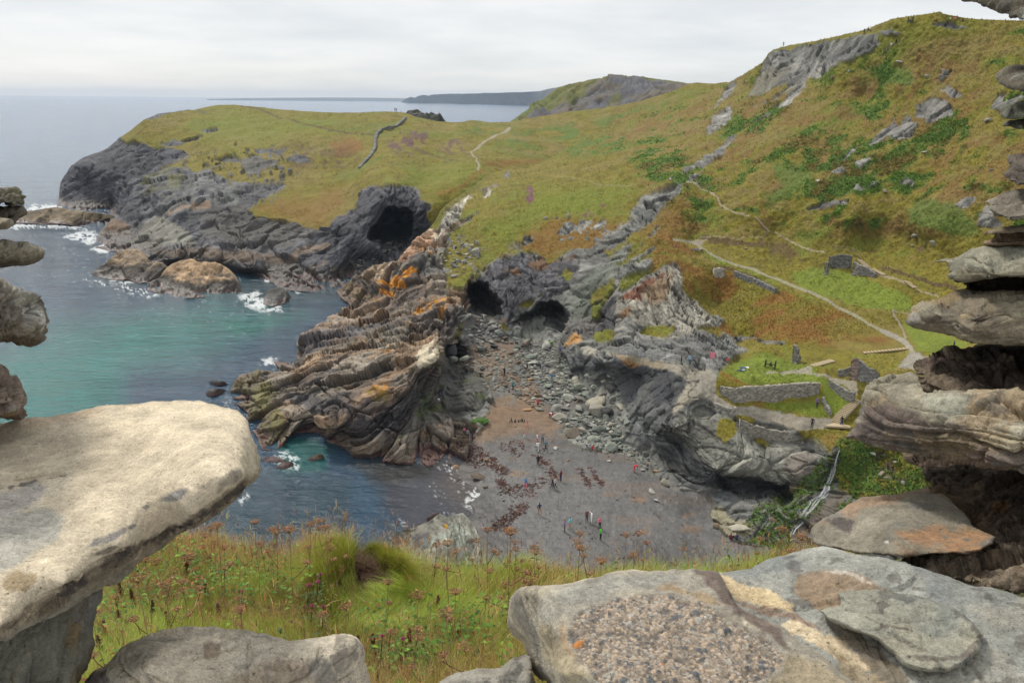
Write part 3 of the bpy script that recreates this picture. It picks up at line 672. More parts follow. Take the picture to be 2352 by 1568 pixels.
for pstr in ("4: 300,985 340,960 480,880 640,850 830,900 940,945 1000,1000 1020,1010 1020,1070 900,1050 700,1060 560,1070 480,1040 400,1000", "4: 800,330 950,280 1200,310 1600,480 1620,560 1450,570 1200,520 1000,460 860,400", "4: 560,1180 720,1170 960,1170 1060,1260 1000,1280 800,1230 640,1200",
             "4: 1020,1010 1100,1080 1200,1190 1180,1250 1090,1280 1030,1180", "4: 1560,650 1700,680 2000,780 1850,860 1640,820 1570,700", "4: 220,180 400,260 600,330 800,440 1000,500 980,510 700,400 500,310 260,220", "4: 1220,860 1600,850 1500,960 1340,980 1230,890"):
    gr = lerp(gr, lawncol, B.poly(pstr, 12, 4, 62) * .85)
gr = lerp(gr, (.17, .125, .02), B.poly("4: 1220,870 1400,860 1590,850 1530,930 1380,985 1280,930", 14, 5, 63) * .7)
gr = lerp(gr, RUST, B.line("4: 345,975 400,1005 480,1045 560,1068 700,1065 860,1055 1000,1065", 3.5, 3, 2) * .7)
gr = lerp(gr, RUST, B.poly("4: 540,1170 640,1160 620,1200 560,1195", 8, 3, 64) * .7)
gr = lerp(gr, (.15, .10, .018), B.poly("s: 1080,740 1180,710 1230,750 1200,800 1110,790", 12, 5, 65) * .8)
gr = lerp(gr, GREEN, B.poly("s: 1200,830 1400,800 1500,900 1500,1100 1350,1100 1250,1000", 20, 8, 66) * .8)
gr = lerp(gr, (.04, .09, .012), green_side * sst(-.2, .3, fbm(P * .5, 4, 215)) * .8)
gr = lerp(gr, (.06, .045, .03), B.poly("p: 330,1010 400,1000 430,1020 380,1035|p: 360,1080 400,1065 410,1090 370,1100|p: 430,1030 465,1030 460,1050 430,1045|p: 455,1125 500,1130 500,1145 460,1140", 4, 5, 68))
gully = B.poly("t: 1640,420 1700,330 1900,200 2050,60 2120,50 1950,230 1750,400 1650,500", 16, 6, 67)
gr = lerp(gr, (.085, .085, .015), gully * .5)
# rock
rk = shade_rock(P, tn, GREY, 170)
spitc = shade_rock(P, tn, (.225, .155, .098), 171)
spitc = lerp(spitc, np.array((.155, .145, .125)) * np.exp(.5 * tn[:, None]), sst(-.1, .3, fbm(P * .13, 4, 172) + .35 * tn) * .75)
spitc = lerp(spitc, SLATE, sst(.15, .45, fbm(P * .10, 4, 173) - .3 * tn) * .6)
rk = lerp(rk, spitc, spit)
rk = lerp(rk, shade_rock(P, tn, TANLT, 174), B.poly("t: 960,950 1100,850 1300,820 1500,600 1620,540 1700,640 1560,700 1400,800 1240,900 1140,1020 1050,980", 10, 5, 68) * .8)
rk = lerp(rk, shade_rock(P, tn, (.31, .17, .10), 174), B.poly("t: 1280,830 1440,650 1560,560 1600,600 1640,690 1500,760 1380,830", 10, 5, 69) * .7)
rk = lerp(rk, shade_rock(P, tn, PALE, 175), B.poly("t: 1620,640 1720,520 1700,440 1760,350 1850,290 1950,230 2000,260 1900,340 1860,460 1750,560 1680,640|t: 1760,600 1840,520 2030,380 2000,450 1900,530", 6, 3, 70) * .9)
rk = lerp(rk, shade_rock(P, tn, (.42, .39, .32), 176), B.poly("2: 730,1040 800,950 880,880 935,885 870,950 830,990 760,1060|2: 1000,900 1030,835 1095,828 1060,870 1020,900|2: 910,960 930,920 980,940 940,950", 5, 3, 71) * .9)
rk = lerp(rk, shade_rock(P, tn, GREY, 177), B.poly("t: 1480,760 1560,700 1790,650 1780,680 1700,800 1720,900 1600,960 1480,900", 8, 4, 72) * .65)
rk = lerp(rk, (.06, .05, .045), B.poly("t: 890,980 960,960 1080,1030 1120,1080 1080,1140 1000,1110 900,1030", 8, 4, 73) * .85)
rk = lerp(rk, (.15, .115, .065), B.poly("t: 730,1105 850,1030 1000,1110 1060,1150 960,1190 860,1215", 8, 4, 74) * .8)
for pstr in ("t: 1335,940 1430,890 1470,890 1460,940 1400,950", "t: 1225,1010 1290,970 1420,945 1430,970 1370,1000 1240,1020", "t: 1130,1050 1150,1020 1370,1018 1360,1058 1220,1062", "t: 1155,1110 1180,1090 1270,1105 1265,1140 1160,1142", "t: 1460,1290 1470,1270 1545,1265 1540,1295"):
    rk = lerp(rk, (.50, .21, .022), B.poly(pstr, 4, 2.5, 75) * .92)
for pstr in ("t: 1550,1230 1680,1160 1790,1140 1700,1220 1600,1290", "t: 1590,1380 1700,1270 1780,1200 1760,1260 1680,1350 1580,1400", "t: 1040,1180 1100,1150 1150,1160 1130,1200", "t: 1450,740 1560,690 1660,660 1600,700 1500,740", "5: 1050,1110 1110,1040 1200,1050 1180,1110 1090,1150", "5: 1180,720 1240,800 1160,850", "t: 1580,770 1650,740 1640,770"):
    rk = lerp(rk, (.40, .185, .028), B.poly(pstr, 8, 5, 76) * sst(-.45, .1, nz) * .8)
rk = lerp(rk, (.16, .14, .03), B.poly("5: 1000,1130 1100,1060 1200,1120 1150,1200 1060,1180", 14, 6, 77) * sst(-.1, .3, nz) * .7)
rk = lerp(rk, (.15, .14, .045), B.poly("5: 130,1140 160,1070 330,970 420,985 400,1060 450,1120 400,1190 470,1230 500,1300 520,1400 350,1480 260,1300", 14, 6, 78) * .75)
rk = lerp(rk, (.52, .46, .33) * (1 + .3 * tn[:, None]), B.poly("5: 1365,930 1400,850 1440,770 1500,755 1550,790 1555,860 1500,920 1450,960", 6, 4, 79) * sst(-.6, .0, nz) * .9)
rk = lerp(rk, (.32, .29, .23), B.poly("5: 1100,740 1200,700 1260,760 1220,800 1140,790", 8, 5, 80) * sst(-.4, .1, nz) * .7)
rk = lerp(rk, shade_rock(P, tn, SLATE2, 178), B.poly("5: 590,830 600,790 760,700 900,720 1120,660 1250,680 1000,730 860,760 760,830 620,880", 10, 4, 81) * .8)
rk = lerp(rk, shade_rock(P, tn, SLATE, 179), B.poly("5: 480,1130 620,1100 760,1130 900,1110 1080,1000 1090,880 1130,960 1010,1110 980,1180 960,1260 860,1310 620,1200", 14, 6, 82) * .75)
rk = lerp(rk, shade_rock(P, tn, SLATE, 180), B.poly("5: 960,1260 1000,1130 1200,1180 1400,1030 1540,930 1540,990 1450,1180 1380,1270 1200,1400 980,1420 760,1430", 18, 6, 83) * .7)
rk = lerp(rk, shade_rock(P, tn, (.04, .039, .04), 181), B.poly("6: 110,790 190,690 300,540 350,400 420,330 560,240 690,175 700,200 560,300 470,400 350,470 310,580 290,620 215,700 150,790", 8, 4, 84) * .6)  # shade beneath the spit's overhang, painted into the rock colour
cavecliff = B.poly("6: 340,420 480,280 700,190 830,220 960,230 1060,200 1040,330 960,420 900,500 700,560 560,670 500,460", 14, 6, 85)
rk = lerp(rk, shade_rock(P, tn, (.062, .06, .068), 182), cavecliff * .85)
rk = lerp(rk, (.15, .078, .03), cavecliff * sst(.12, .3, fbm(P * .22, 4, 183)) * .75)
rk = lerp(rk, np.array((.115, .125, .10)) * np.exp(.5 * tn[:, None]), B.poly("6: 1000,520 1100,400 1200,280 1340,190 1420,110 1400,200 1290,330 1200,470 1140,600 1030,640", 14, 6, 86) * .85)
rk = lerp(rk, shade_rock(P, tn, (.10, .092, .085), 184), B.poly("6: 960,660 1060,600 1150,580 1240,470 1320,460 1320,780 1180,720 1120,760 1000,760", 12, 5, 87) * .85)
rk = lerp(rk, shade_rock(P, tn, (.058, .056, .058), 185), B.poly("6: 1190,690 1210,560 1240,480 1320,455 1318,690 1260,700", 8, 4, 88) * .8)
rk = lerp(rk, (.21, .19, .15), B.line("u: 945,990 955,1150 960,1300 945,1500", 3, 3, 1) * .7)
face = B.poly("u: 960,1150 1180,1050 1400,900 1530,870 1580,1080 1800,1290 1900,1360 1690,1480 1400,1560 1000,1540 960,1300", 12, 6, 89)
rk = lerp(rk, shade_rock(P, tn, (.215, .20, .16), 186), face * .85)
rk = lerp(rk, (.24, .155, .085), face * B.poly("u: 1190,1080 1400,930 1500,950 1420,1150 1250,1200", 20, 8, 90) * .75)
rk = lerp(rk, (.17, .06, .032), B.poly("u: 970,1150 1170,1070 1400,930 1380,980 1190,1090 1180,1180 1000,1170", 6, 5, 91) * .85)
rk = lerp(rk, (.15, .075, .03), B.poly("u: 980,1330 1040,1260 1110,1250 1070,1350", 6, 4, 92) * .8)
rk = lerp(rk, shade_rock(P, tn, (.115, .115, .11), 187), B.poly("u: 950,1380 1100,1340 1250,1500 1400,1540 1700,1480 1900,1560|4: 560,850 250,900 -300,850", 14, 6, 93) * .7)
rk = lerp(rk, shade_rock(P, tn, (.22, .21, .18), 188), B.poly("4: -60,600 0,450 60,330 90,340 140,500 260,600 380,640 300,680 100,700", 10, 5, 94) * sst(-.5, .1, nz) * .6)
main = B.poly("6: 940,900 1000,850 1290,850 1720,930 1850,1000 1840,1120 1700,1280 1560,1480 1380,1380 1420,1250 1340,1100 1290,1000 1150,960 1000,1040", 14, 5, 95)
rk = lerp(rk, shade_rock(P, tn, (.105, .108, .105), 189), main * .85)
rk = lerp(rk, shade_rock(P, tn, SLATE, 190), main * sst(.05, .35, fbm(P * .16, 4, 191)) * .7)
rk = lerp(rk, (.30, .25, .16), B.poly("6: 1280,860 1400,870 1720,935 1740,950 1600,960 1400,910", 8, 4, 96) * .75)
rk = lerp(rk, (.33, .155, .035), B.poly("6: 1340,870 1480,930 1440,950 1380,910", 8, 4, 97) * .6)
rk = lerp(rk, (.38, .20, .06), B.poly("6: 970,780 1000,720 1045,700 1100,730 1090,780 1040,800 990,800", 6, 4, 98) * .85)
rk = lerp(rk, (.34, .32, .26), B.poly("6: 1070,810 1130,800 1200,830 1280,850 1200,870 1100,860", 6, 4, 99) * .8)
low = B.poly("s: 0,700 60,580 180,530 400,560 640,640 960,750 900,830 1100,860 1000,1100 700,1060 330,1010 150,850", 14, 5, 100)
rk = lerp(rk, shade_rock(P, tn, (.20, .195, .162), 192), low * .85)
rk = lerp(rk, (.30, .27, .205), B.poly("6: 1760,1000 1900,960 2000,980 1990,1060 1880,1140 1830,1180 1700,1240 1740,1120|s: 200,240 340,300 330,450 240,450", 12, 5, 101) * .85)
rk = lerp(rk, shade_rock(P, tn, (.075, .062, .052), 193), B.poly("s: 830,880 1040,830 1060,960 1000,1060 900,1040 820,980", 14, 5, 102) * .8)
rk = lerp(rk, shade_rock(P, tn, (.05, .05, .05), 194), B.poly("s: 40,760 140,860 330,1010 640,1040 850,1090 900,1200 740,1190 380,1110 200,1090 0,1000 -100,820", 20, 5, 103) * .8)
rk = lerp(rk, (.15, .12, .05), B.poly("s: 800,1100 860,1080 1000,1100 1010,1200 850,1190", 8, 5, 104) * sst(-.3, .2, nz) * .8)
rk = lerp(rk, (.36, .34, .29), B.poly("s: 800,840 850,800 950,800 940,860 830,860", 6, 4, 105) * .8)
rk = lerp(rk, (.09, .10, .10), B.poly("s: 300,1150 400,1120 480,1180 460,1220 340,1230", 8, 4, 106) * .8)
mossw = B.poly("s: 540,1400 600,1280 640,1240 760,1180 830,1180 1000,1210 1100,1180 1060,1290 960,1340 900,1420 870,1560 560,1500|s: 1140,860 1230,830 1200,1000 1180,1100 1140,1080", 14, 8, 107)
mossw = np.maximum(mossw, B.poly("s: 1180,1310 1240,1200 1340,1150 1330,1180 1250,1260", 8, 4, 108))
rk = lerp(rk, (.055, .105, .012), mossw * sst(-.35, .15, .6 * fbm(P * .8, 4, 195) + .6 * fbm(P * 2.5, 3, 199)) * .9)
rk = lerp(rk, (.23, .205, .13), B.poly("s: 290,1250 380,1240 440,1320 560,1330 640,1380 560,1440 420,1470 300,1380", 10, 5, 109) * .8)
rk = lerp(rk, (.12, .095, .07), B.poly("s: 1050,1250 1200,1130 1300,1120 1180,1320 1080,1400 900,1480 960,1350", 14, 5, 110) * .7)
rk = lerp(rk, shade_rock(P, tn, (.03, .03, .026), 197), fallz * .85)
slabc = shade_rock(P, tn, (.165, .16, .145), 196)
slabc = lerp(slabc, SLATE2, B.poly("3: 1030,380 1100,320 1200,290 1380,230 1380,300 1300,350 1150,400 1090,440", 12, 5, 111) * .8)
slabc = lerp(slabc, (.17, .16, .115), B.poly("3: 510,655 620,420 700,340 850,400 740,500 640,610", 14, 6, 112) * .75)
slabc = lerp(slabc, (.36, .31, .25), B.poly("3: 1050,265 1200,245 1380,225 1200,260 1000,300", 8, 5, 113) * .5)
rk = lerp(rk, slabc, np.clip(slabs * upslope, 0, 1))
ledgec = shade_rock(P, tn, (.075, .072, .062), 197)
ledgec = lerp(ledgec, (.06, .09, .02), sst(.1, .35, fbm(P * .2, 3, 198)) * .55)
ledgec = lerp(ledgec, SAND, B.poly("6: 150,900 200,920 290,960 280,1040 200,1080 140,1040", 10, 3, 114) * .8)
rk = lerp(rk, ledgec, ledge * .9)
zt = P[:, 2] + fbm(P * .3, 3, 66) * .7
rk = lerp(rk, (.085, .066, .045), np.clip(spit * sst(2.6, 1.2, zt), 0, 1) * .7)
rk = lerp(rk, (.10, .045, .04), np.clip(spit * sst(.9, .35, zt), 0, 1) * .7)
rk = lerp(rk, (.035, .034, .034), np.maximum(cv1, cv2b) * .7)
rk = lerp(rk, (.13, .135, .115), B.poly("6: 680,720 760,640 860,590 860,700 830,760 700,770", 8, 4, 115) * .8)
# beach
bc = np.array(SAND) * (1 + .12 * fbm(P * .3, 4, 200) + .10 * fbm(P * np.array([1.5, .4, 1]), 3, 201))[:, None]
tanm = B.poly("6: 180,1420 280,1330 440,1190 560,1150 700,1040 780,1060 820,1200 900,1280 960,1340 900,1400 700,1370 560,1400 440,1440", 26, 8, 116)
bc = lerp(bc, SANDTAN * (1 + .15 * fbm(P * .8, 3, 202))[:, None], np.maximum(tanm * .75, B.poly("6: 200,840 420,780 640,780 700,860 600,950 640,1020 560,1040 400,960 260,920", 24, 8, 117) * .55))
for pstr in ("v: 360,840 420,780 520,770 500,810 430,835", "v: 350,960 430,910 560,920 600,950 480,980", "r: 1530,1150 1550,1120 1640,1125 1660,1155 1580,1165", "r: 1280,1110 1310,1090 1430,1105 1380,1120", "v: -30,690 -10,640 50,660 40,690", "r: 550,960 600,910 720,940 640,960", "r: 1600,1400 1668,1370 1668,1430"):
    bc = lerp(bc, (.17, .105, .058), B.poly(pstr, 12, 4, 118) * .7)
bc *= np.exp(.13 * fbm(P * np.array([.5, 2.2, 1]), 4, 203, .65) + .12 * fbm(P * 3.0, 3, 204, .7))[:, None]
bc = lerp(bc, SANDTAN, sst(.25, .5, fbm(P * np.array([.12, .35, .1]), 4, 205)) * .2)
nz0 = nz; nz = .45 * nz + .75 * fbm(np.stack([B.px, B.py * 1.6, 0 * B.px], 1) / 4.6, 3, 206, .7)
wrack = np.zeros(B.n, np.float32)
wrack = np.maximum(wrack, B.poly("r: 100,730 160,690 260,700 340,740 420,800 500,860 600,920 560,960 440,920 330,870 220,850 180,800", 14, 10, 119) * sst(-.35, .1, nz))
wrack = np.maximum(wrack, B.poly("r: 470,980 540,990 590,1060 560,1100 500,1060", 10, 7, 120) * sst(-.5, .0, nz))
wrack = np.maximum(wrack, B.poly("r: 430,1330 560,1260 640,1180 720,1120 700,1200 620,1280 540,1360 420,1400", 8, 8, 121) * sst(-.4, .1, nz))
wrack = np.maximum(wrack, B.poly("r: 560,1100 640,1040 760,980 860,960 900,1000 760,1070 640,1140", 16, 12, 122) * sst(.05, .35, nz) * .9)
wrack = np.maximum(wrack, B.line("r: 770,800 850,860 900,930 940,970", 7, 6, 6) * sst(-.2, .2, nz))
wrack = np.maximum(wrack, B.line("r: 1120,900 1160,970 1200,1050", 4, 4, 4) * sst(-.3, .1, nz) * .9)
wrack = np.maximum(wrack, B.line("r: 1200,900 1250,970 1300,1040", 4, 4, 4) * sst(-.2, .2, nz) * .8)
wrack = np.maximum(wrack, B.poly("r: 500,720 620,690 760,680 900,700 840,760 700,740 620,800 540,790", 20, 12, 123) * sst(.12, .4, nz) * .8)
wrack = np.maximum(wrack, B.poly("r: 0,740 60,720 200,690 160,760 20,800", 10, 6, 124) * sst(-.3, .1, nz))
bc = lerp(bc, WEED * (1 + .25 * nz[:, None]), np.clip(wrack, 0, 1) * .75)
nz = nz0
bc = lerp(bc, (.05, .045, .04), B.line("v: 80,760 170,830 230,920 260,1000", 2.5, 3, 4) * sst(0, .3, nz) * .8)
bc = lerp(bc, (.06, .052, .055), B.poly("r: 380,1330 300,1250 400,1180 440,1330 340,1420", 20, 4, 125) * .6)
bc = lerp(bc, (.12, .115, .10), B.poly("r: 380,1000 470,1080 560,1120 480,1180 430,1140", 12, 8, 126) * sst(-.2, .2, nz) * .7)
bc = lerp(bc, (.15, .155, .135), np.clip(B.poly("6: 250,760 560,760 860,800 940,930 1000,1100 1040,1300 960,1330 900,1200 820,1100 640,1200 440,1180 480,1040 280,930", 30, 10, 127) * sst(-.1, .25, nz), 0, 1) * .6)
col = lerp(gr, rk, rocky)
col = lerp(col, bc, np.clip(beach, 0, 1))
# worn paths
def trail(s_, wd, cl, a=.9, soft=1.6):
    global col
    col = lerp(col, np.array(cl) * (1 + .15 * fbm(P * 2, 3, 210))[:, None], B.line(s_, wd, soft, 1.0) * a)
trail("4: 30,92 100,102 150,108 200,140 260,185 350,225 440,260 560,290 640,330 740,365 850,410 960,450 1040,490 1120,540 1230,590 1320,650 1420,700 1520,750 1590,800 1620,835", 3.2, (.235, .22, .16), .8)
trail("4: 1420,700 1500,735 1560,765 1600,810", 6, (.24, .22, .18))
trail("4: 1480,570 1520,640 1550,690 1565,740", 2.2, (.24, .21, .16), .8)
trail("4: 1480,573 1580,578", 1.6, (.24, .20, .15), .7)
col = lerp(col, np.array((.245, .225, .19)) * (1 + .15 * fbm(P * 2, 3, 211))[:, None], B.poly("4: 1590,830 1660,840 1790,870 1740,930 1620,960 1500,955 1540,900", 6, 4, 128) * .95)
col = lerp(col, np.array((.24, .215, .165)) * (1 + .12 * fbm(P * 2, 3, 212))[:, None], B.poly("4: 640,965 800,950 940,945 950,980 1100,1010 1240,1050 1250,1120 1210,1110 1160,1060 1030,1020 860,975 660,975", 4, 2, 129) * .9)
col = lerp(col, np.array((.22, .195, .16)) * (1 + .2 * fbm(P * 2, 3, 213))[:, None], B.poly("4: 210,1130 300,1120 420,1190 560,1200 740,1240 900,1270 1080,1270 1080,1340 880,1360 760,1330 600,1290 480,1250 400,1240", 5, 3, 130) * .9)
col = lerp(col, (.33, .31, .25), B.poly("4: 470,1200 560,1200 640,1240 560,1250 480,1240|4: 650,1230 740,1230 730,1255", 5, 4, 131) * .6)
col = lerp(col, np.array((.25, .225, .18)) * (1 + .15 * fbm(P * 1.5, 3, 214))[:, None], B.poly("4: -60,890 40,905 140,925 240,940 310,975 300,1120 200,1110 120,1010 0,960", 6, 3, 132) * .85)
trail("3: 120,1200 250,1265 310,1310 340,1360 410,1410 470,1430 530,1440", 2.0, (.28, .23, .17), .8)
trail("3: 580,1450 630,1510|4: 640,20 660,45", 1.8, (.30, .25, .18), .75)
trail("4: 700,45 800,100 880,135 960,155 1040,180", 2.0, (.28, .23, .16), .8)
trail("4: 1250,215 1290,265 1380,320 1450,350 1560,385", 2.4, (.27, .22, .15), .75)
trail("4: 1590,390 1640,420 1780,465", 2.0, (.27, .23, .16), .7)
col = lerp(col, (.22, .19, .15), B.poly("u: 1610,650 1680,630 1810,640 1720,700", 4, 3, 133) * .75)
trail("4: 210,75 330,80 430,78 600,80 650,50", 1.3, (.24, .2, .14), .6, 1)
trail("u: 350,40 500,50 650,75 800,115 1100,130", 1.2, (.22, .2, .1), .5, 1)
trail("3: 1385,370 1480,300 1560,250", 2.5, (.09, .075, .03), .5)
trail("u: 1760,240 1700,340 1680,430|u: 1650,500 1570,580", 1.6, (.05, .045, .02), .6)
wetb = beach * sst(1.0, .25, P[:, 2] + .25 * nz)
col = lerp(col, (.05, .046, .043), wetb * .7)
wet = np.clip(beach * sst(2.2, .5, P[:, 2] + .3 * nz) * .75 + fallz * .8 + rocky * (spit + w3 * .5) * sst(2.4, .8, zt) * .5 + wrack * .3 + mossw * .2, 0, .9)
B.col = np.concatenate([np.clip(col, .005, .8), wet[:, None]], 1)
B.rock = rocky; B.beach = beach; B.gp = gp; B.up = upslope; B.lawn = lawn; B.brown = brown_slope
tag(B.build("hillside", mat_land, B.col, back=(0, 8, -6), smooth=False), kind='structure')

# ================================================================ far land
def farpatch(name, outl, ctls, step, col_fn, back, mat=None, disp=0, sc=.02):
    F = Patch(pts(outl), ctl(ctls), step)
    if disp:
        e, k = strata(F.P, (-.4, -.2, .9), (9, 4, 1.8), 5, 2.4, 3, .015)
        F.P = F.P + F.N * ((fbm(F.P * sc, 5, 9) * disp + e * .5 * (disp > 2)) * (sst(0, 5, F.dist_edge()) * .8 + .2))[:, None]
    colr = col_fn(F)
    o = F.build(name, mat or mat_land, np.clip(colr, .004, .8), back=back)
    tag(o, kind='structure'); return F
def chill(F):
    g = grassy(F.P * .35, (.095, .10, .018), 300)
    r = lerp(np.array(SLATE2) * np.ones((F.n, 3)), (.10, .085, .062), sst(-.2, .3, fbm(F.P * .03, 4, 302)))
    r *= (1 + .4 * fbm(F.P * np.array([.12, .12, .03]), 4, 305))[:, None]
    m = F.poly("2: 1330,330 1440,290 1560,240 1700,190 1730,130 1800,90 1950,80 2100,90 2400,130 2400,320 1800,400 1300,400 1200,420", 8, 6, 301)
    m *= 1 - .8 * F.poly("2: 1770,290 1850,220 1930,160 1960,180 1880,240 1800,300", 8, 5, 303) 
    colr = lerp(g, r, m)
    colr = lerp(colr, (.16, .085, .04), F.poly("2: 1280,360 1500,300 1700,290 1700,320 1450,350 1300,375", 10, 6, 304) * .5)
    return colr
farpatch("far_hill", "2: 1170,385 1200,370 1260,332 1330,290 1335,270 1370,258 1440,210 1530,140 1600,115 1700,95 1730,86 1800,78 1930,68 2100,74 2250,90 2400,112 2500,140 2500,330 1900,420 1190,440",
  "2: 1200,370,D960 1260,332,D955 1335,275,D960 1440,210,D940 1530,140,D930 1700,95,D900 1930,68,D870 2250,90,D830 2500,140,D800 1400,340,D880 1700,300,D800 2000,280,D750 2400,250,D720 1800,180,D820 2100,150,D800 1190,440,D870 1900,420,D700 2500,330,D680 1600,180,D890", 1.6, chill, (0, 60, -30), None, 7)
farpatch("coastal_rock", "2: 470,330 500,300 540,296 565,288 580,295 600,312 640,325 655,308 680,318 700,322 715,310 740,340 770,380 600,400 470,345",
  "2: 470,330,D540 565,290,D545 655,310,D540 720,312,D535 770,378,D530 600,395,D520", 1.2, lambda F: np.array((.065, .066, .05)) * (1 + .5 * fbm(F.P * .15, 4, 310))[:, None], (0, 14, -20), None, 3.5, .08)
farpatch("distant_coast", "2: 452,241 470,228 490,216 505,210 520,206 545,212 570,200 600,192 625,194 640,199 660,189 780,184 900,183 1000,179 1100,178 1200,175 1300,172 1400,166 1470,150 1530,138 1600,125 1650,290 1330,264 1150,257 1000,251 800,246 700,245",
  "2: 455,241,z0 700,245,z0 1000,251,z0 1150,257,z0 1330,264,z0 1650,290,z0 490,216,D10700 660,190,D10100 900,183,D9100 1100,178,D8500 1300,172,D7700 1470,150,D7200 1600,125,D6900", 1.3,
  lambda F: np.array((.06, .058, .045)) * (1 + .5 * fbm(F.P * np.array([.004, .004, .02]), 5, 311))[:, None], (0, 900, -40), mat_far, 22, .004)
farpatch("far_coast", "d: 470,228 560,226 640,225 720,224.5 800,224.5 860,225 930,226 960,227 960,237 770,233 560,230 480,229",
  "d: 330,225,D16000 500,226,D16000 760,227,D15800 960,231,D15600 560,218,D16100 800,219,D16000", 2.0,
  lambda F: np.array((.10, .10, .085)) * np.ones((F.n, 1)), (0, 500, -60), mat_far, 0)
# ---------------------------------------------------------------- the sea: one level sheet out to the horizon
def hor(x): return 228.7 + (x - 1176) * math.tan(ROLL)
ys = np.concatenate([np.array([.35, .6, 1.0, 1.5, 2.2, 3.2, 4.5, 6, 8]), np.arange(10.5, 1250, 2.6)])
xs = np.arange(-330, 2500, 3.0)
X, YY = np.meshgrid(xs, ys); Y = YY + hor(X)
class Sheet(Patch):
    def __init__(s):
        s.px = X.ravel(); s.py = Y.ravel(); s.n = len(s.px)
        d = rays(s.px, s.py); t = -CAMZ / np.minimum(d[:, 2], -1e-5)
        s.P = CAM + d * t[:, None]; s.P[:, 2] = 0
        I = np.arange(s.n).reshape(X.shape)
        keep = (X[:-1, :-1] < 1250) | (Y[:-1, :-1] < 700)
        s.quads = np.stack([I[:-1, :-1][keep], I[1:, :-1][keep], I[1:, 1:][keep], I[:-1, 1:][keep]], 1)
W = Sheet()
P = W.P
qn = np.stack([W.px, W.py, 0 * W.px], 1)
n1_ = fbm(qn / 60, 4, 400)
col = np.ones((W.n, 3)) * np.array((.026, .055, .088))
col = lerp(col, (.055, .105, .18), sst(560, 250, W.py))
turq = W.poly("d: -300,900 0,820 150,760 330,720 480,690 600,700 640,730 560,780 480,800 300,860 260,980 400,1000 0,1100 -300,1100", 130, 26, 5)
col = lerp(col, (.012, .118, .108), turq * .9)
col = lerp(col, (.012, .12, .09), W.poly("t: -300,1420 0,1380 200,1330 400,1290 500,1330 300,1400 100,1460 -200,1500", 40, 10, 6) * .6)
col = lerp(col, (.012, .036, .045), W.poly("d: 200,640 340,660 560,700 780,700 820,640 760,600 560,620 540,650 340,630", 60, 14, 7) * .8)
col = lerp(col, (.010, .075, .07), W.poly("d: 640,1010 700,1000 760,1030 740,1080 640,1090", 30, 8, 8) * .9)
col = lerp(col, (.026, .046, .056), W.poly("d: 500,1100 620,1080 800,1100 820,1260 400,1300", 60, 10, 9) * .7)
col = lerp(col, (.05, .048, .055), W.poly("d: 860,1070 1060,1040 1130,1150 1110,1260 960,1250 880,1160", 60, 10, 10) * .85)
col = lerp(col, (.02, .02, .016), W.poly("d: 800,1060 900,1050 1010,1060 980,1100 860,1110", 30, 8, 11) * .8)
col = lerp(col, (.085, .074, .068), W.poly('d: 1000,1120 1030,1060 1100,1060 1200,1150 1160,1250 1080,1290 1020,1260 1080,1180', 70, 8, 12) * .85)
foam = np.zeros(W.n, np.float32)
f1 = fbm(P * np.array([.35, .16, 1]), 5, 411, .6); f2 = fbm(P * np.array([.9, .4, 1]), 4, 412, .6)
fof = .62 - 1.9 * np.abs(fbm(P * np.array([1.1, .7, 1]), 4, 413, .6)) + .35 * fbm(P * 3, 3, 414)
fo = .62 - 1.9 * np.abs(f1) + .45 * f2
for k, (p_, a_, th) in enumerate((("1: 160,960 250,935 370,935 390,955 300,965 170,985", 10, -.35), ("1: 80,1090 120,1065 300,1080 440,1075 600,1100 590,1120 400,1090 100,1100", 8, -.2), ("1: 440,1160 520,1130 620,1120 670,1140 640,1210 600,1215 560,1190 480,1175", 12, -.5),
   ("1: 610,1240 700,1200 760,1240 740,1262 660,1262", 8, -.4), ("1: 700,1450 820,1455 960,1450 940,1475 800,1475", 8, -.1), ("1: 1000,1540 1100,1545 1060,1568 990,1560", 8, -.2), ("5: 200,470 260,425 350,440 370,500 380,540 480,535 490,575 400,580 300,560 240,520", 14, -.35),
   ("5: 570,440 600,425 640,445 590,460", 8, -.2), ("5: 350,350 400,345 430,365 380,375", 8, -.2), ("5: 320,960 360,890 440,870 470,880 430,900 490,930 400,960", 12, .0), ("m: 1960,20 1990,0 2040,60 2020,120 1940,115 1880,80 1920,60", 10, -.2), ("m: 1620,330 1680,280 1690,300 1640,360", 8, .0),
   ("n: 1430,350 1520,240 1600,300 1650,360 1620,420 1580,440 1560,400 1480,380", 14, -.12), ("n: 1480,150 1400,110 1420,100 1530,190 1560,230 1500,200", 10, -.1), ("d: 1000,1062 1035,1060 1078,1120 1100,1160 1085,1200 1050,1260 1030,1255 1065,1195 1070,1160 1045,1120 1010,1075", 12, .25), ("d: 940,1110 1000,1100 1040,1150 1045,1190 1010,1245 985,1230 1020,1180 1005,1150 970,1125", 12, .42), ("n: 960,510 1000,450 1070,460 1080,500 1020,500 980,520", 10, .15), ("d: 60,478 120,470 140,476 100,484", 5, -.5),
   ("d: 0,520 60,515 150,520 140,524 20,526", 4, -.2), ("d: 190,640 280,655 340,665 350,690 300,676", 7, .02), ("d: 520,900 560,1000 590,1040 560,1030 510,930", 10, .1), ("5: 420,1560 470,1500 540,1510 600,1568 480,1600", 16, -.1))):
    foam = np.maximum(foam, W.poly(p_, a_, 4, 20 + k) * sst(th + .1, th + .6, fo if '1:' in p_ or ('5:' in p_ and a_ != 16) else fof) * .9)
lace = W.poly("d: 0,520 300,560 600,680 560,760 300,720 100,640 0,600", 120, 10, 50) * sst(.62, .9, fo) * .3
foam = np.clip(np.maximum(foam, lace), 0, 1) * .72
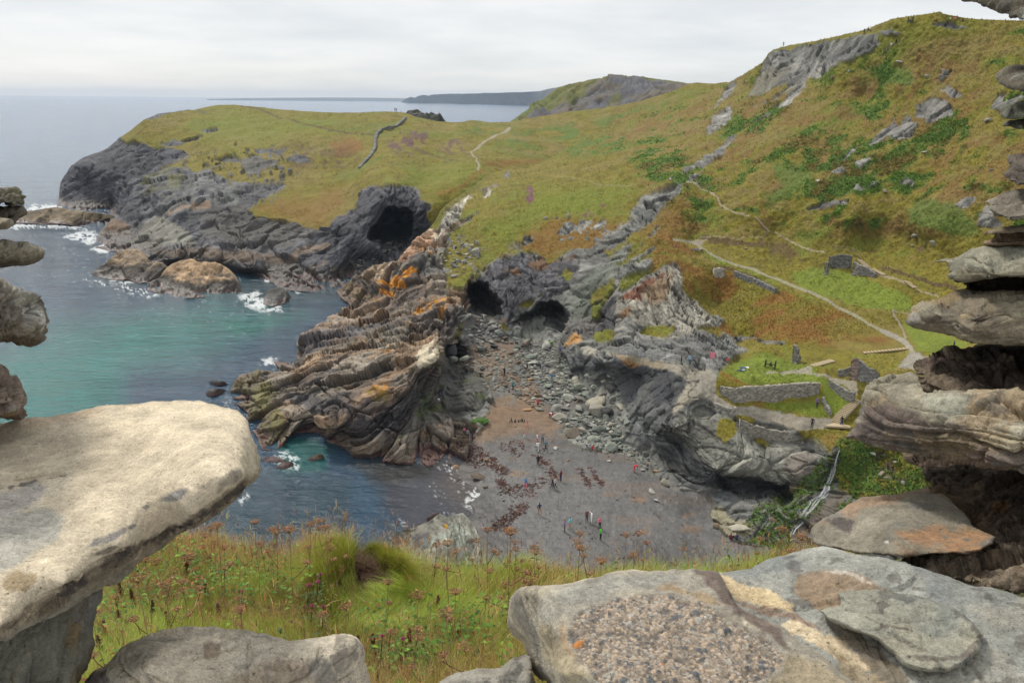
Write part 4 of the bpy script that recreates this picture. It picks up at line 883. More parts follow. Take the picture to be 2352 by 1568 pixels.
Wcol = np.concatenate([np.clip(col * (1 + .12 * n1_)[:, None], .003, .6), foam[:, None]], 1)
m, t, b = newmat("sea_water")
N, Lk = t.nodes, t.links
at = N.new("ShaderNodeAttribute"); at.attribute_name = "Col"
mx = N.new("ShaderNodeMix"); mx.data_type = 'RGBA'
Lk.new(at.outputs["Alpha"], mx.inputs["Factor"]); Lk.new(at.outputs["Color"], mx.inputs["A"]); mx.inputs["B"].default_value = (.78, .80, .80, 1)
Lk.new(mx.outputs["Result"], b.inputs["Base Color"])
Lk.new(mth('ADD', .10, mth('MULTIPLY', at.outputs["Alpha"], .7, tree=t), tree=t), b.inputs["Roughness"])
b.inputs["IOR"].default_value = 1.33; b.inputs["Specular IOR Level"].default_value = .22
tcn = N.new("ShaderNodeTexCoord")
def mapped(sx, sy, rz):
    mp = N.new("ShaderNodeMapping"); mp.inputs["Scale"].default_value = (sx, sy, 1); mp.inputs["Rotation"].default_value = (0, 0, rz)
    Lk.new(tcn.outputs["Object"], mp.inputs["Vector"]); return mp.outputs[0]
h = mth('ADD', mth('MULTIPLY', noise(1.0, 4, mapped(.10, .22, .25), t, .6), 2.2, tree=t),
        mth('ADD', mth('MULTIPLY', noise(1.0, 5, mapped(.45, .8, -.2), t, .6), 1.5, tree=t), mth('MULTIPLY', noise(1.0, 3, mapped(.02, .055, .3), t), 6.0, tree=t), tree=t), tree=t)
bp = N.new("ShaderNodeBump"); bp.inputs["Strength"].default_value = .8; bp.inputs["Distance"].default_value = .55
Lk.new(h, bp.inputs["Height"]); Lk.new(bp.outputs[0], b.inputs["Normal"])
mat_sea = m
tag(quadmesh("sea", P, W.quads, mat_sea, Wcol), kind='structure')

# ---------------------------------------------------------------- rocks standing in the water
mat_skerry = colmat("skerry_rock", (.7, 3), amp=.35, rough=.85, bump=.7, bdist=.15, bscales=(1.2, 4.5))
def skerry(name, outl, ctls, label, colfn, step=1.6, nb=(-.4, -.25, .88), amp=1.0, back=(0, 5, -3), ths=(1.6, .6, .25), cat="sea rock", group="rocks in the sea"):
    F = Patch(pts(outl), ctl(ctls), step)
    kk = max(ths) / 2.0; e, k = crag(F.P, nb, 23, kk); e = e / 1.2
    F.P = F.P + F.N * (((e * 1.2 + fbm(F.P * .15, 2, 24) * .8) * amp) * (sst(0, 6, F.dist_edge()) * .8 + .2))[:, None]
    F.k = k; F.nz = fbm(F.P * .35, 4, 26)
    colr = colfn(F) * np.exp(.5 * k + .25 * F.nz)[:, None]
    zz_ = F.P[:, 2] + .5 * F.nz
    wetn = sst(2.5, .6, zz_) * .6
    o = F.build(name, mat_skerry, np.concatenate([np.clip(colr, .004, .7), wetn[:, None]], 1), back=back, smooth=False)
    return tag(o, label, cat, group)
def tidal(top, dark, lo, hi, edge=(.08, .035, .03)):
    def f(F):
        zz_ = F.P[:, 2] + .9 * F.nz
        cc = lerp(np.ones((F.n, 3)) * np.array(dark), top, sst(lo, hi, zz_))
        return lerp(cc, edge, sst(.7, .2, zz_) * .6)
    return f
skerry("sea_rock", "1: -300,1000 0,960 100,985 180,985 300,965 390,955 500,975 620,990 725,1005 735,1030 690,1055 620,1090 520,1085 400,1070 300,1075 200,1070 120,1062 60,1075 -300,1090",
  "1: -300,1090,z0 60,1075,z.1 300,1075,z.1 520,1085,z.1 690,1060,z.1 -300,1000,z3 180,985,z3.6 390,957,z4.5 620,990,z4 730,1010,z3.5 300,1010,z3.5 500,1020,z3.5", "low flat brown reef below the dark headland cliff, foam along its edge", tidal((.115, .085, .048), (.05, .03, .025), .6, 1.8), back=(0, 8, -2), amp=.7)
skerry("sea_rock", "1: 622,1410 660,1370 720,1345 770,1290 800,1255 870,1240 950,1245 960,1290 1010,1310 1000,1330 1110,1335 1130,1360 1000,1470 940,1475 880,1450 780,1450 700,1440 640,1420",
  "1: 622,1410,z.1 700,1440,z.1 800,1452,z.1 940,1475,z.1 1000,1470,z.2 770,1290,D252 870,1242,D256 950,1250,D256 720,1345,D249 960,1300,D251 1000,1335,D247 1110,1340,D246 860,1350,D247", "dark pointed rock with a cream crest, farther of two big rocks in the bay", tidal((.23, .17, .11), TIDE, 2.6, 4.2))
skerry("sea_rock", "1: 1000,1520 1030,1480 1000,1470 1080,1440 1130,1370 1170,1340 1240,1315 1300,1305 1350,1325 1420,1330 1500,1345 1560,1375 1580,1410 1600,1450 1630,1500 1650,1530 1600,1545 1500,1550 1420,1568 1300,1580 1180,1570 1080,1545",
  "1: 1000,1520,z.1 1080,1545,z.1 1300,1578,z.1 1500,1550,z.1 1650,1530,z.1 1130,1370,D237 1300,1308,D240 1420,1332,D239 1560,1378,D235 1600,1450,D229 1300,1450,D229 1080,1460,D231", "large banded tan rock with a dark wet foot in the bay", tidal((.26, .175, .10), TIDE, 2.2, 3.6))
skerry("sea_rock", "5: 360,520 370,470 400,425 440,412 490,408 515,430 520,480 510,515 470,530 410,538",
  "5: 360,520,z.1 410,538,z.1 510,518,z.1 400,430,D217 490,412,D217 515,440,D215 430,470,D212", "small black rock in a swirl of white foam", tidal((.06, .055, .045), (.03, .026, .022), 1.5, 3), amp=.6)
skerry("sea_rock", "5: 0,1040 40,1032 110,1045 118,1055 80,1070 20,1065", "5: 0,1050,z.1 118,1058,z.1 60,1070,z.1 40,1033,z.9 90,1042,z.8", "upper of two thin dark rocks awash beside the mossy spit end", tidal((.05, .04, .035), (.035, .025, .02), .5, 1), 1.2, amp=.25, back=(0, 1.5, -1), ths=(.7, .3))
skerry("sea_rock", "5: -25,1125 0,1095 50,1085 100,1092 105,1105 60,1130 0,1142", "5: -25,1125,z.1 105,1107,z.1 0,1142,z.1 50,1087,z1.2 0,1098,z1", "lower and rounder of two dark rocks awash beside the mossy spit end", tidal((.05, .04, .035), (.035, .025, .02), .5, 1), 1.2, amp=.25, back=(0, 1.5, -1), ths=(.7, .3))
skerry("sea_rock", "n: 380,55 420,25 460,12 488,18 495,38 470,52 430,60 395,64", "n: 380,57,z.05 430,60,z.05 495,40,z.05 440,20,z.8 480,16,z.9", "brown wet boulder alone in the still dark inlet", tidal((.13, .09, .06), (.04, .03, .025), .3, .7), 1.0, amp=.2, back=(0, 1, -1), ths=(.5, .2))
skerry("sea_rock", "n: 70,50 110,30 170,28 230,50 225,70 150,66 100,70", "n: 70,52,z.05 150,68,z.05 225,70,z.05 110,31,z.5 190,34,z.5", "dark ledge awash in white foam by the inlet", tidal((.035, .028, .026), (.03, .02, .02), .3, .7), 1.0, amp=.2, back=(0, 1, -1), ths=(.5, .2))
skerry("sea_rock", "n: 165,105 200,75 250,60 285,70 280,95 240,110 200,118", "n: 165,107,z.05 220,116,z.05 280,97,z.05 250,62,z.7 210,75,z.6", "dark round rock at the near end of the foam by the inlet", tidal((.035, .028, .026), (.03, .02, .02), .3, .7), 1.0, amp=.2, back=(0, 1, -1), ths=(.5, .2))
skerry("beach_crag", "n: 945,590 960,550 1010,530 1060,520 1080,525 1130,500 1200,470 1270,420 1285,412 1330,440 1380,420 1440,410 1470,440 1490,470 1520,500 1540,550 1570,600 1590,680 1600,760 1100,760 1000,640",
  "n: 945,590,z.2 1000,640,z.4 960,552,z1.2 1130,500,D84 1285,415,D86.5 1380,422,D86.5 1440,412,D87 1490,470,D86 1540,550,D84.5 1590,680,D82 1600,760,D80 1300,560,D81.5 1150,600,D80.5 1100,760,D77 1350,700,D78.5 1220,570,D81 1400,500,D84", "grey green crag with one orange patch between the water and the near turf edge",
  lambda F: lerp(lerp(lerp(np.ones((F.n, 3)) * np.array((.17, .165, .135)), (.26, .29, .24), sst(.0, .4, F.nz) * .6), SLATE, F.poly("n: 1100,580 1140,555 1230,560 1240,620 1180,660 1120,640", 14, 6, 3) * .85), (.42, .24, .02), F.poly("n: 1312,490 1330,480 1342,515 1315,520", 4, 2, 3)), 1.5, (-.5, -.2, .8), .55, (0, 3, -3), (.9, .4, .16), "rock", None)
skerry("sea_rock", "n: 1190,455 1200,440 1250,415 1280,410 1285,425 1240,450 1210,468", "n: 1190,457,z.8 1280,414,z2 1210,467,z.8 1240,425,z1.8", "dark red slab lying against the water side of the grey green crag", lambda F: np.ones((F.n, 3)) * np.array((.075, .045, .04)), 1.0, (-.5, -.2, .8), .15, (0, 1, -1), (.3, .1))
# ---------------------------------------------------------------- the ruined wall: opening framed by slate stones
mat_stone = colmat("wall_stone", (14, 62, 160), amp=.36, rough=.88, bump=.75, bdist=.008, bscales=(35, 150, 420), spec=.3, grain=(300, .7, .55))
mat_mortar = colmat("wall_mortar", (25, 90), amp=.6, rough=.95, bump=1.0, bdist=.03, bscales=(28, 80, 300), spec=.15, grain=(300, .6, .5))
wall_root = empty("ruined_wall", (0, 1.6, 50.4))
tag(wall_root, "ruined rubble wall of rough slate slabs whose opening frames the whole cove", "wall")
WCOUNT = 0
def stone(outl, ctls, label, base, looks=(), r=18, roll=.035, thick=.22, nb=(-.1, -.12, 1), ths=(.075, .03, .012), amp=1.0, step=2.2, rough=.006, lamt=.25, name="stone", mat=None, lumps=0, joint=3.0, rag=8, flat=None):
    global WCOUNT
    WCOUNT += 1; sd = 500 + WCOUNT * 13
    F = Patch(pts(outl), ctl(ctls), step)
    # a weathered outline: nudge the rim in and out
    d = F.dist_edge()
    tt = np.clip(d / r, 0, 1); F.it = 1 / (1 / F.it + roll * (1 - np.sqrt(1 - (1 - tt) ** 2 + 1e-9)))
    F.place()
    e, k = strata(F.P * 30, nb, tuple(x * 30 for x in ths), sd, joint, .8, .06)
    e = e / 30
    cg, ct = crag(F.P, nb, sd + 60, .030)
    n1 = fbm(F.P * 4, 4, sd + 1); n2 = fbm(F.P * 18, 4, sd + 2); n3 = fbm(F.P * 70, 3, sd + 3, .6)
    q = np.stack([F.px, F.py, 0 * F.px], 1)
    rim = fbm(q / 60., 3, sd + 4) * sst(30, 0, d) * .003; ed = .12 + .88 * sst(0, r * .9 + 6, d)
    am_ = 1 if flat is None else .7 - .6 * F.poly(flat, 22, 3, 9)
    amp = amp * am_
    F.P = F.P + F.N * ((e * amp * .5 + n1 * .004 + n2 * rough * .4 + n3 * rough * .25) * ed + cg * amp * .30 * (.35 + .65 * sst(80, 10, d)) + rim)[:, None]
    if lumps: F.P = F.P + F.N * (cg * .55)[:, None]; colr0 = ct
    if lumps: F.P = F.P + F.N * (.4 * lumps * (np.abs(fbm(F.P * 22, 3, sd + 7)) - .2 + .6 * vn(F.P * 45, sd + 8)) * ed)[:, None]
    # rim drawn in and out sideways
    cen = np.array([F.px.mean(), F.py.mean()])
    wob = fbm(q / 75., 3, sd + 5, .5) * rag / FD * sst(30, 0, d)
    dirx = (F.px - cen[0]); diry = (F.py - cen[1]); ln = np.hypot(dirx, diry) + 1e-6
    F.P = F.P + ((wob * dirx / ln)[:, None] * rgt - (wob * diry / ln)[:, None] * upv) / F.it[:, None]
    F.k, F.n1, F.n2, F.n3, F.q = k, n1, n2, n3, q
    colr = np.array(base) * np.exp(lamt * (.6 * k + .6 * ct) + .22 * n1 + .2 * n2 + .14 * n3)[:, None]
    for fn in looks: colr = fn(F, colr)
    m3 = F.P.mean(0)
    def backs(bv):
        B_ = F.P[bv]; u = F.ray[bv] / np.linalg.norm(F.ray[bv], axis=1)[:, None]
        return m3 + (B_ - m3) * .86 + u * thick
    o = F.build(name, mat or mat_stone, np.clip(colr, .006, .8), parent=wall_root, backs=backs)
    if label: o['label'] = label
    return F
def blot(colr, lo, hi, sc, seed, a=.8, stretch=(1, 1, 1)):
    return lambda F, cc: lerp(cc, np.array(colr) * (1 + .2 * F.n3)[:, None], sst(lo, hi, fbm(F.P * np.array(stretch) * sc, 5, seed, .6)) * a)
def spot(p, colr, soft=14, rag=6, a=.85, seed=3, brk=None):
    def f(F, cc):
        wgt = F.poly(p, soft, rag, seed) * a
        if brk is not None: wgt = wgt * sst(brk, brk + .35, F.n2 + .5 * F.n3)
        return lerp(cc, np.array(colr) * (1 + .22 * F.n3 + .15 * F.n2)[:, None], wgt)
    return f
GREYST = (.205, .195, .175); WARM = (.26, .215, .155); CREAMST = (.47, .385, .265); DARKST = (.10, .085, .07); BLUEST = (.20, .205, .195)
lich = blot((.36, .36, .31), .28, .5, 9, 901, .5)
dkl = blot((.07, .065, .06), .34, .5, 16, 902, .6)
ochre = blot((.30, .19, .07), .30, .55, 5, 903, .45)
# --- left side
stone("q: -700,62 0,64 60,62 130,80 141,90 128,102 147,122 149,150 138,170 60,176 -700,174", "q: -700,60,D1.9 140,90,D2.15 60,172,D2.0 147,150,D2.15 -700,172,D1.9", "grey brown stone at the top of the broken edge, green lichen on its ledge", (.13, .115, .08), (blot((.10, .105, .05), .0, .3, 6, 905, .7), dkl), 16, .04, .3)
stone("q: -700,176 60,178 132,180 137,208 145,215 125,240 100,262 75,282 20,276 -700,270", "q: -700,178,D1.95 130,182,D2.2 60,270,D2.1 -700,268,D2.0", "dark squared stone second from the top of the broken edge", (.105, .09, .068), (dkl,), 14, .04, .3)
stone("q: -700,246 0,246 55,248 80,286 62,308 20,322 -700,330", "q: -700,246,D1.75 75,286,D1.95 0,320,D1.85 -700,330,D1.8", "small rounded tan stone under the dark squared stone", (.19, .165, .12), (lich,), 18, .06, .2)
stone("q: -700,390 30,392 100,398 150,402 205,412 240,432 259,455 235,478 200,498 150,512 60,520 0,532 -700,532", "q: -700,392,D1.75 205,413,D2.05 259,455,D2.1 150,510,D2.0 -700,530,D1.8", "thin tongue shaped stone sticking out alone over the sea", (.185, .165, .12), (lich, ochre, spot("q: -700,490 100,500 250,465 200,500 150,515 0,540", (.09, .075, .055))), 18, .06, .25, ths=(.05, .02, .008))
stone("q: -700,560 0,592 60,620 130,668 190,690 232,706 245,730 270,782 278,815 288,850 284,880 292,912 262,925 266,958 218,990 150,996 80,982 20,986 -700,990", "q: -700,580,D1.55 130,668,D1.75 232,706,D1.9 288,850,D1.95 266,955,D1.95 150,992,D1.85 -700,988,D1.65 100,850,D1.68", "large grey brown block with crusty white lichen on its broken end", (.17, .15, .12), (lich, ochre, spot("q: 120,740 200,730 250,790 285,860 270,910 230,900 200,830 150,800", (.42, .41, .37), 14, 10, .85, 4, -.15), spot("q: -700,960 60,955 150,930 240,945 220,990 60,990", (.085, .07, .05), 14, 6, .8)), 26, .06, .3, ths=(.06, .02, .009))
stone("q: -700,1080 0,1108 60,1150 120,1200 150,1262 166,1320 174,1370 182,1412 150,1445 60,1450 -700,1460", "q: -700,1100,D1.6 120,1200,D1.75 182,1410,D1.85 -700,1440,D1.65 60,1300,D1.65", "brown mottled stone just above the big cream slab", (.16, .125, .10), (lich, blot((.12, .075, .085), .1, .35, 7, 906, .6), spot("q: 40,1400 80,1390 75,1430 50,1430", (.30, .19, .05))), 26, .06, .25)
slabtop = "d: -80,960 0,968 100,955 230,930 400,920 455,921 500,930 545,945 570,970 590,1010 598,1050 592,1075|m: 1700,160 1600,235 1480,320 1300,440 1060,560 830,660 600,800 440,905 200,1060 0,1190 -240,1330"
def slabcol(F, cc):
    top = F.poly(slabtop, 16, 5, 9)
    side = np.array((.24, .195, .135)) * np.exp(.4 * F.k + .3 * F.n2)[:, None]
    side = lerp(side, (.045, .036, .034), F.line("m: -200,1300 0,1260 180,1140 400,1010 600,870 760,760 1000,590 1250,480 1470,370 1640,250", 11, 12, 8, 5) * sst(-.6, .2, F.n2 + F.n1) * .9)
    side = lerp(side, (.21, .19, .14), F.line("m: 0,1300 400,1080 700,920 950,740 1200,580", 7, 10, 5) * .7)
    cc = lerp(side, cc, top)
    gran = sst(.1, .5, F.n3) * .12
    cc = cc * (1 - gran)[:, None]
    cc = lerp(cc, (.50, .46, .40), top * sst(.1, .5, fbm(F.P * 3, 4, 921)) * .5)
    return cc
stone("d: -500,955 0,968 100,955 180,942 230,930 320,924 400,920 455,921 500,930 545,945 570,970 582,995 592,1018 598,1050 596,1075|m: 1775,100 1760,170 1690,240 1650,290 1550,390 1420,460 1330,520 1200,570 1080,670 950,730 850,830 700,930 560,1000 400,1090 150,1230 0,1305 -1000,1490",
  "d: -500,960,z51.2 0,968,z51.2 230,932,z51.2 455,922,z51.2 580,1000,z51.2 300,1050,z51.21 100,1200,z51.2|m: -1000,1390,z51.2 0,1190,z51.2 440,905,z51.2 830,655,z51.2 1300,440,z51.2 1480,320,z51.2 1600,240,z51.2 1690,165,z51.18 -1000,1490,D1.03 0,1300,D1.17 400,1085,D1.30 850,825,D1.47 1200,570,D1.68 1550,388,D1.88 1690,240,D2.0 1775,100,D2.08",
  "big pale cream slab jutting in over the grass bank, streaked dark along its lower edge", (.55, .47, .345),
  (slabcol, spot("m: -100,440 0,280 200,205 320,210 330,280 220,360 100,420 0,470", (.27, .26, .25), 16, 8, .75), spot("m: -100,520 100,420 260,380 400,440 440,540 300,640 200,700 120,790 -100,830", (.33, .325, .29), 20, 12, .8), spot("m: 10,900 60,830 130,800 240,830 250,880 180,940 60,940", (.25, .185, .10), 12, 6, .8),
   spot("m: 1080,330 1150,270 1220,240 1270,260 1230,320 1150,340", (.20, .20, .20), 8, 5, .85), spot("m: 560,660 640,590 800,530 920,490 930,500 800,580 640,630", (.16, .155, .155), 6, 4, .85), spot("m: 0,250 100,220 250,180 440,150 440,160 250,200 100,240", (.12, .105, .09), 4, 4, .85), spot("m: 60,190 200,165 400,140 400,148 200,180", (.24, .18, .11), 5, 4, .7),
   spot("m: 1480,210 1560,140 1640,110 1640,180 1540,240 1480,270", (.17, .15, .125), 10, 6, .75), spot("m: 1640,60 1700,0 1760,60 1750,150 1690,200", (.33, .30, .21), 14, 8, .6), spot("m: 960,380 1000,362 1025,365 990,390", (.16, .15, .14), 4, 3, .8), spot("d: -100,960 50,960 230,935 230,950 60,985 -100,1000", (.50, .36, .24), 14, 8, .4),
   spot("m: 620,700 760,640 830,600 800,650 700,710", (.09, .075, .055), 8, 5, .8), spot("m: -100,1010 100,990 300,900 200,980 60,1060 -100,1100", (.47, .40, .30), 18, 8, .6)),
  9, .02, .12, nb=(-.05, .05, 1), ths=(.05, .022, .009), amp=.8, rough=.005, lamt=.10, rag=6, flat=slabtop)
stone("m: -1000,1420 0,1230 200,1120 400,1015 560,915 660,900 704,930 708,985 690,1050 672,1110 660,1200 645,1330 620,1400 590,1490 560,1568 520,1640 -1000,1640", "m: -1000,1420,D1.12 0,1320,D1.22 400,1100,D1.38 700,950,D1.62 650,1300,D1.55 560,1600,D1.45 100,1500,D1.25 -1000,1640,D1.1", "grey green stone propping the big cream slab from below", (.15, .145, .115), (ochre, spot("m: 560,1060 640,970 690,960 690,1050 650,1200 590,1220 560,1150", (.20, .195, .185), 12, 8, .8), blot((.17, .12, .06), .1, .5, 6, 907, .5)), 24, .07, .3, nb=(-.9, -.1, .3), amp=.7)
stone("m: 560,1620 575,1568 620,1490 700,1440 760,1382 830,1330 900,1290 1000,1252 1100,1225 1200,1205 1300,1196 1450,1180 1530,1192 1600,1210 1750,1225 1900,1250 1980,1260 2200,1245|n: 350,1258 500,1245 600,1232 640,1230 690,1245 720,1265 740,1290 770,1320 782,1360 775,1430 790,1480 800,1520 830,1600 830,1700|m: 560,1700",
  "m: 575,1568,z50.82 760,1382,z50.9 1100,1225,z50.9 1450,1180,z50.9 2000,1262,z50.9|n: 640,1232,z50.9 740,1290,z50.88 782,1360,z50.84 800,1540,z50.78 830,1700,z50.7 300,1450,z50.92|m: 1000,1450,z50.93 600,1700,z50.78 1400,1650,z50.9", "wide pale sill stone in the middle of the opening, mottled cream and grey", (.50, .44, .34), (blot((.43, .385, .31), -.1, .3, 6, 908, .7), spot("m: 575,1600 620,1500 760,1390 900,1300 1100,1240 1250,1270 1000,1400 900,1500 800,1600", (.19, .175, .14), 24, 12, .8), spot("m: 560,1620 600,1510 700,1480 760,1540 720,1600", (.06, .05, .05), 16, 8, .8), spot("m: 1380,1290 1500,1290 1490,1370 1400,1400", (.17, .11, .07), 12, 10, .6), spot("n: 160,1430 300,1400 420,1470 380,1568 100,1600 -160,1568 -100,1500", (.26, .20, .14), 24, 14, .6), blot((.15, .135, .115), .28, .45, 14, 909, .6), spot("n: 400,1420 480,1400 540,1480 620,1560 460,1600", (.17, .165, .15), 12, 10, .7)), 30, .06, .2, nb=(.1, -.1, 1), amp=.5, lamt=.12)
stone("n: 1240,1640 1270,1568 1330,1530 1390,1505 1450,1490 1530,1475 1600,1465 1700,1466 1740,1440 1760,1420 1830,1390 1880,1386 1900,1420 1910,1470 1930,1560 1930,1700 1240,1700", "n: 1270,1568,z50.75 1450,1490,z50.75 1700,1466,z50.76 1830,1390,z50.78 1900,1500,z50.8 1930,1700,z50.75 1240,1700,z50.7", "small grey stone tucked under the left corner of the pebbly slab", (.25, .235, .20), (lich, dkl), 22, .05, .18, amp=.5, lamt=.12)
# --- sill, right
pebz = "o: 290,800 330,740 400,690 500,660 620,640 760,640 900,680 980,740 1090,790 1180,840 1240,880 1270,930 1200,1000 1100,1100 480,1100 400,990 350,930 300,870"
def pebbles(F, cc):
    wz = F.poly(pebz, 14, 8, 11)
    out_ = cc
    # rounded pebbles set in the matrix, several sizes (cells in the plane of the slab)
    base_ = np.array((.24, .195, .15)) * (1 + .3 * F.n3 + .2 * F.n2)[:, None]
    hgt = np.zeros(F.n)
    for cell, sd, dens_ in ((.0065, 1, .72), (.011, 2, .42), (.020, 3, .14)):
        g = F.P[:, :2] / cell + .25 * np.stack([vn(F.P * 40, 7), vn(F.P * 40, 8)], 1)
        best = np.full(F.n, 9.); bid = np.zeros(F.n)
        i0 = np.floor(g)
        for dx in (-1, 0, 1):
            for dy in (-1, 0, 1):
                ci = i0 + np.array([dx, dy]); zz = np.zeros(F.n)
                jx = _h(ci[:, 0], ci[:, 1], zz, sd + 40); jy = _h(ci[:, 0], ci[:, 1], zz, sd + 50)
                rr = .28 + .26 * _h(ci[:, 0], ci[:, 1], zz, sd + 60)
                on = _h(ci[:, 0], ci[:, 1], zz, sd + 70) < dens_
                dd = np.hypot(g[:, 0] - ci[:, 0] - jx, (g[:, 1] - ci[:, 1] - jy) * 1.25) / rr
                dd = np.where(on, dd, 9); mk = dd < best
                best = np.where(mk, dd, best); bid = np.where(mk, _h(ci[:, 0], ci[:, 1], zz, sd + 80), bid)
        pc = np.where((bid < .36)[:, None], np.array((.12, .125, .13)), np.where((bid < .72)[:, None], np.array((.42, .33, .24)), np.array((.33, .31, .27))))
        pc = np.where((bid > .994)[:, None], np.array((.42, .17, .05)), pc)
        pw = sst(1.05, .85, best)
        base_ = lerp(base_, pc * (1 + .2 * (bid - .5))[:, None], pw)
        hgt = np.maximum(hgt, np.sqrt(np.clip(1 - best ** 2, 0, 1)) * cell * .24)
    F.P = F.P + F.N * ((hgt - .004 + .003 * F.n3) * wz)[:, None]
    return lerp(out_, base_, wz)
crack = "970,545 1010,600 1040,650 1100,700 1150,730 1260,800 1330,850 1400,900 1500,970 1600,1045 1700,1130"
stone("o: 10,790 12,760 20,725 30,690 45,655 70,630 100,612 130,605 200,594 300,585 380,568 450,555 520,540 600,530 650,526 700,525 780,528 850,530 920,538 " + crack + " 150,1180 150,1075 200,1042 160,1035 140,1010 130,990 120,950 110,920 100,885 90,860 60,842 30,820",
  "o: 12,770,z50.76 30,690,z50.84 130,612,z50.96 300,590,z51 600,532,z51 850,534,z51 970,550,z51 1260,800,z51 1700,1130,z51 700,800,z51.0 350,850,z50.99 280,1000,z50.97 200,800,z50.95 90,850,z50.74 130,990,z50.72 160,1120,z50.74 200,1045,z50.78 600,1180,z51", "big sill slab with a rough patch of pebbly conglomerate across its top", (.37, .33, .25),
  (blot((.23, .215, .185), -.1, .3, 7, 910, .7), blot((.10, .085, .07), .3, .5, 16, 911, .5), spot("o: 200,640 300,600 500,560 700,540 800,560 640,620 460,640 300,690 250,760 190,780 160,720", (.27, .265, .23), 20, 10, .7), spot("o: 700,605 760,590 860,625 960,660 1000,690 940,690 820,640 720,615", (.33, .21, .09), 10, 7, .5), spot("o: 860,535 960,545 1000,600 1060,660 1130,700 1250,820 1280,880 1210,830 1100,750 1000,680 930,600", (.125, .09, .075), 10, 6, .85), spot("o: 800,1060 850,990 900,975 960,1000 970,1060 900,1110", (.37, .17, .06), 12, 6, .8), spot("o: 1250,900 1400,930 1600,1050 1500,1150 1100,1120 1250,980", (.27, .22, .14), 26, 10, .8), spot("o: 180,780 260,820 300,900 340,960 420,1010 300,1060 180,900", (.35, .285, .17), 20, 8, .6), spot("o: 270,770 285,860 330,920 300,900 262,830", (.33, .19, .08), 10, 5, .6), pebbles), 20, .05, .22, nb=(.05, -.05, 1), amp=.14, lamt=.08)
crack2 = " ".join("%d,%d" % (float(t.split(",")[0]) - 60, float(t.split(",")[1]) + 22) for t in crack.split()[1:])
stone("o: 970,545 " + crack2 + " 1900,1200 3300,1200 3300,720 2352,645 2250,612 2200,600 2120,585 2060,570 1980,550 1900,530 1830,508 1760,490 1700,476 1640,465 1560,450 1500,440 1450,434 1400,432 1350,438 1300,446 1250,462 1200,482 1165,508 1130,526 1050,536",
  "o: 970,545,z50.985 1200,484,z51 1400,434,z51.01 1760,492,z51.03 2200,602,z51.06 3300,720,z51.08 1260,790,z50.975 1700,1110,z50.965 1200,822,z50.955 1540,1067,z50.95 2000,900,z51.02 3300,1200,z51.05 1500,650,z51.01", "wide blue grey sill slab with cream mortar smears down its broken edge", (.27, .27, .24),
  (blot((.28, .265, .215), .0, .35, 5, 912, .7), blot((.16, .175, .175), .1, .4, 4, 913, .6), blot((.09, .08, .07), .33, .5, 22, 914, .6), spot("o: 968,545 1030,570 1110,595 1200,620 1310,685 1312,722 1180,692 1060,655 1000,610", (.50, .39, .23), 8, 5, .9), spot("o: 1250,770 1300,748 1380,780 1450,820 1540,828 1580,900 1690,975 1640,992 1500,925 1400,860 1300,812", (.52, .42, .28), 6, 4, .92), spot("o: 1040,650 1180,692 1312,722 1450,800 1400,790 1300,750 1200,735 1100,690", (.19, .125, .085), 8, 5, .8), spot("o: 1100,570 1250,590 1310,600 1250,640 1150,600", (.33, .32, .28), 10, 5, .6), spot("o: 1450,760 1600,810 1700,880 1800,980 1860,1060 1750,1120 1650,990 1580,890 1500,810", (.13, .10, .065), 14, 8, .8), spot("o: 1440,830 1520,900 1640,990 1760,1080 1700,1130 1560,1040", (.29, .22, .13), 12, 6, .7),
   spot("o: 1310,600 1330,560 1400,540 1480,530 1560,548 1680,590 1740,620 1640,625 1560,620 1520,640 1530,690 1450,710 1400,690 1340,650", (.25, .17, .10), 8, 6, .75), spot("o: 1440,540 1500,534 1580,552 1680,596 1660,600 1560,562", (.46, .42, .36), 4, 3, .7)), 22, .05, .2, nb=(.05, -.1, 1), amp=.3, lamt=.08)
stone("o: 1425,712 1470,700 1522,690 1525,660 1512,640 1540,622 1600,612 1680,614 1750,620 1830,634 1900,650 2000,690 2080,730 2130,770 2170,822 2150,880 2120,930 2070,965 2000,985 1930,990 1880,985 1830,970 1800,950 1770,915 1740,890 1690,855 1620,825 1540,790 1470,760", "o: 1425,712,z51.03 1600,612,z51.035 2080,730,z51.06 2170,822,z51.06 2000,985,z51.035 1740,890,z51.02 1800,760,z51.055", "layered grey green plate lying flat on the blue grey sill slab", (.28, .275, .22), (blot((.19, .20, .18), .0, .35, 5, 915, .7), blot((.30, .28, .21), .2, .5, 7, 916, .6), dkl, spot("o: 1640,740 1720,770 1850,795 1850,800 1720,785", (.10, .085, .07), 3, 3, .8), spot("o: 1780,900 1900,915 2080,900 2150,830 2120,910 2000,935 1880,930", (.12, .10, .085), 4, 4, .7)), 12, .035, .05, nb=(.05, -.05, 1), ths=(.02, .009, .004), amp=.45, lamt=.12)
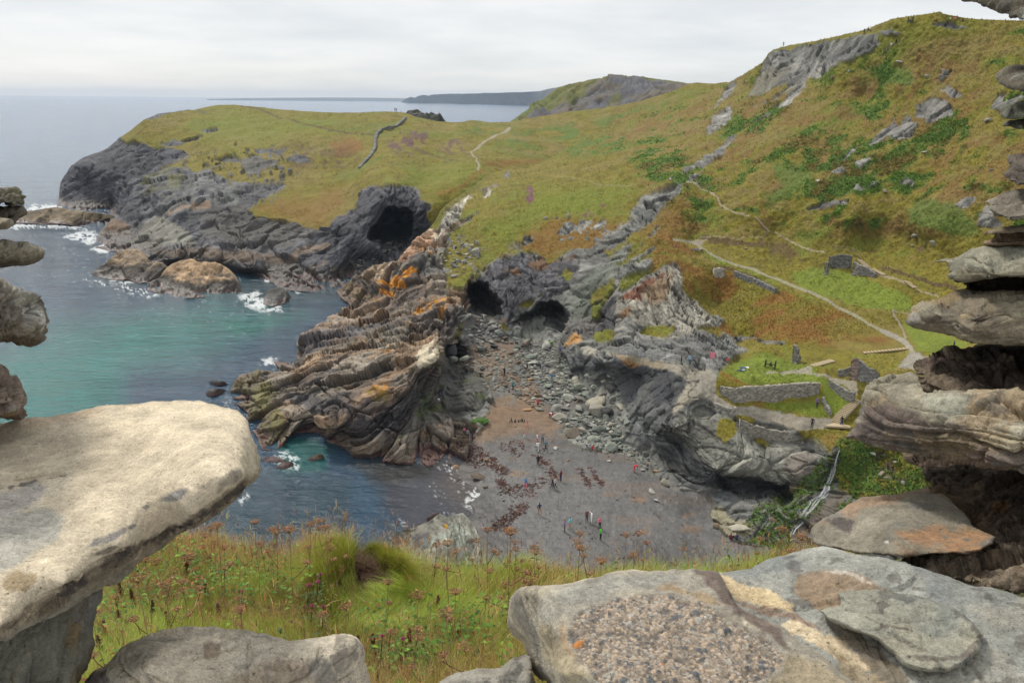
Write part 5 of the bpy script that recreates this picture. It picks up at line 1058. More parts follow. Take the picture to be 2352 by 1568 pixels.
# --- core of the wall and its mortar
stone("p: 470,1000 560,1000 820,1000 1800,1000 1800,1640 1000,1640 700,1600 470,1545 455,1490 520,1440 560,1300 600,1150 520,1050", "p: 520,1020,D2.6 560,1060,D2.5 620,1150,D2.25 760,1280,D2.1 900,1300,D2.0 830,1450,D1.78 500,1490,D1.82 470,1545,D1.75 800,1560,D1.62 1800,1500,D1.5 1800,1200,D1.9 800,1000,D2.5 1800,1000,D2.1 1000,1640,D1.5", "dark earthy rubble core and mortar under the long overhanging stone", (.17, .128, .09), (blot((.27, .2, .13), .05, .35, 8, 917, .7), blot((.07, .055, .045), .0, .3, 6, 918, .8), spot("p: 470,1500 700,1470 850,1450 1800,1460 1800,1640 700,1600", (.27, .22, .16), 30, 14, .75, 5, -.3), spot("p: 880,1250 920,1200 960,1230 940,1290", (.30, .15, .05), 12, 8, .6), spot("p: 600,1150 700,1180 860,1260 880,1320 760,1290 640,1220", (.20, .14, .08), 20, 12, .7)), 30, .05, .3, amp=.6, lumps=.022, lamt=.7, name="mortar", mat=mat_mortar)
stone("p: 700,225 760,232 900,232 1800,220 1800,330 900,330 760,310", "p: 700,230,D2.5 1800,225,D2.2 1800,330,D2.2 760,310,D2.5", "dark earthy joint below the upper grey ledge", (.06, .045, .035), (), 10, .03, .3, lumps=.015, lamt=.6, name="mortar", mat=mat_mortar)
stone("p: 556,628 590,600 640,585 680,568 720,545 770,535 812,525 850,515 950,530 1800,540 1800,770 900,780 700,750 600,720 566,660", "p: 560,628,D2.3 700,560,D2.35 812,527,D2.4 1800,560,D1.95 1800,760,D1.85 700,740,D2.1", "crumbling brown earth and shards between the two longest projecting stones", (.21, .165, .12), (blot((.30, .24, .17), .1, .4, 9, 919, .7), blot((.07, .055, .048), .1, .35, 7, 920, .8), spot("p: 610,640 640,630 655,655 630,665", (.02, .016, .014)), spot("p: 810,530 1000,545 1800,560 1800,610 950,600 820,570", (.045, .036, .032), 16, 8, .8), spot("p: 560,620 620,595 700,575 700,600 620,625", (.24, .17, .14), 10, 6, .7)), 18, .05, .3, amp=1.0, lumps=.016, lamt=.7, name="mortar", mat=mat_mortar, nb=(0, 0, 1))
# --- right side stones
stone("p: 88,1370 100,1330 130,1302 200,1268 260,1238 320,1200 380,1188 450,1182 530,1165 600,1150 640,1190 700,1230 760,1280 800,1335 850,1365 905,1385 890,1420 835,1450 760,1460 700,1455 630,1462 560,1465 480,1474 400,1480 300,1462 200,1440 120,1428 90,1410",
  "p: 90,1380,D1.92 130,1305,D2.0 320,1205,D2.2 600,1155,D2.32 760,1285,D2.0 905,1385,D1.72 835,1448,D1.62 560,1462,D1.67 300,1455,D1.76 120,1425,D1.85 500,1300,D1.92 450,1410,D1.74", "flat sill stone rusted orange along its near edge", (.215, .195, .15), (blot((.25, .17, .10), -.05, .3, 5, 922, .75), blot((.17, .165, .15), .1, .35, 6, 923, .7), spot("p: 460,1370 600,1350 760,1345 800,1350 900,1385 880,1420 830,1448 700,1450 620,1440 500,1400", (.30, .15, .065), 20, 14, .65, 6, -.4), spot("p: 200,1275 320,1205 450,1185 480,1210 360,1240 260,1290", (.30, .19, .12), 14, 10, .6), spot("p: 150,1310 210,1280 270,1310 260,1360 210,1365 180,1330", (.07, .055, .055), 8, 8, .85, 7, -.5), spot("p: 400,1408 420,1405 422,1418 405,1418", (.55, .52, .48), 3, 2), spot("p: 140,1420 300,1458 460,1478 400,1484 250,1465 130,1440", (.06, .048, .04), 6, 4, .8)), 22, .05, .25, nb=(.1, .1, 1), ths=(.06, .03, .012), amp=.4, lamt=.14)
stone("p: 203,945 215,925 250,890 268,850 282,825 302,800 300,765 303,740 325,712 350,690 362,672 395,660 430,644 470,648 520,640 560,655 600,690 700,720 850,740 1800,735 1800,1150 1020,1118 940,1096 870,1082 800,1070 720,1055 650,1040 600,1042 560,1030 510,1026 460,1018 420,1010 370,1000 330,990 285,972 250,962 220,955",
  "p: 205,945,D2.25 300,800,D2.3 362,675,D2.35 520,642,D2.35 700,722,D2.1 1800,740,D1.7 1800,1140,D1.62 940,1092,D1.75 650,1038,D1.98 420,1008,D2.12 700,880,D1.9 450,850,D2.12 1000,950,D1.7", "very long layered stone with a purple brown underside, jutting farthest into the opening", (.215, .195, .145),
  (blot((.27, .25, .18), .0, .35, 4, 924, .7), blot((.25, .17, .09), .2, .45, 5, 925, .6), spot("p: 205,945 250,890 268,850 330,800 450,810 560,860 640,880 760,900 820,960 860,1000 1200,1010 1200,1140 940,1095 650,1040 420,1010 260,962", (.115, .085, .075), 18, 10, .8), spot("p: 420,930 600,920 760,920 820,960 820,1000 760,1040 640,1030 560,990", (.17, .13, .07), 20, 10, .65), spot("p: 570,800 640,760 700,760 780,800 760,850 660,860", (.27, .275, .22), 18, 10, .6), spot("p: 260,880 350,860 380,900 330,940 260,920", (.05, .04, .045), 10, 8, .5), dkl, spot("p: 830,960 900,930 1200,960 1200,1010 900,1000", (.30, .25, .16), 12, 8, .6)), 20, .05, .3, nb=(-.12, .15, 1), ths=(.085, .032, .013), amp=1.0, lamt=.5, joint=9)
stone("p: 498,428 508,410 516,390 522,365 540,350 562,340 600,336 640,334 670,322 700,310 730,298 762,290 810,288 870,284 950,290 1800,296 1800,580 1060,548 980,538 900,530 850,528 800,520 760,518 720,510 690,490 650,480 600,470 570,462 540,455 510,442",
  "p: 500,428,D2.3 562,342,D2.38 762,292,D2.3 1800,300,D1.85 1800,570,D1.8 900,528,D2.0 690,490,D2.15 540,455,D2.26 800,400,D2.0 600,400,D2.18", "long tapering stone with wavy brown layers, blunt nose over the lawn path", (.195, .165, .115), (blot((.25, .18, .09), .05, .35, 4, 926, .6), blot((.09, .075, .06), .2, .4, 6, 927, .6, (1, 1, 5)), spot("p: 520,360 560,342 620,352 660,372 720,380 640,400 560,392", (.29, .27, .20), 12, 8, .6), spot("p: 900,300 1000,320 1800,330 1800,420 1020,400 930,350", (.30, .27, .19), 14, 8, .7), spot("p: 505,420 520,380 560,400 560,440 520,440", (.28, .27, .25), 8, 6, .6), spot("p: 690,490 760,512 900,528 1800,560 1800,600 800,525", (.075, .06, .045), 8, 5, .7)), 20, .05, .3, nb=(-.1, .1, 1), ths=(.07, .028, .012), amp=1.0, lamt=.5, joint=9)
stone("p: 622,158 650,148 690,142 715,132 740,120 785,104 830,92 865,88 900,86 1000,80 1800,76 1800,245 1060,232 950,236 850,241 760,246 700,232 688,222 688,205 680,185 668,170 645,162", "p: 625,158,D2.35 740,122,D2.4 900,88,D2.3 1800,80,D1.95 1800,240,D1.85 950,234,D2.0 760,244,D2.2 690,220,D2.28 850,160,D2.1", "smooth grey green ledge stone with a thin pointed tip", (.215, .205, .155), (blot((.26, .225, .14), .05, .4, 4, 928, .6), blot((.185, .195, .165), .1, .4, 4, 929, .6), spot("p: 690,205 760,200 900,195 1000,205 1800,200 1800,250 760,246", (.125, .105, .065), 12, 6, .7), spot("p: 622,158 690,142 700,160 660,166", (.40, .34, .22), 6, 4, .6), dkl), 18, .05, .3, nb=(-.05, .1, 1), ths=(.06, .022, .009), amp=.8, lamt=.35, joint=8)
for o_, c_, l_, b_ in (
 ("p: 845,78 870,55 885,40 862,28 880,18 900,5 1000,-10 1800,-20 1800,80 1000,82 900,88", "p: 845,78,D2.3 880,15,D2.35 1800,-15,D2.0 1800,78,D1.95", "stack of thin rust streaked shards above the grey green ledge", (.20, .145, .095)),
 ("3: 2100,1330 2150,1312 2200,1275 2270,1258 2352,1252 3400,1250 3400,1470 2400,1475 2352,1462 2250,1470 2200,1448 2150,1402 2120,1365", "3: 2105,1330,D2.3 2200,1277,D2.35 3400,1255,D1.95 3400,1465,D1.9 2250,1468,D2.15", "broad grey stone with a brown hollow underneath, beside the white outcrop", (.16, .14, .11)),
 ("3: 2088,1540 2150,1510 2200,1490 2280,1482 2352,1476 3400,1470 3400,1545 2352,1548 2200,1552 2120,1556", "3: 2090,1540,D2.25 2200,1492,D2.3 3400,1475,D1.95 3400,1540,D1.9 2120,1550,D2.2", "thin pale brown plate under the broad grey stone", (.22, .175, .115)),
 ("3: 2232,1152 2250,1130 2272,1092 2262,1062 2258,1048 2300,1050 2352,1040 3400,1030 3400,1230 2352,1228 2300,1232 2270,1205 2255,1180", "3: 2235,1150,D2.3 2260,1050,D2.35 3400,1040,D2.0 3400,1225,D1.95 2300,1228,D2.2", "dark knobbly stone with light crusts, alone between gaps", (.09, .075, .062)),
 ("3: 2195,832 2225,805 2260,798 2300,785 2352,778 3400,770 3400,870 2352,862 2300,856 2260,850 2220,842", "3: 2198,832,D2.35 2260,800,D2.4 3400,775,D2.0 3400,865,D1.95", "thin greenish plate under the banded green stone", (.125, .125, .085)),
 ("3: 2195,730 2205,712 2250,690 2300,678 2352,668 3400,660 3400,790 2352,790 2280,786 2238,790 2210,768", "3: 2197,730,D2.35 2250,692,D2.4 3400,665,D2.0 3400,785,D1.95", "banded green stone beside pale hillside crags", (.135, .14, .10)),
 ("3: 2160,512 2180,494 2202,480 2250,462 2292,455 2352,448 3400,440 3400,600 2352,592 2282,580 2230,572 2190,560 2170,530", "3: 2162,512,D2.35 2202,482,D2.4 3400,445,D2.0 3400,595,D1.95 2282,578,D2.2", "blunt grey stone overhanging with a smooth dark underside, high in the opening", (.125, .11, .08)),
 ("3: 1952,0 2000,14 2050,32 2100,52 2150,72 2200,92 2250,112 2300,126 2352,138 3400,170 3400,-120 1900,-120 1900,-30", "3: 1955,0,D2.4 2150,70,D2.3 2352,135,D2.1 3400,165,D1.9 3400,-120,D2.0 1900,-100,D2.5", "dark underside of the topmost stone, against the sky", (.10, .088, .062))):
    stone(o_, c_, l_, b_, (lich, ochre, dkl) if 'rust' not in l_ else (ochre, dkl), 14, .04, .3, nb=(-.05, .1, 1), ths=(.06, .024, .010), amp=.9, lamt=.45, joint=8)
# ---------------------------------------------------------------- the turf bank below the opening
G = Patch(pts("d: -60,1262 200,1260 440,1270 560,1292 700,1298 800,1292 900,1300 1000,1318 1150,1326 1300,1330 1450,1330 1560,1330 1700,1318 1850,1298 2000,1288 2400,1284 2400,1700 -60,1700"),
  ctl("d: -60,1240,D9 440,1246,D9.3 800,1262,D9.4 1000,1288,D9 1300,1300,D9 1560,1304,D8.8 1850,1274,D9.2 2400,1262,D9 -60,1450,D6.6 400,1450,D6.4 800,1450,D6.3 1200,1450,D6.2 1600,1450,D6.2 2400,1450,D6.4 -60,1700,D4.6 600,1700,D4.4 1200,1700,D4.3 2400,1700,D4.4 "
      "830,1305,D7.5 740,1345,D6.9 920,1345,D7.0 850,1385,D7.1 830,1350,D7.2 650,1320,D8.0 1020,1350,D7.7 1250,1290,D8.6 1290,1340,D7.8"), 3.0)
G.P = G.P + G.N * (fbm(G.P * .9, 4, 600) * .10 + fbm(G.P * 4, 3, 601) * .03)[:, None]
dome = G.poly('n: 480,800 620,700 760,660 900,690 1040,820 1060,960 900,1040 700,1040 540,980', 170, 0, 1)
G.P[:, 2] += .20 * dome
tuss = G.poly("n: 350,900 480,780 600,680 760,640 900,670 1000,760 1060,860 1080,960 960,1000 880,940 800,860 700,820 660,900 560,980 400,980", 30, 6, 1)
nest = G.poly("n: 690,780 760,760 860,790 900,850 960,880 1030,900 1040,970 960,1010 860,1040 780,1010 740,960 720,900", 12, 5, 2)
tuss2 = G.poly("n: 1780,860 1860,740 1960,690 2080,690 2150,760 2329,740 2329,850 2000,900 1850,930", 24, 6, 3)
front = G.poly('n: 560,960 700,880 1000,860 1120,960 1120,1240 900,1300 640,1240', 30, 6, 4)
G.P[:, 2] -= .14 * nest
swirl = G.poly("n: 780,1100 900,1000 1100,960 1300,1000 1500,1000 1700,900 1850,900 1720,1100 1400,1240 1100,1260 900,1240", 60, 10, 4)
strawz = G.poly("m: 1200,640 1500,560 2000,620 2329,600 2329,700 2100,860 1800,960 1500,800 1300,760|n: 0,640 200,660 400,720 320,900 100,960", 40, 10, 5)
ground = lerp(np.ones((G.n, 3)) * np.array((.055, .060, .018)), (.075, .042, .028), nest)
ground = lerp(ground, (.09, .05, .022), G.poly("n: 80,1180 240,1110 320,1130 330,1240 100,1250", 14, 6, 6) * .8)
ground = ground * (1 + .4 * fbm(G.P * 8, 3, 602))[:, None]
mat_soil = colmat("turf_soil", (6, 30), amp=.5, rough=.95, bump=.8, bdist=.03)
tag(G.build("turf_bank", mat_soil, np.clip(ground, .005, .5), back=(0, 3.5, -9)), kind='structure')

mat_leaf, t_, b_ = newmat("leaf")
at = t_.nodes.new("ShaderNodeAttribute"); at.attribute_name = "Col"
t_.links.new(at.outputs["Color"], b_.inputs["Base Color"]); b_.inputs["Roughness"].default_value = .65; b_.inputs["Specular IOR Level"].default_value = .25
tr = t_.nodes.new("ShaderNodeBsdfTranslucent"); t_.links.new(at.outputs["Color"], tr.inputs["Color"])
ms = t_.nodes.new("ShaderNodeMixShader"); ms.inputs[0].default_value = .3
t_.links.new(b_.outputs[0], ms.inputs[1]); t_.links.new(tr.outputs[0], ms.inputs[2])
t_.links.new(ms.outputs[0], t_.nodes["Material Output"].inputs["Surface"])
rng = np.random.default_rng(7)
def pick(F, weight, n):
    """n random points on a patch, by area in the picture times weight"""
    p = np.clip(weight, 0, None); p = p / p.sum()
    i = rng.choice(F.n, n, p=p)
    j = np.clip(i + rng.integers(-1, 2, n), 0, F.n - 1)
    return i, F.P[i] + (F.P[j] - F.P[i]) * rng.random((n, 1)) * (np.linalg.norm(F.P[j] - F.P[i], axis=1) < .5)[:, None]
def blades(root, length, width, lean, colr, tipcol, segs=4, droop=1.0):
    """tapered curved blades; lean = horizontal vector (n,3) of tip travel relative to length"""
    n = len(root); V = np.empty((n, segs + 1, 2, 3), np.float32); C = np.empty((n, segs + 1, 2, 3), np.float32)
    side = np.cross(lean + rng.normal(0, .25, (n, 3)), [0, 0, 1.]); side[:, 2] = 0
    side = side / (np.linalg.norm(side, axis=1)[:, None] + 1e-6)
    for k in range(segs + 1):
        t = k / segs
        cpos = root + np.array([0, 0, 1.]) * (length * (t - .35 * droop * t * t * np.linalg.norm(lean, axis=1)))[:, None] + lean * (length * (.35 * t + .65 * t * t))[:, None]
        wd = (width * (1 - t * .92) * .5)[:, None]
        V[:, k, 0] = cpos - side * wd; V[:, k, 1] = cpos + side * wd
        cc = colr + (tipcol - colr) * t
        C[:, k, 0] = cc; C[:, k, 1] = cc
    b0 = (np.arange(n) * (segs + 1) * 2)[:, None]
    q = np.concatenate([np.stack([b0[:, 0] + 2 * k, b0[:, 0] + 2 * k + 1, b0[:, 0] + 2 * k + 3, b0[:, 0] + 2 * k + 2], 1) for k in range(segs)])
    return V.reshape(-1, 3), q, C.reshape(-1, 3)
class Bag:
    def __init__(s): s.V = []; s.Q = []; s.C = []; s.o = 0
    def add(s, V, Q, C): s.V.append(V); s.Q.append(Q + s.o); s.C.append(C); s.o += len(V)
    def make(s, name, mat=None, parent=None): return quadmesh(name, np.concatenate(s.V), np.concatenate(s.Q), mat or mat_leaf, np.concatenate(s.C), parent, smooth=False)
def jit(base, n, a=.25): 
    b = np.array(base, np.float32); return np.clip(b * np.exp(rng.normal(0, a, (n, 1))) * np.exp(rng.normal(0, a * .4, (n, 3))), .004, .9).astype(np.float32)
flow = lambda Pp, sc, sd: np.stack([vn(Pp * sc, sd), vn(Pp * sc, sd + 1), 0 * Pp[:, 0]], 1)
shown = (G.py < 1640) & (G.px < 1950) & (G.px > 190)
bag = Bag()
# short sward everywhere
ii, rr = pick(G, shown * (1 - nest * .9) * (.6 + 1.0 * swirl), 120000)
n_ = len(ii); lf = flow(rr, 1.6, 610) * 1.1 + rng.normal(0, .25, (n_, 3)) * [1, 1, 0]
cb = lerp(jit((.23, .29, .034), n_), jit((.25, .31, .04), n_), swirl[ii]); cb = lerp(cb, jit((.26, .20, .07), n_), strawz[ii] * .6)
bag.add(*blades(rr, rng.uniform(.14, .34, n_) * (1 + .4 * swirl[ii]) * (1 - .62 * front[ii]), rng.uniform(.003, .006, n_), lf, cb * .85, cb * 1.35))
# long fine tussock hair, combed outward and down
ii, rr = pick(G, shown * (tuss * 2 + tuss2 * 1.6) * (1 - nest), 46000)
n_ = len(ii); cx = (G.px[ii] - 850) / 200; lf = np.stack([np.clip(cx, -1, 1) * .8, -np.ones(n_) * .55, 0 * cx], 1)
t2 = tuss2[ii] > .3; lf[t2] = np.stack([vn(rr[t2] * 3, 5) * .8, -.3 + 0 * cx[t2], 0 * cx[t2]], 1)
lf = lf + rng.normal(0, .22, (n_, 3)) * [1, 1, 0]
cb = lerp(jit((.22, .26, .03), n_, .2), jit((.32, .23, .05), n_, .2), (rng.random(n_) < .3) * 1.0)
cb = lerp(cb, jit((.24, .17, .035), n_, .2), tuss2[ii] * .6)
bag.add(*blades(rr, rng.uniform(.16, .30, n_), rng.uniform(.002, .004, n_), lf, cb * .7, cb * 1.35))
# dry straw grass
ii, rr = pick(G, shown * (strawz * 2.2 + .2 + 1.0 * (G.py < 1310)) * (1 - .8 * tuss) * (1 - nest), 75000)
n_ = len(ii); lf = flow(rr, 1.1, 620) * .5 + rng.normal(0, .3, (n_, 3)) * [1, 1, 0]
cb = lerp(jit((.50, .38, .16), n_), jit((.36, .20, .07), n_), (rng.random(n_) < .35) * 1.0)
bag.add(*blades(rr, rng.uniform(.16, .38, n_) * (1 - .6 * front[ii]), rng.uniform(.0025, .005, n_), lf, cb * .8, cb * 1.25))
# tall dry seed stems
ii, rr = pick(G, shown * (.25 + 1.3 * (G.py < 1335) + .8 * strawz) * (1 - .8 * front) * (1 - nest), 2600)
n_ = len(ii); lf = flow(rr, 1.3, 630) * .25 + rng.normal(0, .16, (n_, 3)) * [1, 1, 0]; Ls = rng.uniform(.28, .62, n_)
cb = lerp(jit((.36, .24, .10), n_, .3), jit((.20, .10, .05), n_, .3), (rng.random(n_) < .45) * 1.0)
bag.add(*blades(rr, Ls, rng.uniform(.0025, .0045, n_), lf, cb * .9, cb * 1.2))
tipp = rr + np.array([0, 0, 1.]) * (Ls * (1 - .35 * np.linalg.norm(lf, axis=1)))[:, None] + lf * Ls[:, None]
for k in range(3):
    bag.add(*blades(tipp - [0, 0, .05 + .02 * k], rng.uniform(.04, .09, n_), rng.uniform(.005, .010, n_), lf + rng.normal(0, .5, (n_, 3)) * [1, 1, 0], cb, cb * 1.3, 2))
# dead roots and thatch in the hollow of the tussock
ii, rr = pick(G, shown * (1.6 * nest + G.poly("n: 80,1180 240,1110 320,1130 330,1240 100,1250", 14, 6, 6)), 11000)
n_ = len(ii); lf = rng.normal(0, 1.0, (n_, 3)) * [1, 1, 0]
cb = jit((.095, .05, .032), n_, .4); cb[rng.random(n_) < .12] = (.24, .16, .09)
bag.add(*blades(rr, rng.uniform(.05, .2, n_), rng.uniform(.003, .007, n_), lf, cb, cb))
tag(bag.make("grass"), kind='stuff')
# ---- leafy undergrowth: small leaves on short stems
bag = Bag()
leafz = np.maximum(G.poly("m: 700,900 1000,700 1200,650 1500,640 1500,860 1800,900 2100,900 2100,1150 1500,1200 1000,1260 700,1440 640,1400", 60, 10, 7) , G.poly("n: 780,1300 1000,1240 1300,1260 1700,1200 1900,1300 1800,1400 1300,1500 1200,1600 800,1600", 50, 10, 8) * .9)
crestz = G.poly("n: 880,650 1000,620 1090,660 1080,720 900,700|n: 1640,700 1720,690 1700,770 1620,770|o: 410,480 480,420 560,420 680,440 700,490 420,490|o: 850,480 950,400 1050,430 1040,480 880,510", 16, 6, 9)
ii, rr = pick(G, shown * (leafz + 3.5 * crestz + .06) * (1 - nest) * (1 - .9 * tuss) * (1 - .9 * front) * (1 - .6 * strawz), 620)
n_ = len(ii); LV = []; 
for st in range(7):
    hh = rng.uniform(.05, .42, n_) * (1 + .3 * crestz[ii]); az = rng.uniform(0, 6.283, n_)
    d_ = np.stack([np.cos(az), np.sin(az), rng.uniform(-.3, .5, n_)], 1)
    root = rr + np.array([0, 0, 1.]) * hh[:, None] + rng.normal(0, .02, (n_, 3))
    Lg = rng.uniform(.03, .07, n_)[:, None]; sd_ = np.cross(d_, [0, 0, 1.]); sd_ /= np.linalg.norm(sd_, axis=1)[:, None]
    mid = root + d_ * Lg * .5 + [0, 0, .006]; tip = root + d_ * Lg - [0, 0, .012]
    V = np.stack([root, mid - sd_ * Lg * .28, tip, mid + sd_ * Lg * .28], 1).reshape(-1, 3)
    cc = lerp(jit((.085, .16, .02), n_, .3), jit((.20, .085, .03), n_, .3), (rng.random(n_) < (.10 + .25 * (G.px[ii] < 520))) * 1.0)
    cc = lerp(cc, jit((.16, .25, .03), n_, .2), (rng.random(n_) < .25) * 1.0)
    bag.add(V, np.arange(n_ * 4).reshape(-1, 4), np.repeat(cc, 4, 0))
bag.add(*blades(rr, rng.uniform(.2, .45, n_), np.full(n_, .005), rng.normal(0, .15, (n_, 3)) * [1, 1, 0], jit((.06, .08, .02), n_), jit((.08, .10, .02), n_)))
tag(bag.make("undergrowth"), kind='stuff')

# ---- flowering stems that can be counted
def tube(path, rad, sides=5):
    path = np.asarray(path, float); n = len(path); rad = np.broadcast_to(rad, n)
    tg = np.gradient(path, axis=0); tg /= np.linalg.norm(tg, axis=1)[:, None] + 1e-9
    u = np.cross(tg, [.31, .95, .05]); u /= np.linalg.norm(u, axis=1)[:, None] + 1e-9; v = np.cross(tg, u)
    an = np.arange(sides) * 2 * np.pi / sides
    V = (path[:, None] + rad[:, None, None] * (u[:, None] * np.cos(an)[None, :, None] + v[:, None] * np.sin(an)[None, :, None])).reshape(-1, 3)
    Q = np.array([[i * sides + k, i * sides + (k + 1) % sides, (i + 1) * sides + (k + 1) % sides, (i + 1) * sides + k] for i in range(n - 1) for k in range(sides)])
    return V, Q
def boxes(cen, size, rot=True):
    n = len(cen); s_ = np.array([[x, y, z] for x in (-1, 1) for y in (-1, 1) for z in (-1, 1)], float) * .5
    V = cen[:, None] + s_[None] * np.asarray(size).reshape(-1, 1, 1 if np.ndim(size) == 1 else 3)
    f = np.array([[0, 1, 3, 2], [4, 6, 7, 5], [0, 4, 5, 1], [2, 3, 7, 6], [0, 2, 6, 4], [1, 5, 7, 3]])
    return V.reshape(-1, 3), (f[None] + (np.arange(n) * 8)[:, None, None]).reshape(-1, 4)
def full(V, c_): return np.broadcast_to(np.array(c_, np.float32), (len(V), 3))
R0 = random.Random(5)
hog_protos = []
def make_hogweed(h, nray, seed, green=False):
    rg = np.random.default_rng(seed)
    root = empty("hogweed", (0, 0, 0))
    top = np.array([rg.normal(0, .05), rg.normal(0, .05), h])
    pth = np.array([[0, 0, -.05], [rg.normal(0, .01), rg.normal(0, .01), h * .35], [top[0] * .5, top[1] * .5, h * .7], top])
    sb = Bag(); V, Q = tube(pth, [.003, .0026, .0022, .0018]); sb.add(V, Q, full(V, (.27, .19, .10)))
    heads = [(top, 1.0)]
    for k in range(rg.integers(1, 3)):
        b0 = pth[2] * (.8 + .2 * k); tp = b0 + np.array([rg.normal(0, .1), rg.normal(0, .1), rg.uniform(.10, .22)])
        V, Q = tube([b0, (b0 + tp) / 2 + [0, 0, -.01], tp], [.003, .0025, .002]); sb.add(V, Q, full(V, (.11, .07, .035))); heads.append((tp, .65))
    sb.make("stem", None, root)
    for hp, sc in heads:
        hb = Bag()
        for k in range(nray):
            az = k * 2.39996; r_ = .048 * sc * math.sqrt((k + .5) / nray)
            tip = hp + np.array([math.cos(az) * r_, math.sin(az) * r_, .05 * sc - r_ * .25])
            V, Q = tube([hp, hp * .4 + tip * .6 + [0, 0, -.004], tip], [.0016, .0013, .001], 3); hb.add(V, Q, full(V, (.27, .16, .08)))
            m_ = 6; cen = tip + rg.normal(0, .006 * sc, (m_, 3)) * [1, 1, .4]
            V, Q = boxes(cen, rg.uniform(.003, .006, m_) * (.6 + .4 * sc)); cc = jit((.36, .20, .095), 1, .3)[0]; hb.add(V, Q, full(V, cc))
        hb.make("flower_head", None, root)
    return root
def copy_tree(o, parent=None):
    c_ = o.copy(); COLL.objects.link(c_)
    if parent: c_.parent = parent
    for ch in o.children:
        copy_tree(ch, c_)
    return c_
hogs = [make_hogweed(h, nr, sd) for h, nr, sd in ((.75, 16, 1), (.95, 22, 2), (.6, 12, 3), (.85, 18, 4))]
# where each head shows in the picture -> the plant stands below it on the bank
heads = [("m", 1450, 530), ("m", 1555, 512), ("m", 1820, 590), ("m", 1860, 538), ("m", 1910, 545), ("m", 2000, 545), ("m", 2090, 522), ("m", 2120, 520), ("m", 2220, 540), ("m", 2255, 522), ("m", 1310, 590), ("m", 1390, 720), ("m", 1200, 950), ("m", 1320, 890), ("m", 1160, 990), ("m", 1060, 900), ("m", 1540, 680), ("m", 1740, 1100), ("m", 1660, 945), ("m", 780, 1130), ("m", 1180, 775), ("m", 1050, 750), ("m", 1140, 795), ("m", 830, 870), ("m", 1480, 620),
 ("n", 60, 500), ("n", 615, 740), ("n", 925, 905), ("n", 1605, 565), ("n", 1745, 555), ("n", 1435, 630), ("n", 1545, 625), ("n", 1790, 660), ("n", 1610, 815), ("n", 1815, 860), ("n", 1855, 905), ("n", 1120, 1022), ("n", 1380, 985), ("n", 1580, 1270), ("n", 1160, 1300), ("n", 640, 1085), ("n", 535, 1110), ("n", 925, 1320), ("n", 1370, 1130), ("n", 1240, 660), ("n", 1330, 650), ("n", 1690, 640), ("n", 1920, 650), ("n", 2210, 590), ("n", 2200, 660), ("n", 2310, 680),
 ("o", 540, 378), ("o", 580, 380), ("o", 430, 515), ("o", 780, 415), ("o", 1130, 400), ("o", 1240, 375), ("o", 1290, 390), ("o", 75, 570), ("o", 105, 600), ("o", 620, 420), ("o", 20, 370), ("o", 170, 420)]
LAB = {"m": "dry brown hogweed head among the weeds at the left of the turf bank", "n": "dry brown hogweed head in the middle of the turf bank", "o": "dry brown hogweed head on the turf edge above the sill slabs"}
used = [False] * 4
for qx, (k, x, y) in enumerate(heads):
    px_, py_ = c(k, x, y)
    # distance: search down the bank for the foot whose plant top meets this sight line
    vi = qx % 4; hh = (.75, .95, .6, .85)[vi]; sc = R0.uniform(.75, 1.1)
    best = None
    for yy in np.arange(max(py_ + 6, 1262), py_ + 330, 5):
        g = G.at(px_, yy)
        if g is None: continue
        Dz = rays(np.array([px_]), np.array([py_]))[0]; tp = CAM + Dz / Dz[1] * g[1]
        hgt = tp[2] - g[2]
        if best is None or abs(hgt - hh * sc) < abs(best[1] - hh * sc): best = (g, hgt)
    if best is None: continue
    g, hgt = best; s_ = float(np.clip(hgt / hh, .25, 1.6))
    o = hogs[vi] if not used[vi] else copy_tree(hogs[vi])
    used[vi] = True
    o.location = g; o.rotation_euler = (0, 0, R0.uniform(0, 6.28)); zs = s_; xs_ = max(.75, min(1.15, s_ * 1.1)); o.scale = (xs_, xs_, zs)
    tag(o, LAB[k], "dried flower", "dried hogweed stems " + {"m": "at the left of the bank", "n": "along the middle of the bank", "o": "above the sill"}[k])
# pink knapweed
def make_knap(seed):
    rg = np.random.default_rng(seed); root = empty("knapweed", (0, 0, 0)); h = .5
    sb = Bag(); V, Q = tube([[0, 0, -.03], [.01, .01, h * .5], [.03, .0, h]], [.004, .0035, .0025]); sb.add(V, Q, full(V, (.06, .075, .025)))
    for k in range(10):
        z_ = rg.uniform(.05, h * .9); az = rg.uniform(0, 6.28); d_ = np.array([math.cos(az), math.sin(az), .4]); s2 = np.array([-math.sin(az), math.cos(az), 0])
        b0 = np.array([.02 * z_, 0, z_]); V = np.array([b0, b0 + d_ * .03 - s2 * .008, b0 + d_ * .07, b0 + d_ * .03 + s2 * .008]); sb.add(V, np.array([[0, 1, 2, 3]]), full(V, (.06, .10, .02)))
    sb.make("stem", None, root)
    hb = Bag(); hp = np.array([.03, 0, h])
    for k in range(40):
        az = k * 2.4; e_ = (k + .5) / 40; d_ = np.array([math.cos(az) * e_, math.sin(az) * e_, 1.1 - e_]); d_ /= np.linalg.norm(d_)
        V, Q = tube([hp, hp + d_ * .009, hp + d_ * .017], [.0025, .003, .002], 3); hb.add(V, Q, full(V, (.42, .10, .17)))
    hb.make("flower_head", None, root)
    return root
knap = make_knap(3); first = True
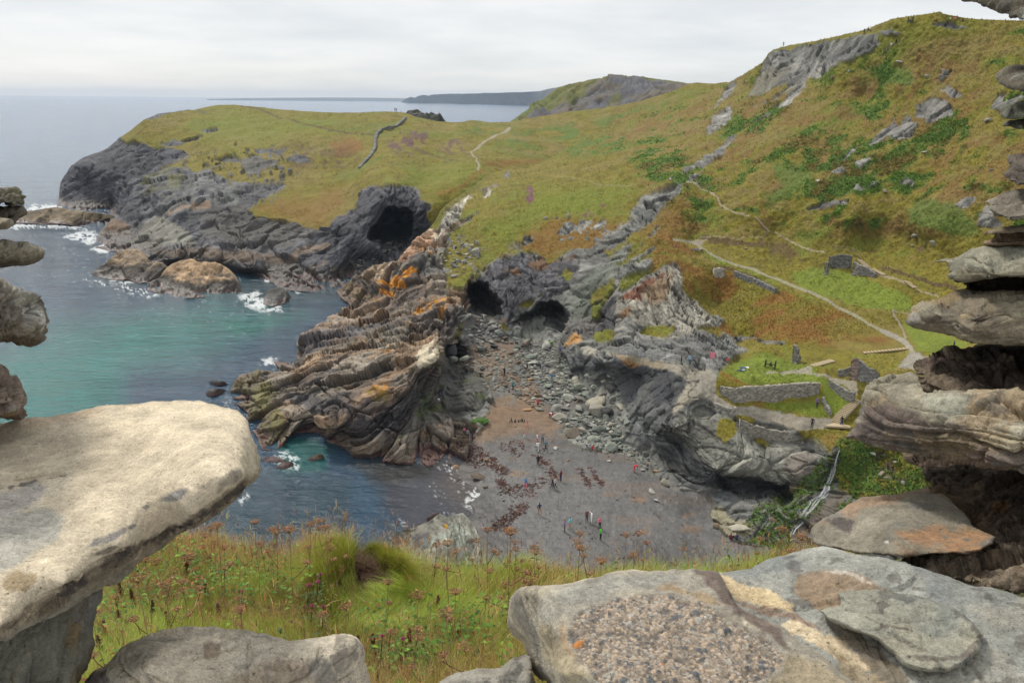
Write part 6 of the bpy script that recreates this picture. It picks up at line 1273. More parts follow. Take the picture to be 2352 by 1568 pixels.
for k, x, y in (("n", 460, 885), ("n", 400, 905), ("n", 505, 1050), ("n", 425, 1045), ("n", 945, 1215), ("n", 890, 1250), ("n", 1025, 1270), ("m", 2165, 880), ("m", 2110, 900), ("m", 2210, 1050), ("m", 1660, 945), ("n", 480, 830)):
    px_, py_ = c(k, x, y); g = G.at(px_, max(py_ + 90, 1300))
    Dz = rays(np.array([px_]), np.array([py_]))[0]; tp = CAM + Dz / Dz[1] * g[1]; s_ = max(.3, (tp[2] - g[2]) / .5)
    o = knap if first else copy_tree(knap); first = False
    o.location = g - np.array([.03 * s_, 0, 0]); o.scale = (1.3, 1.3, s_)
    tag(o, "pink knapweed flower head standing in the green sward of the bank", "flower", "pink knapweed in the bank")
# brown dock spikes
def make_dock(seed):
    rg = np.random.default_rng(seed); root = empty("dock_spike", (0, 0, 0)); h = .7
    sb = Bag(); V, Q = tube([[0, 0, -.03], [.01, .0, h * .5], [.02, .01, h]], [.005, .004, .002]); sb.add(V, Q, full(V, (.09, .05, .025)))
    sb.make("stem", None, root)
    hb = Bag(); z_ = rg.uniform(h * .3, h, 220); cen = np.stack([.02 * z_ / h + rg.normal(0, .018, 220) * (1.1 - z_ / h), rg.normal(0, .018, 220) * (1.1 - z_ / h), z_], 1)
    V, Q = boxes(cen, rg.uniform(.006, .013, 220)); hb.add(V, Q, np.repeat(jit((.14, .055, .026), 220, .3), 8, 0)); hb.make("seed_spike", None, root)
    return root
dock = make_dock(9); first = True
for k, x, y, hp in (("m", 1050, 1000, .6), ("m", 930, 920, .5), ("m", 850, 860, .6), ("m", 840, 1060, .55), ("m", 1175, 1080, .5), ("m", 1500, 1030, .6), ("m", 1420, 870, .55), ("m", 720, 1150, .5), ("m", 700, 1250, .5), ("n", 1255, 970, .55), ("n", 1400, 1160, .5), ("n", 850, 1220, .5), ("n", 760, 1240, .45), ("m", 1290, 700, .5), ("n", 1060, 1200, .4)):
    px_, py_ = c(k, x, y); g = G.at(px_, max(py_ + 75, 1260))
    Dz = rays(np.array([px_]), np.array([py_]))[0]; tp = CAM + Dz / Dz[1] * g[1]; s_ = max(.35, (tp[2] - g[2]) / .7)
    o = dock if first else copy_tree(dock); first = False
    o.location = g; o.rotation_euler = (0, 0, R0.uniform(0, 6.28)); o.scale = (1.2, 1.2, s_)
    tag(o, "rusty brown dock spike standing up out of the weeds on the bank", "weed", "dock spikes on the bank")

# ---------------------------------------------------------------- torn seaweed along the strand
bag = Bag()
ii, rr = pick(B, wrack * (B.P[:, 2] > .05) + .003 * B.beach * (B.py > 960), 2600)
n_ = len(ii); ln_ = rng.uniform(.2, .65, n_)
lf = rng.normal(0, 1, (n_, 3)) * [1, 1, 0]; lf /= np.linalg.norm(lf, axis=1)[:, None]
cb = lerp(jit((.085, .042, .03), n_, .35), jit((.05, .03, .018), n_, .35), (rng.random(n_) < .3) * 1.0)
sd_ = np.cross(lf, [0, 0, 1.]) * (ln_ * .16)[:, None]; up_ = np.array([0, 0, .05]) + np.zeros((n_, 3))
V = np.stack([rr - sd_ + up_ * .5, rr + lf * ln_[:, None] * .5 - sd_ * .6 + up_ * rng.uniform(.6, 3, (n_, 1)), rr + lf * ln_[:, None] + up_ * .4, rr + lf * ln_[:, None] * .4 + sd_ + up_], 1).reshape(-1, 3)
bag.add(V, np.arange(n_ * 4).reshape(-1, 4), np.repeat(cb, 4, 0))
tag(bag.make("seaweed"), kind='stuff')
# ---------------------------------------------------------------- scrub and tussocks on the far slopes
bag = Bag()
turfw = (1 - B.rock) * (1 - np.clip(B.beach, 0, 1)) * (1 - .97 * B.lawn) * (B.py < 1130)
bright = B.col[:, :3]
tracks = (bright.min(1) > .1)
ii, rr = pick(B, turfw * ~tracks * (.3 + sst(.0, .35, B.gp) * B.up + .6 * B.brown), 120000)
n_ = len(ii); cb = bright[ii] * 1.75 * np.exp(rng.normal(0, .30, (n_, 1))); sc = .62 * (.22 + .0012 * rr[:, 1]) * rng.uniform(.6, 1.5, n_) * (1 + .6 * sst(.05, .35, B.gp[ii]) * B.up[ii])
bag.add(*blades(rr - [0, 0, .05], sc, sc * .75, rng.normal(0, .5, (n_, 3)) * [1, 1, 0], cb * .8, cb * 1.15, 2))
ii, rr = pick(B, green_side * (1 - B.rock) + .8 * mossw * (B.py > 1010), 9000)
n_ = len(ii); cb = jit((.075, .135, .018), n_, .4); cb = lerp(cb, jit((.16, .12, .03), n_, .3), (rng.random(n_) < .2) * 1.0)
sc = rng.uniform(.15, .55, n_); bag.add(*blades(rr - [0, 0, .05], sc, sc * .7, rng.normal(0, .6, (n_, 3)) * [1, 1, 0], cb * .8, cb * 1.3, 2))
turfA = (1 - A.rock); brA = A.col[:, :3]
ii, rr = pick(A, turfA * (brA.min(1) < .1) * sst(-.1, .4, fbm(A.P * .12, 4, 44)), 12000)
n_ = len(ii); cb = brA[ii] * 1.5 * np.exp(rng.normal(0, .25, (n_, 1))); sc = .7 * (.2 + .0009 * rr[:, 1]) * rng.uniform(.6, 1.4, n_)
bag.add(*blades(rr - [0, 0, .05], sc, sc * .75, rng.normal(0, .5, (n_, 3)) * [1, 1, 0], cb * .8, cb * 1.15, 2))
tag(bag.make("hillside_scrub"), kind='stuff')
# ---------------------------------------------------------------- boulders
def hull_rock(seed, flat=.6, npts=15, cuts=2, rough=.05):
    rg = np.random.default_rng(seed)
    p = rg.normal(0, 1, (npts, 3)); p /= np.linalg.norm(p, axis=1)[:, None]; p *= rg.uniform(.8, 1.05, (npts, 1)) * np.array([1, .8, flat])
    bm = bmesh.new()
    for q in p: bm.verts.new(q)
    r_ = bmesh.ops.convex_hull(bm, input=bm.verts)
    for v in [g for g in r_['geom_interior'] if isinstance(g, bmesh.types.BMVert)]: bm.verts.remove(v)
    bmesh.ops.bevel(bm, geom=list(bm.edges), offset=.07, segments=1, affect='EDGES', profile=.6)
    bmesh.ops.triangulate(bm, faces=bm.faces[:])
    bmesh.ops.subdivide_edges(bm, edges=bm.edges[:], cuts=cuts, use_grid_fill=True)
    co = np.array([v.co[:] for v in bm.verts])
    nrm = co / (np.linalg.norm(co, axis=1)[:, None] + 1e-9)
    e, _k = strata(co * 2, (.2, .1, 1), (.7, .3), seed, 2, .5, .3)
    co = co + nrm * (fbm(co * 2.2, 3, seed) * rough + e[:, None].ravel() * rough * .5)[:, None]
    for v, q in zip(bm.verts, co): v.co = q
    me = bpy.data.meshes.new("boulder"); bm.to_mesh(me); bm.free()
    return me
def rockmat(name, base, base2, lich=None):
    m, t, b = newmat(name); N, Lk = t.nodes, t.links
    tcn = N.new("ShaderNodeTexCoord"); oi = N.new("ShaderNodeObjectInfo")
    va = N.new("ShaderNodeVectorMath"); va.operation = 'ADD'; Lk.new(tcn.outputs["Object"], va.inputs[0]); Lk.new(oi.outputs["Location"], va.inputs[1])
    n1 = noise(1.6, 5, va.outputs[0], t); n2 = noise(7, 4, va.outputs[0], t)
    mx = N.new("ShaderNodeMix"); mx.data_type = 'RGBA'; mx.inputs["A"].default_value = (*base, 1); mx.inputs["B"].default_value = (*base2, 1)
    Lk.new(ramp(mth('ADD', mth('MULTIPLY', n1, .75, tree=t), mth('MULTIPLY', oi.outputs["Random"], .3, tree=t), tree=t), [(.35, (0, 0, 0)), (.75, (1, 1, 1))], t), mx.inputs["Factor"])
    sc_ = N.new("ShaderNodeVectorMath"); sc_.operation = 'SCALE'
    f = mth('MULTIPLY', mth('ADD', .55, mth('MULTIPLY', n2, .9, tree=t), tree=t), mth('ADD', .7, mth('MULTIPLY', oi.outputs["Random"], .6, tree=t), tree=t), tree=t)
    Lk.new(mx.outputs["Result"], sc_.inputs[0]); Lk.new(f, sc_.inputs["Scale"]); Lk.new(sc_.outputs[0], b.inputs["Base Color"])
    b.inputs["Roughness"].default_value = .85; b.inputs["Specular IOR Level"].default_value = .3
    bp = N.new("ShaderNodeBump"); bp.inputs["Strength"].default_value = .7; bp.inputs["Distance"].default_value = .06
    Lk.new(n2, bp.inputs["Height"]); Lk.new(bp.outputs[0], b.inputs["Normal"])
    return m
RM = {'grey': rockmat("boulder_grey", (.15, .155, .14), (.24, .24, .205)), 'green': rockmat("boulder_green", (.13, .145, .125), (.20, .215, .175)), 'dark': rockmat("boulder_dark", (.045, .044, .045), (.08, .078, .075)),
      'tan': rockmat("boulder_tan", (.22, .145, .085), (.17, .155, .125)), 'pale': rockmat("boulder_pale", (.34, .33, .29), (.24, .235, .21)), 'brown': rockmat("boulder_brown", (.12, .09, .065), (.16, .14, .11)),
      'orange': rockmat("boulder_orange", (.40, .18, .03), (.24, .19, .14)), 'lichen': rockmat("boulder_lichened", (.22, .215, .19), (.30, .27, .20))}
RME = [hull_rock(s, fl, n) for s, fl, n in ((1, .6, 14), (2, .75, 12), (3, .5, 16), (4, .7, 18), (5, .85, 13), (6, .55, 11), (7, .65, 20), (8, .45, 14))]
RB = random.Random(11)
def boulder(me_i, P_, sx, sy, sz, mat, label, group, cat="boulder", sink=.35, name="boulder"):
    me = RME[me_i % 8]
    o = bpy.data.objects.new(name, me); COLL.objects.link(o)
    if not me.materials: me.materials.append(RM['grey'])
    o.material_slots[0].link = 'OBJECT'; o.material_slots[0].material = RM[mat]
    o.location = (P_[0], P_[1], P_[2] + sz * (1 - 2 * sink) * .5); o.scale = (sx, sy, sz)
    o.rotation_euler = (RB.uniform(-.25, .25), RB.uniform(-.25, .25), RB.uniform(0, 6.28))
    return tag(o, label, cat, group)
def px_m(P_): return (P_[1]) / FD      # metres per picture unit at a point
bi = 0
def big(k, x, y, wpx, hpx, mat, label, mi=None):
    """a boulder picked out by itself: centre and size as measured in the picture"""
    global bi; bi += 1
    f = K[k][2]; X, Y = c(k, x, y); P_ = B.at(X, Y + hpx * f * .25)
    if P_ is None: return
    m_ = px_m(P_) * f; P_ = P_ - np.array([0, wpx * m_ * .12, 0])
    boulder(bi if mi is None else mi, P_, wpx * m_ * .56, wpx * m_ * .5, hpx * m_ * .62, mat, label, None, sink=.22)
big('6', 1195, 1215, 175, 110, 'lichen', "largest cream grey boulder below the path cliff, dark hollow under it", 1)
big('6', 1215, 1105, 130, 95, 'lichen', "pale angular boulder just above the largest one under the path cliff", 4)
big('6', 1300, 1145, 62, 62, 'green', "small square grey green block to the right of two big boulders", 3)
big('6', 1310, 1070, 80, 60, 'dark', "dark slaty boulder topmost under the path cliff")
big('6', 1030, 1375, 150, 120, 'brown', "brown wedge shaped boulder at the sandy edge of the rockfall", 6)
big('6', 1145, 1310, 120, 80, 'grey', "flat topped grey boulder above the pale rockfall blocks")
big('6', 1200, 1350, 110, 70, 'green', "long grey green block lying across the rockfall", 2)
big('6', 1285, 1465, 110, 100, 'green', "rounded green boulder cracked down the middle by the sand", 3)
big('6', 1430, 1490, 75, 70, 'lichen', "pale pointed boulder alone on the sand near the cliff foot", 4)
big('6', 1075, 1215, 80, 80, 'grey', "grey boulder wedged left of the largest cream one")
big('6', 970, 1120, 90, 55, 'green', "flat green slab upper one of a pair in the shingle")
big('6', 1000, 1155, 90, 40, 'grey', "flat blue grey slab lower one of a pair in the shingle")
big('6', 1190, 1420, 100, 60, 'green', "pale green slab low in the rockfall above two seated people")
big('6', 430, 800, 100, 80, 'green', "smooth green grey boulder before the first cave", 6)
big('6', 725, 775, 120, 85, 'brown', "dark brown boulder below the arch of the second cave", 3)
big('6', 505, 800, 70, 50, 'dark', "black boulder between two lighter ones before the caves")
big('6', 300, 735, 55, 80, 'grey', "upright grey boulder at the left of the first cave mouth", 4)
big('6', 290, 810, 95, 45, 'dark', "flat dark slab at the foot of the overhanging rock")
big('6', 550, 720, 55, 40, 'grey', "rounded pale boulder between the two caves")
big('6', 430, 950, 60, 40, 'dark', "dark boulder alone on the upper beach")
big('v', 245, 480, 120, 130, 'lichen', "tall pale green boulder leaning on the cliff foot", 4)
big('v', 115, 575, 110, 65, 'pale', "flat pale block lying on the sand by the cliff", 5)
big('v', 150, 665, 75, 45, 'pale', "small white cracked slab on the open sand", 2)
big('v', 150, 385, 80, 70, 'orange', "orange stained boulder against the cliff foot", 3)
big('v', 1225, 830, 110, 150, 'tan', "smooth pinkish boulder among the moss left of the waterfall", 6)
big('v', 700, 890, 130, 100, 'tan', "cracked pale yellow ledge block on the sand edge", 5)
big('v', 900, 900, 220, 130, 'lichen', "long sandy coloured boulder behind two seated people", 2)
big('t', 2025, 745, 130, 120, 'lichen', "big square grey boulder on the turf above the orange slabs", 1)
big('t', 1750, 915, 70, 90, 'pale', "pale upright block among the slabs under the turf", 4)
big('t', 1840, 870, 80, 110, 'grey', "leaning grey slab beside the pale upright block", 6)
big('t', 1615, 1015, 55, 45, 'grey', "single round grey stone lying on the slanting slabs", 3)
big('t', 1820, 960, 75, 60, 'pale', "flat pale block below the leaning grey slab", 2)
big('t', 1890, 660, 50, 40, 'pale', "small pale stone highest in the turf boulders", 6)
big('t', 1860, 745, 60, 50, 'grey', "grey stone left of the big square turf boulder", 0)
big('u', 305, 420, 55, 35, 'pale', "lone white stone on the green slope over the caves", 3)
big('u', 408, 420, 40, 30, 'grey', "lone blue grey stone right of the white one over the caves", 0)
big('3', 1075, 515, 60, 35, 'tan', "pinkish boulder in the grass below the summit crag", 3)
big('3', 1190, 470, 24, 24, 'pale', "small white stone right below the summit crag", 1)
big('3', 1520, 410, 65, 30, 'pale', "flat pale stone beside the summit path", 2)
big('3', 1700, 495, 45, 30, 'pale', "white stone in the bracken below the hilltop", 6)
big('3', 2105, 780, 70, 38, 'pale', "white slab on the slope near the right hand wall", 5)
big('3', 1690, 1000, 48, 24, 'grey', "small flat grey stone in the middle of the slope", 0)
big('3', 985, 1190, 50, 36, 'lichen', "grey stone in bracken above the curving footpath", 4)
big('3', 1425, 1270, 62, 28, 'tan', "reddish pink stone in the bracken slope", 3)
big('3', 2125, 1130, 55, 32, 'dark', "dark stone by a patch of dead bracken")
big('4', 1630, 60, 85, 45, 'pale', "white boulder on the slope, left and higher of a pair", 5)
big('4', 1738, 108, 75, 52, 'lichen', "white boulder on the slope, right and lower of a pair", 1)
big('4', 1610, 125, 40, 14, 'pale', "thin white stone below the pair of white boulders")
big('4', 505, 138, 34, 26, 'pale', "small white stone on the heather bank above the cove path", 6)
big('r', 1030, 830, 36, 28, 'orange', "orange lump lying on the middle of the sand", 3)
big('r', 130, 880, 60, 50, 'orange', "bright orange weed covered rock at the water's edge", 3)
big('r', 90, 862, 45, 45, 'brown', "brown rock beside the bright orange one", 1)
big('r', 320, 950, 160, 60, 'brown', "flat brown rock in red weed by the water", 2)
big('r', 150, 990, 60, 40, 'dark', "dark rock in the shallows below the orange one", 0)
big('r', 380, 820, 60, 36, 'orange', "yellow orange rock in the red weed", 6)
big('r', 370, 1030, 70, 40, 'brown', "reddish rock lowest in the red weed patch", 5)
big('r', 930, 730, 60, 36, 'pale', "pale green flat stone by a person in teal", 2)
big('r', 1355, 832, 60, 22, 'pale', "thin white slab on the sand below the rockfall", 7)
big('r', 1620, 905, 60, 30, 'pale', "pale slab beside a person bending in red", 5)
big('r', 715, 185, 70, 30, 'orange', "rust coloured flat rock in the shingle", 2)
big('r', 700, 425, 90, 26, 'orange', "long rust coloured rock lying on tan sand", 2)
big('r', 800, 170, 60, 32, 'dark', "round dark boulder among pale shingle", 3)
big('r', 20, 860, 40, 30, 'dark', "dark boulder where red weed meets the water")
big('5', 1650, 1400, 60, 40, 'dark', "dark boulder at the spit foot beside two walkers", 3)
for q_, (x, y, w_, h_, mt, lb) in enumerate(((350, 1012, 46, 22, 'pale', "white rock highest in the lush bank right of the waterfall"), (440, 1040, 34, 24, 'lichen', "small white rock nearest the long overhanging stone"), (385, 1085, 60, 40, 'tan', "pinkish white rock in the middle of the lush bank"), (420, 1115, 60, 30, 'brown', "brown mossy rock low in the lush bank"), (485, 1135, 50, 18, 'grey', "flat grey rock low in the lush bank by the wall"))):
    big('p', x, y, w_, h_, mt, lb)
for x, y, zb, s_, mt, lb in ((1046, 806, 4.6, 2.6, 'dark', "dark boulder jammed under the overhanging right side of the spit"), (1062, 822, 4.2, 1.7, 'grey', "grey boulder in front of the dark jammed one under the spit"), (1036, 786, 5.8, 2.2, 'brown', "brown block wedged above the dark jammed boulder under the spit"), (1068, 790, 5.0, 1.6, 'dark', "dark block beside the upper beach, right of the wedged brown one"), (1040, 826, 4.0, 1.5, 'grey', "small grey boulder lowest in the jam under the spit")):
    d_ = rays(np.array([x]), np.array([y]))[0]; P_ = CAM + d_ * ((zb - CAMZ) / d_[2])
    boulder(bi, P_, s_, s_ * .9, s_ * .8, mt, lb, None, sink=.5); bi += 1
# ruck of smaller boulders: many alike
FIELD = []
def field(poly, n, smin, smax, mats, label, group, seed, pw=2.2, surf=None):
    rg = random.Random(seed); F = surf or B
    pg = pts(poly); o_ = np.array(pg); k = 0
    items = []
    while len(items) < n and k < n * 60:
        k += 1
        x = rg.uniform(o_[:, 0].min(), o_[:, 0].max()); y = rg.uniform(o_[:, 1].min(), o_[:, 1].max())
        if not inside(np.array([x]), np.array([y]), pg)[0]: continue
        P_ = F.at(x, y)
        if P_ is None: continue
        s = smin + (smax - smin) * rg.random() ** pw
        if any((P_[0] - q[0]) ** 2 + (P_[1] - q[1]) ** 2 < ((s + q[3]) * .62) ** 2 for q in items): continue
        items.append((*P_, s))
    for x, y, z, s in items:
        FIELD.append((s / y, rg.randrange(8), (x, y, z), s * rg.uniform(.8, 1.15), s * rg.uniform(.7, 1.05), s * rg.uniform(.5, .9), rg.choice(mats), label, group))
field("6: 280,700 400,620 520,650 640,740 700,770 640,790 420,780 300,780", 90, .6, 2.0, ('grey', 'grey', 'brown', 'dark', 'green'), "grey brown boulder heaped on the floor before the twin caves", "boulders before the twin caves", 21)
field("6: 640,820 780,800 900,820 950,930 1010,1040 1050,1100 1000,1220 940,1330 900,1220 860,1130 800,1060 780,960 640,880", 330, .4, 2.1, ('green', 'green', 'grey', 'lichen', 'pale'), "pale green rounded boulder in the shingle under the path cliff", "pale boulders under the path cliff", 22)
field("6: 240,860 420,800 640,840 760,960 800,1080 860,1160 820,1260 700,1180 620,1120 480,1100 420,1010 380,960 280,920", 330, .3, 1.15, ('grey', 'tan', 'green', 'brown', 'tan', 'grey'), "small mixed brown or grey stone scattered on the upper sand", "stones scattered on the upper sand", 23)
field("6: 960,1300 1080,1260 1250,1260 1330,1380 1400,1480 1300,1520 1120,1470 1060,1440 980,1340", 110, .4, 1.6, ('green', 'green', 'grey', 'lichen'), "grey green block in the rockfall at the sand's edge", "rockfall blocks at the sand edge", 24)
field("t: 880,880 1000,790 1080,740 1200,680 1360,690 1250,800 1080,860 960,910", 120, .6, 1.9, ('dark', 'dark', 'grey', 'dark'), "dark boulder on the floor below the big far cave", "dark boulders below the far cave", 25, surf=A)
field("t: 1700,640 1800,600 1980,640 2100,700 2090,800 1980,900 1880,960 1760,980 1700,860", 80, .3, .95, ('grey', 'pale', 'lichen', 'grey'), "grey stone strewn over the turf above the orange slabs", "stones strewn on turf by the slabs", 26)
field("6: 1010,980 1150,1000 1290,1010 1340,1100 1420,1250 1410,1390 1320,1480 1200,1300 1080,1250 1010,1120", 100, .6, 2.7, ('green', 'grey', 'lichen', 'green', 'dark'), "big angular block in the rockfall under the path cliff", "blocks of the rockfall under the path cliff", 31, 1.6)
field("6: 1330,1470 1480,1500 1560,1560 1600,1600 1500,1620 1380,1560", 26, .25, .8, ('green', 'grey', 'tan'), "small stone along the foot of the near cliff", "stones along the near cliff foot", 27)
field("r: 900,60 980,0 1060,120 1130,200 1180,280 1160,340 1040,280 960,180", 110, .3, 1.2, ('green', 'green', 'grey', 'lichen'), "angular green boulder piled against the dark path cliff", "boulders piled against the path cliff", 28)
field("r: 430,1060 560,1020 640,1120 600,1200 500,1180", 14, .2, .5, ('brown', 'grey', 'dark'), "small dark stone bedded in red seaweed", "stones in the red weed", 29)

FIELD.sort(key=lambda q: -q[0])
NBIG = sum(1 for ob in COLL.objects if ob.name.startswith("boulder"))
for q in FIELD[:max(0, 296 - NBIG)]: boulder(*q[1:6], q[6], q[7], q[8], sink=.26)
shV, shQ, shC, so_ = [], [], [], 0
TONE = {'grey': (.19, .19, .17), 'green': (.16, .175, .145), 'dark': (.06, .058, .058), 'tan': (.2, .145, .095), 'pale': (.30, .28, .24), 'brown': (.13, .10, .075), 'lichen': (.25, .24, .2), 'orange': (.34, .17, .05)}
RMC = []
for me in RME:
    bm = bmesh.new(); bm.from_mesh(me)
    bmesh.ops.dissolve_limit(bm, angle_limit=.2, verts=bm.verts[:], edges=bm.edges[:]); bmesh.ops.triangulate(bm, faces=bm.faces[:]); bm.verts.index_update(); bm.verts.ensure_lookup_table()
    RMC.append((np.array([v.co[:] for v in bm.verts]), np.array([[v.index for v in f.verts] for f in bm.faces]))); bm.free()
for q in FIELD[max(0, 296 - NBIG):]:
    co, fc = RMC[q[1]]; az = RB.uniform(0, 6.28); ca, sa = math.cos(az), math.sin(az)
    v = co * np.array([q[3], q[4], q[5]]); v = np.stack([v[:, 0] * ca - v[:, 1] * sa, v[:, 0] * sa + v[:, 1] * ca, v[:, 2]], 1) + np.array(q[2]) + [0, 0, q[5] * .25]
    shV.append(v); shQ.append(fc + so_); so_ += len(v); shC.append(np.ones((len(v), 3)) * np.array(TONE[q[6]]) * RB.uniform(.65, 1.35))
mat_sh = colmat("shingle_stone", (2, 8), amp=.3, rough=.85, bump=.6, bdist=.05)
if shV: tag(quadmesh("shingle", np.concatenate(shV), np.concatenate(shQ), mat_sh, np.concatenate(shC), smooth=False), kind='stuff')

# ---------------------------------------------------------------- masonry: ruined walls
def masonry(name, low, high, thick, ctop, label, cat="wall", courses=None, mat=None, seed=0, blk=.32):
    """dry stone wall along a run of picture positions (foot of the wall) with a height in metres at each"""
    F = B
    foot = [np.array(F.at(*q)) for q in low]
    n = len(foot); seg = [np.linalg.norm((foot[i + 1] - foot[i])[:2]) for i in range(n - 1)]; tot = sum(seg)
    nu = max(6, int(tot / .12)); V = []; C = []; Q = []
    hmax = max(high); nv = max(5, int(hmax / .12))
    us = np.linspace(0, tot, nu); cum = np.r_[0, np.cumsum(seg)]
    base = np.stack([np.interp(us, cum, [f[k] for f in foot]) for k in range(3)], 1)
    hh = np.interp(us, cum, high)
    d = np.gradient(base, axis=0); d[:, 2] = 0; d /= np.linalg.norm(d, axis=1)[:, None]
    nrm = np.stack([d[:, 1], -d[:, 0], 0 * d[:, 0]], 1)
    nrm *= np.sign(-(nrm * base).sum(1) + 1e-9)[:, None]     # face the viewer's side
    prof = [(0, -.5)] + [(0, v) for v in np.linspace(0, 1, nv)] + [(1, v) for v in np.linspace(1, 0, 4)] + [(1, -.5)]
    rows = []
    for side, v in prof:
        p = base + nrm * (-thick * side) + np.array([0, 0, 1.]) * ((hh * v)[:, None] if v >= 0 else v)
        rows.append(p)
    P_ = np.stack(rows, 1); m_ = len(prof)
    U = np.repeat(us, m_); flat = P_.reshape(-1, 3)
    zz_ = flat[:, 2]; row = np.floor(zz_ / (blk * .42) + .3 * vn(np.stack([U * .6, 0 * U, 0 * U], 1), seed)); z0 = 0 * row
    ju = U / blk + _h(row, z0, z0, seed) * 9; ku = np.floor(ju); fu = np.minimum(ju - ku, 1 - ju + ku)
    fz = zz_ / (blk * .42) + .3 * vn(np.stack([U * .6, 0 * U, 0 * U], 1), seed) - row; fz = np.minimum(fz, 1 - fz)
    hsh = _h(ku, row, z0, seed + 1)
    cr = sst(0, .14, fu) * sst(0, .2, fz)
    nn = np.repeat(nrm, m_, 0) * np.where(np.tile([s for s, _ in prof], nu) > .5, -1, 1)[:, None]
    flat = flat + nn * ((hsh - .5) * .12 - .13 * (1 - cr) + .05 * fbm(flat * 1.5, 3, seed))[:, None]
    flat[:, 2] += .14 * (hsh - .5) * np.tile([1. if .9 < v else 0 for _, v in prof], nu)
    colr = np.array(ctop) * np.exp(.7 * (hsh - .5) + .25 * fbm(flat * 2, 3, seed + 2))[:, None] 
    idx = np.arange(nu * m_).reshape(nu, m_)
    q = np.stack([idx[:-1, :-1], idx[1:, :-1], idx[1:, 1:], idx[:-1, 1:]], -1).reshape(-1, 4)
    caps = []
    for e_ in (0, nu - 1):
        for k in range(m_ // 2): caps.append([idx[e_, k], idx[e_, k + 1], idx[e_, m_ - 2 - k], idx[e_, m_ - 1 - k]])
    o = quadmesh(name, flat, np.concatenate([q, np.array(caps)]), mat or mat_masonry, np.clip(colr, .01, .6), smooth=False)
    return tag(o, label, cat)
mat_masonry = colmat("dry_stone", (2.5, 9), amp=.3, rough=.9, bump=.7, bdist=.04)
MS = (.185, .175, .15)
masonry("retaining_wall", [c('4', x, y) for x, y in ((330, 1110), (420, 1170), (500, 1178), (620, 1165), (760, 1150), (900, 1135), (995, 1118))], [1.2, 2.2, 2.5, 2.4, 2.3, 2.2, 1.7], .6, (.215, .20, .165), "tall curved grey dry stone wall holding up the lawn with the cannon", seed=3)
masonry("retaining_wall", [c('4', x, y) for x, y in ((470, 1360), (560, 1400), (660, 1425), (780, 1440), (900, 1440))], [1.7, 1.9, 1.9, 1.7, 1.2], .5, (.20, .185, .155), "grassy topped stone wall shoring up the lower path over the cliff", seed=4)
masonry("parapet", [c('4', x, y) for x, y in ((212, 1135), (280, 1178), (340, 1215), (400, 1250), (450, 1235))], [.75, .8, .8, .8, .7], .45, (.25, .235, .20), "low mortared parapet wall along the outer side of the lower path", seed=5)
masonry("ruined_wall_stump", [c('4', x, y) for x, y in ((812, 905), (840, 912), (872, 908))], [2.9, 2.2, .9], .7, MS, "pointed stump of rubble wall standing alone behind the cannon", "ruin", seed=6)
masonry("ruined_house_wall", [c('4', x, y) for x, y in ((1115, 1000), (1150, 1005), (1195, 1010))], [1.0, 1.2, 1.3], .6, MS, "low broken wall end left of the tall ruined corner by the stairs", "ruin", seed=7)
masonry("ruined_house_wall", [c('4', x, y) for x, y in ((1190, 1030), (1215, 1040), (1245, 1045))], [3.0, 3.6, 3.0], .7, (.20, .15, .12), "tall broken pinkish house corner by the stairs", "ruin", seed=8)
masonry("ruined_house_wall", [c('4', x, y) for x, y in ((1248, 1045), (1300, 1060), (1350, 1050), (1390, 1020))], [3.1, 2.6, 1.8, .8], .6, (.18, .175, .16), "grey gable wall sloping down from the tall ruined corner", "ruin", seed=9)
masonry("stair_wall", [c('4', x, y) for x, y in ((1055, 1060), (1110, 1110), (1170, 1160), (1220, 1175))], [.9, 1.3, 1.6, 1.6], .5, (.21, .20, .175), "stone wall flanking the upper end of the wooden stairs", seed=10)
masonry("garden_wall", [c('4', x, y) for x, y in ((1010, 1170), (1030, 1210), (1060, 1260))], [.9, .9, .7], .45, (.20, .195, .17), "short overgrown wall at the end of the sunken lawn", seed=11)
masonry("roadside_wall", [c('4', x, y) for x, y in ((425, 345), (520, 378), (600, 410), (705, 458))], [1.1, 1.2, 1.2, 1.0], .5, (.155, .155, .15), "long low dark slate wall on the slope below the cove path", seed=12)
masonry("wall_end", [c('4', x, y) for x, y in ((300, 345), (335, 350), (368, 345))], [1.9, 2.0, 1.8], 1.2, (.25, .235, .20), "square pale masonry block at the top end of the slate wall", "ruin", seed=13)
masonry("ruined_cottage", [c('4', x, y) for x, y in ((1050, 290), (1130, 298), (1205, 290))], [2.4, 2.9, 2.5], .7, (.135, .13, .12), "back wall of a roofless dark stone cottage under the railing", "ruin", seed=14)
masonry("ruined_pillar", [c('4', x, y) for x, y in ((1025, 335), (1045, 338))], [2.6, 2.6], .6, (.20, .19, .165), "narrow stone pillar at the left of the roofless cottage", "ruin", seed=15)
masonry("ruined_cottage_wall", [c('4', x, y) for x, y in ((1208, 330), (1240, 338), (1300, 340), (1360, 350))], [2.8, 2.3, 1.8, .8], .6, (.20, .19, .17), "end wall of the roofless cottage sinking into the bank", "ruin", seed=16)
def wallA(ptsl, h, colr, label, seed):
    global B
    keep = B; B = A
    o = masonry("field_wall", [c('2', x, y) for x, y in ptsl], h, 1.3, colr, label, "wall", seed=seed, blk=1.1); B = keep; return o
wallA(((180, 690), (215, 650), (255, 600), (285, 550), (290, 500), (300, 460), (330, 435), (375, 430), (430, 415), (470, 390), (490, 345)), [.3, .9, .5, .8, .4, 1.0, .9, 1.7, .7, 1.5, .6], (.125, .125, .115), "broken grey wall climbing over the grassy headland to two tiny walkers", 17)

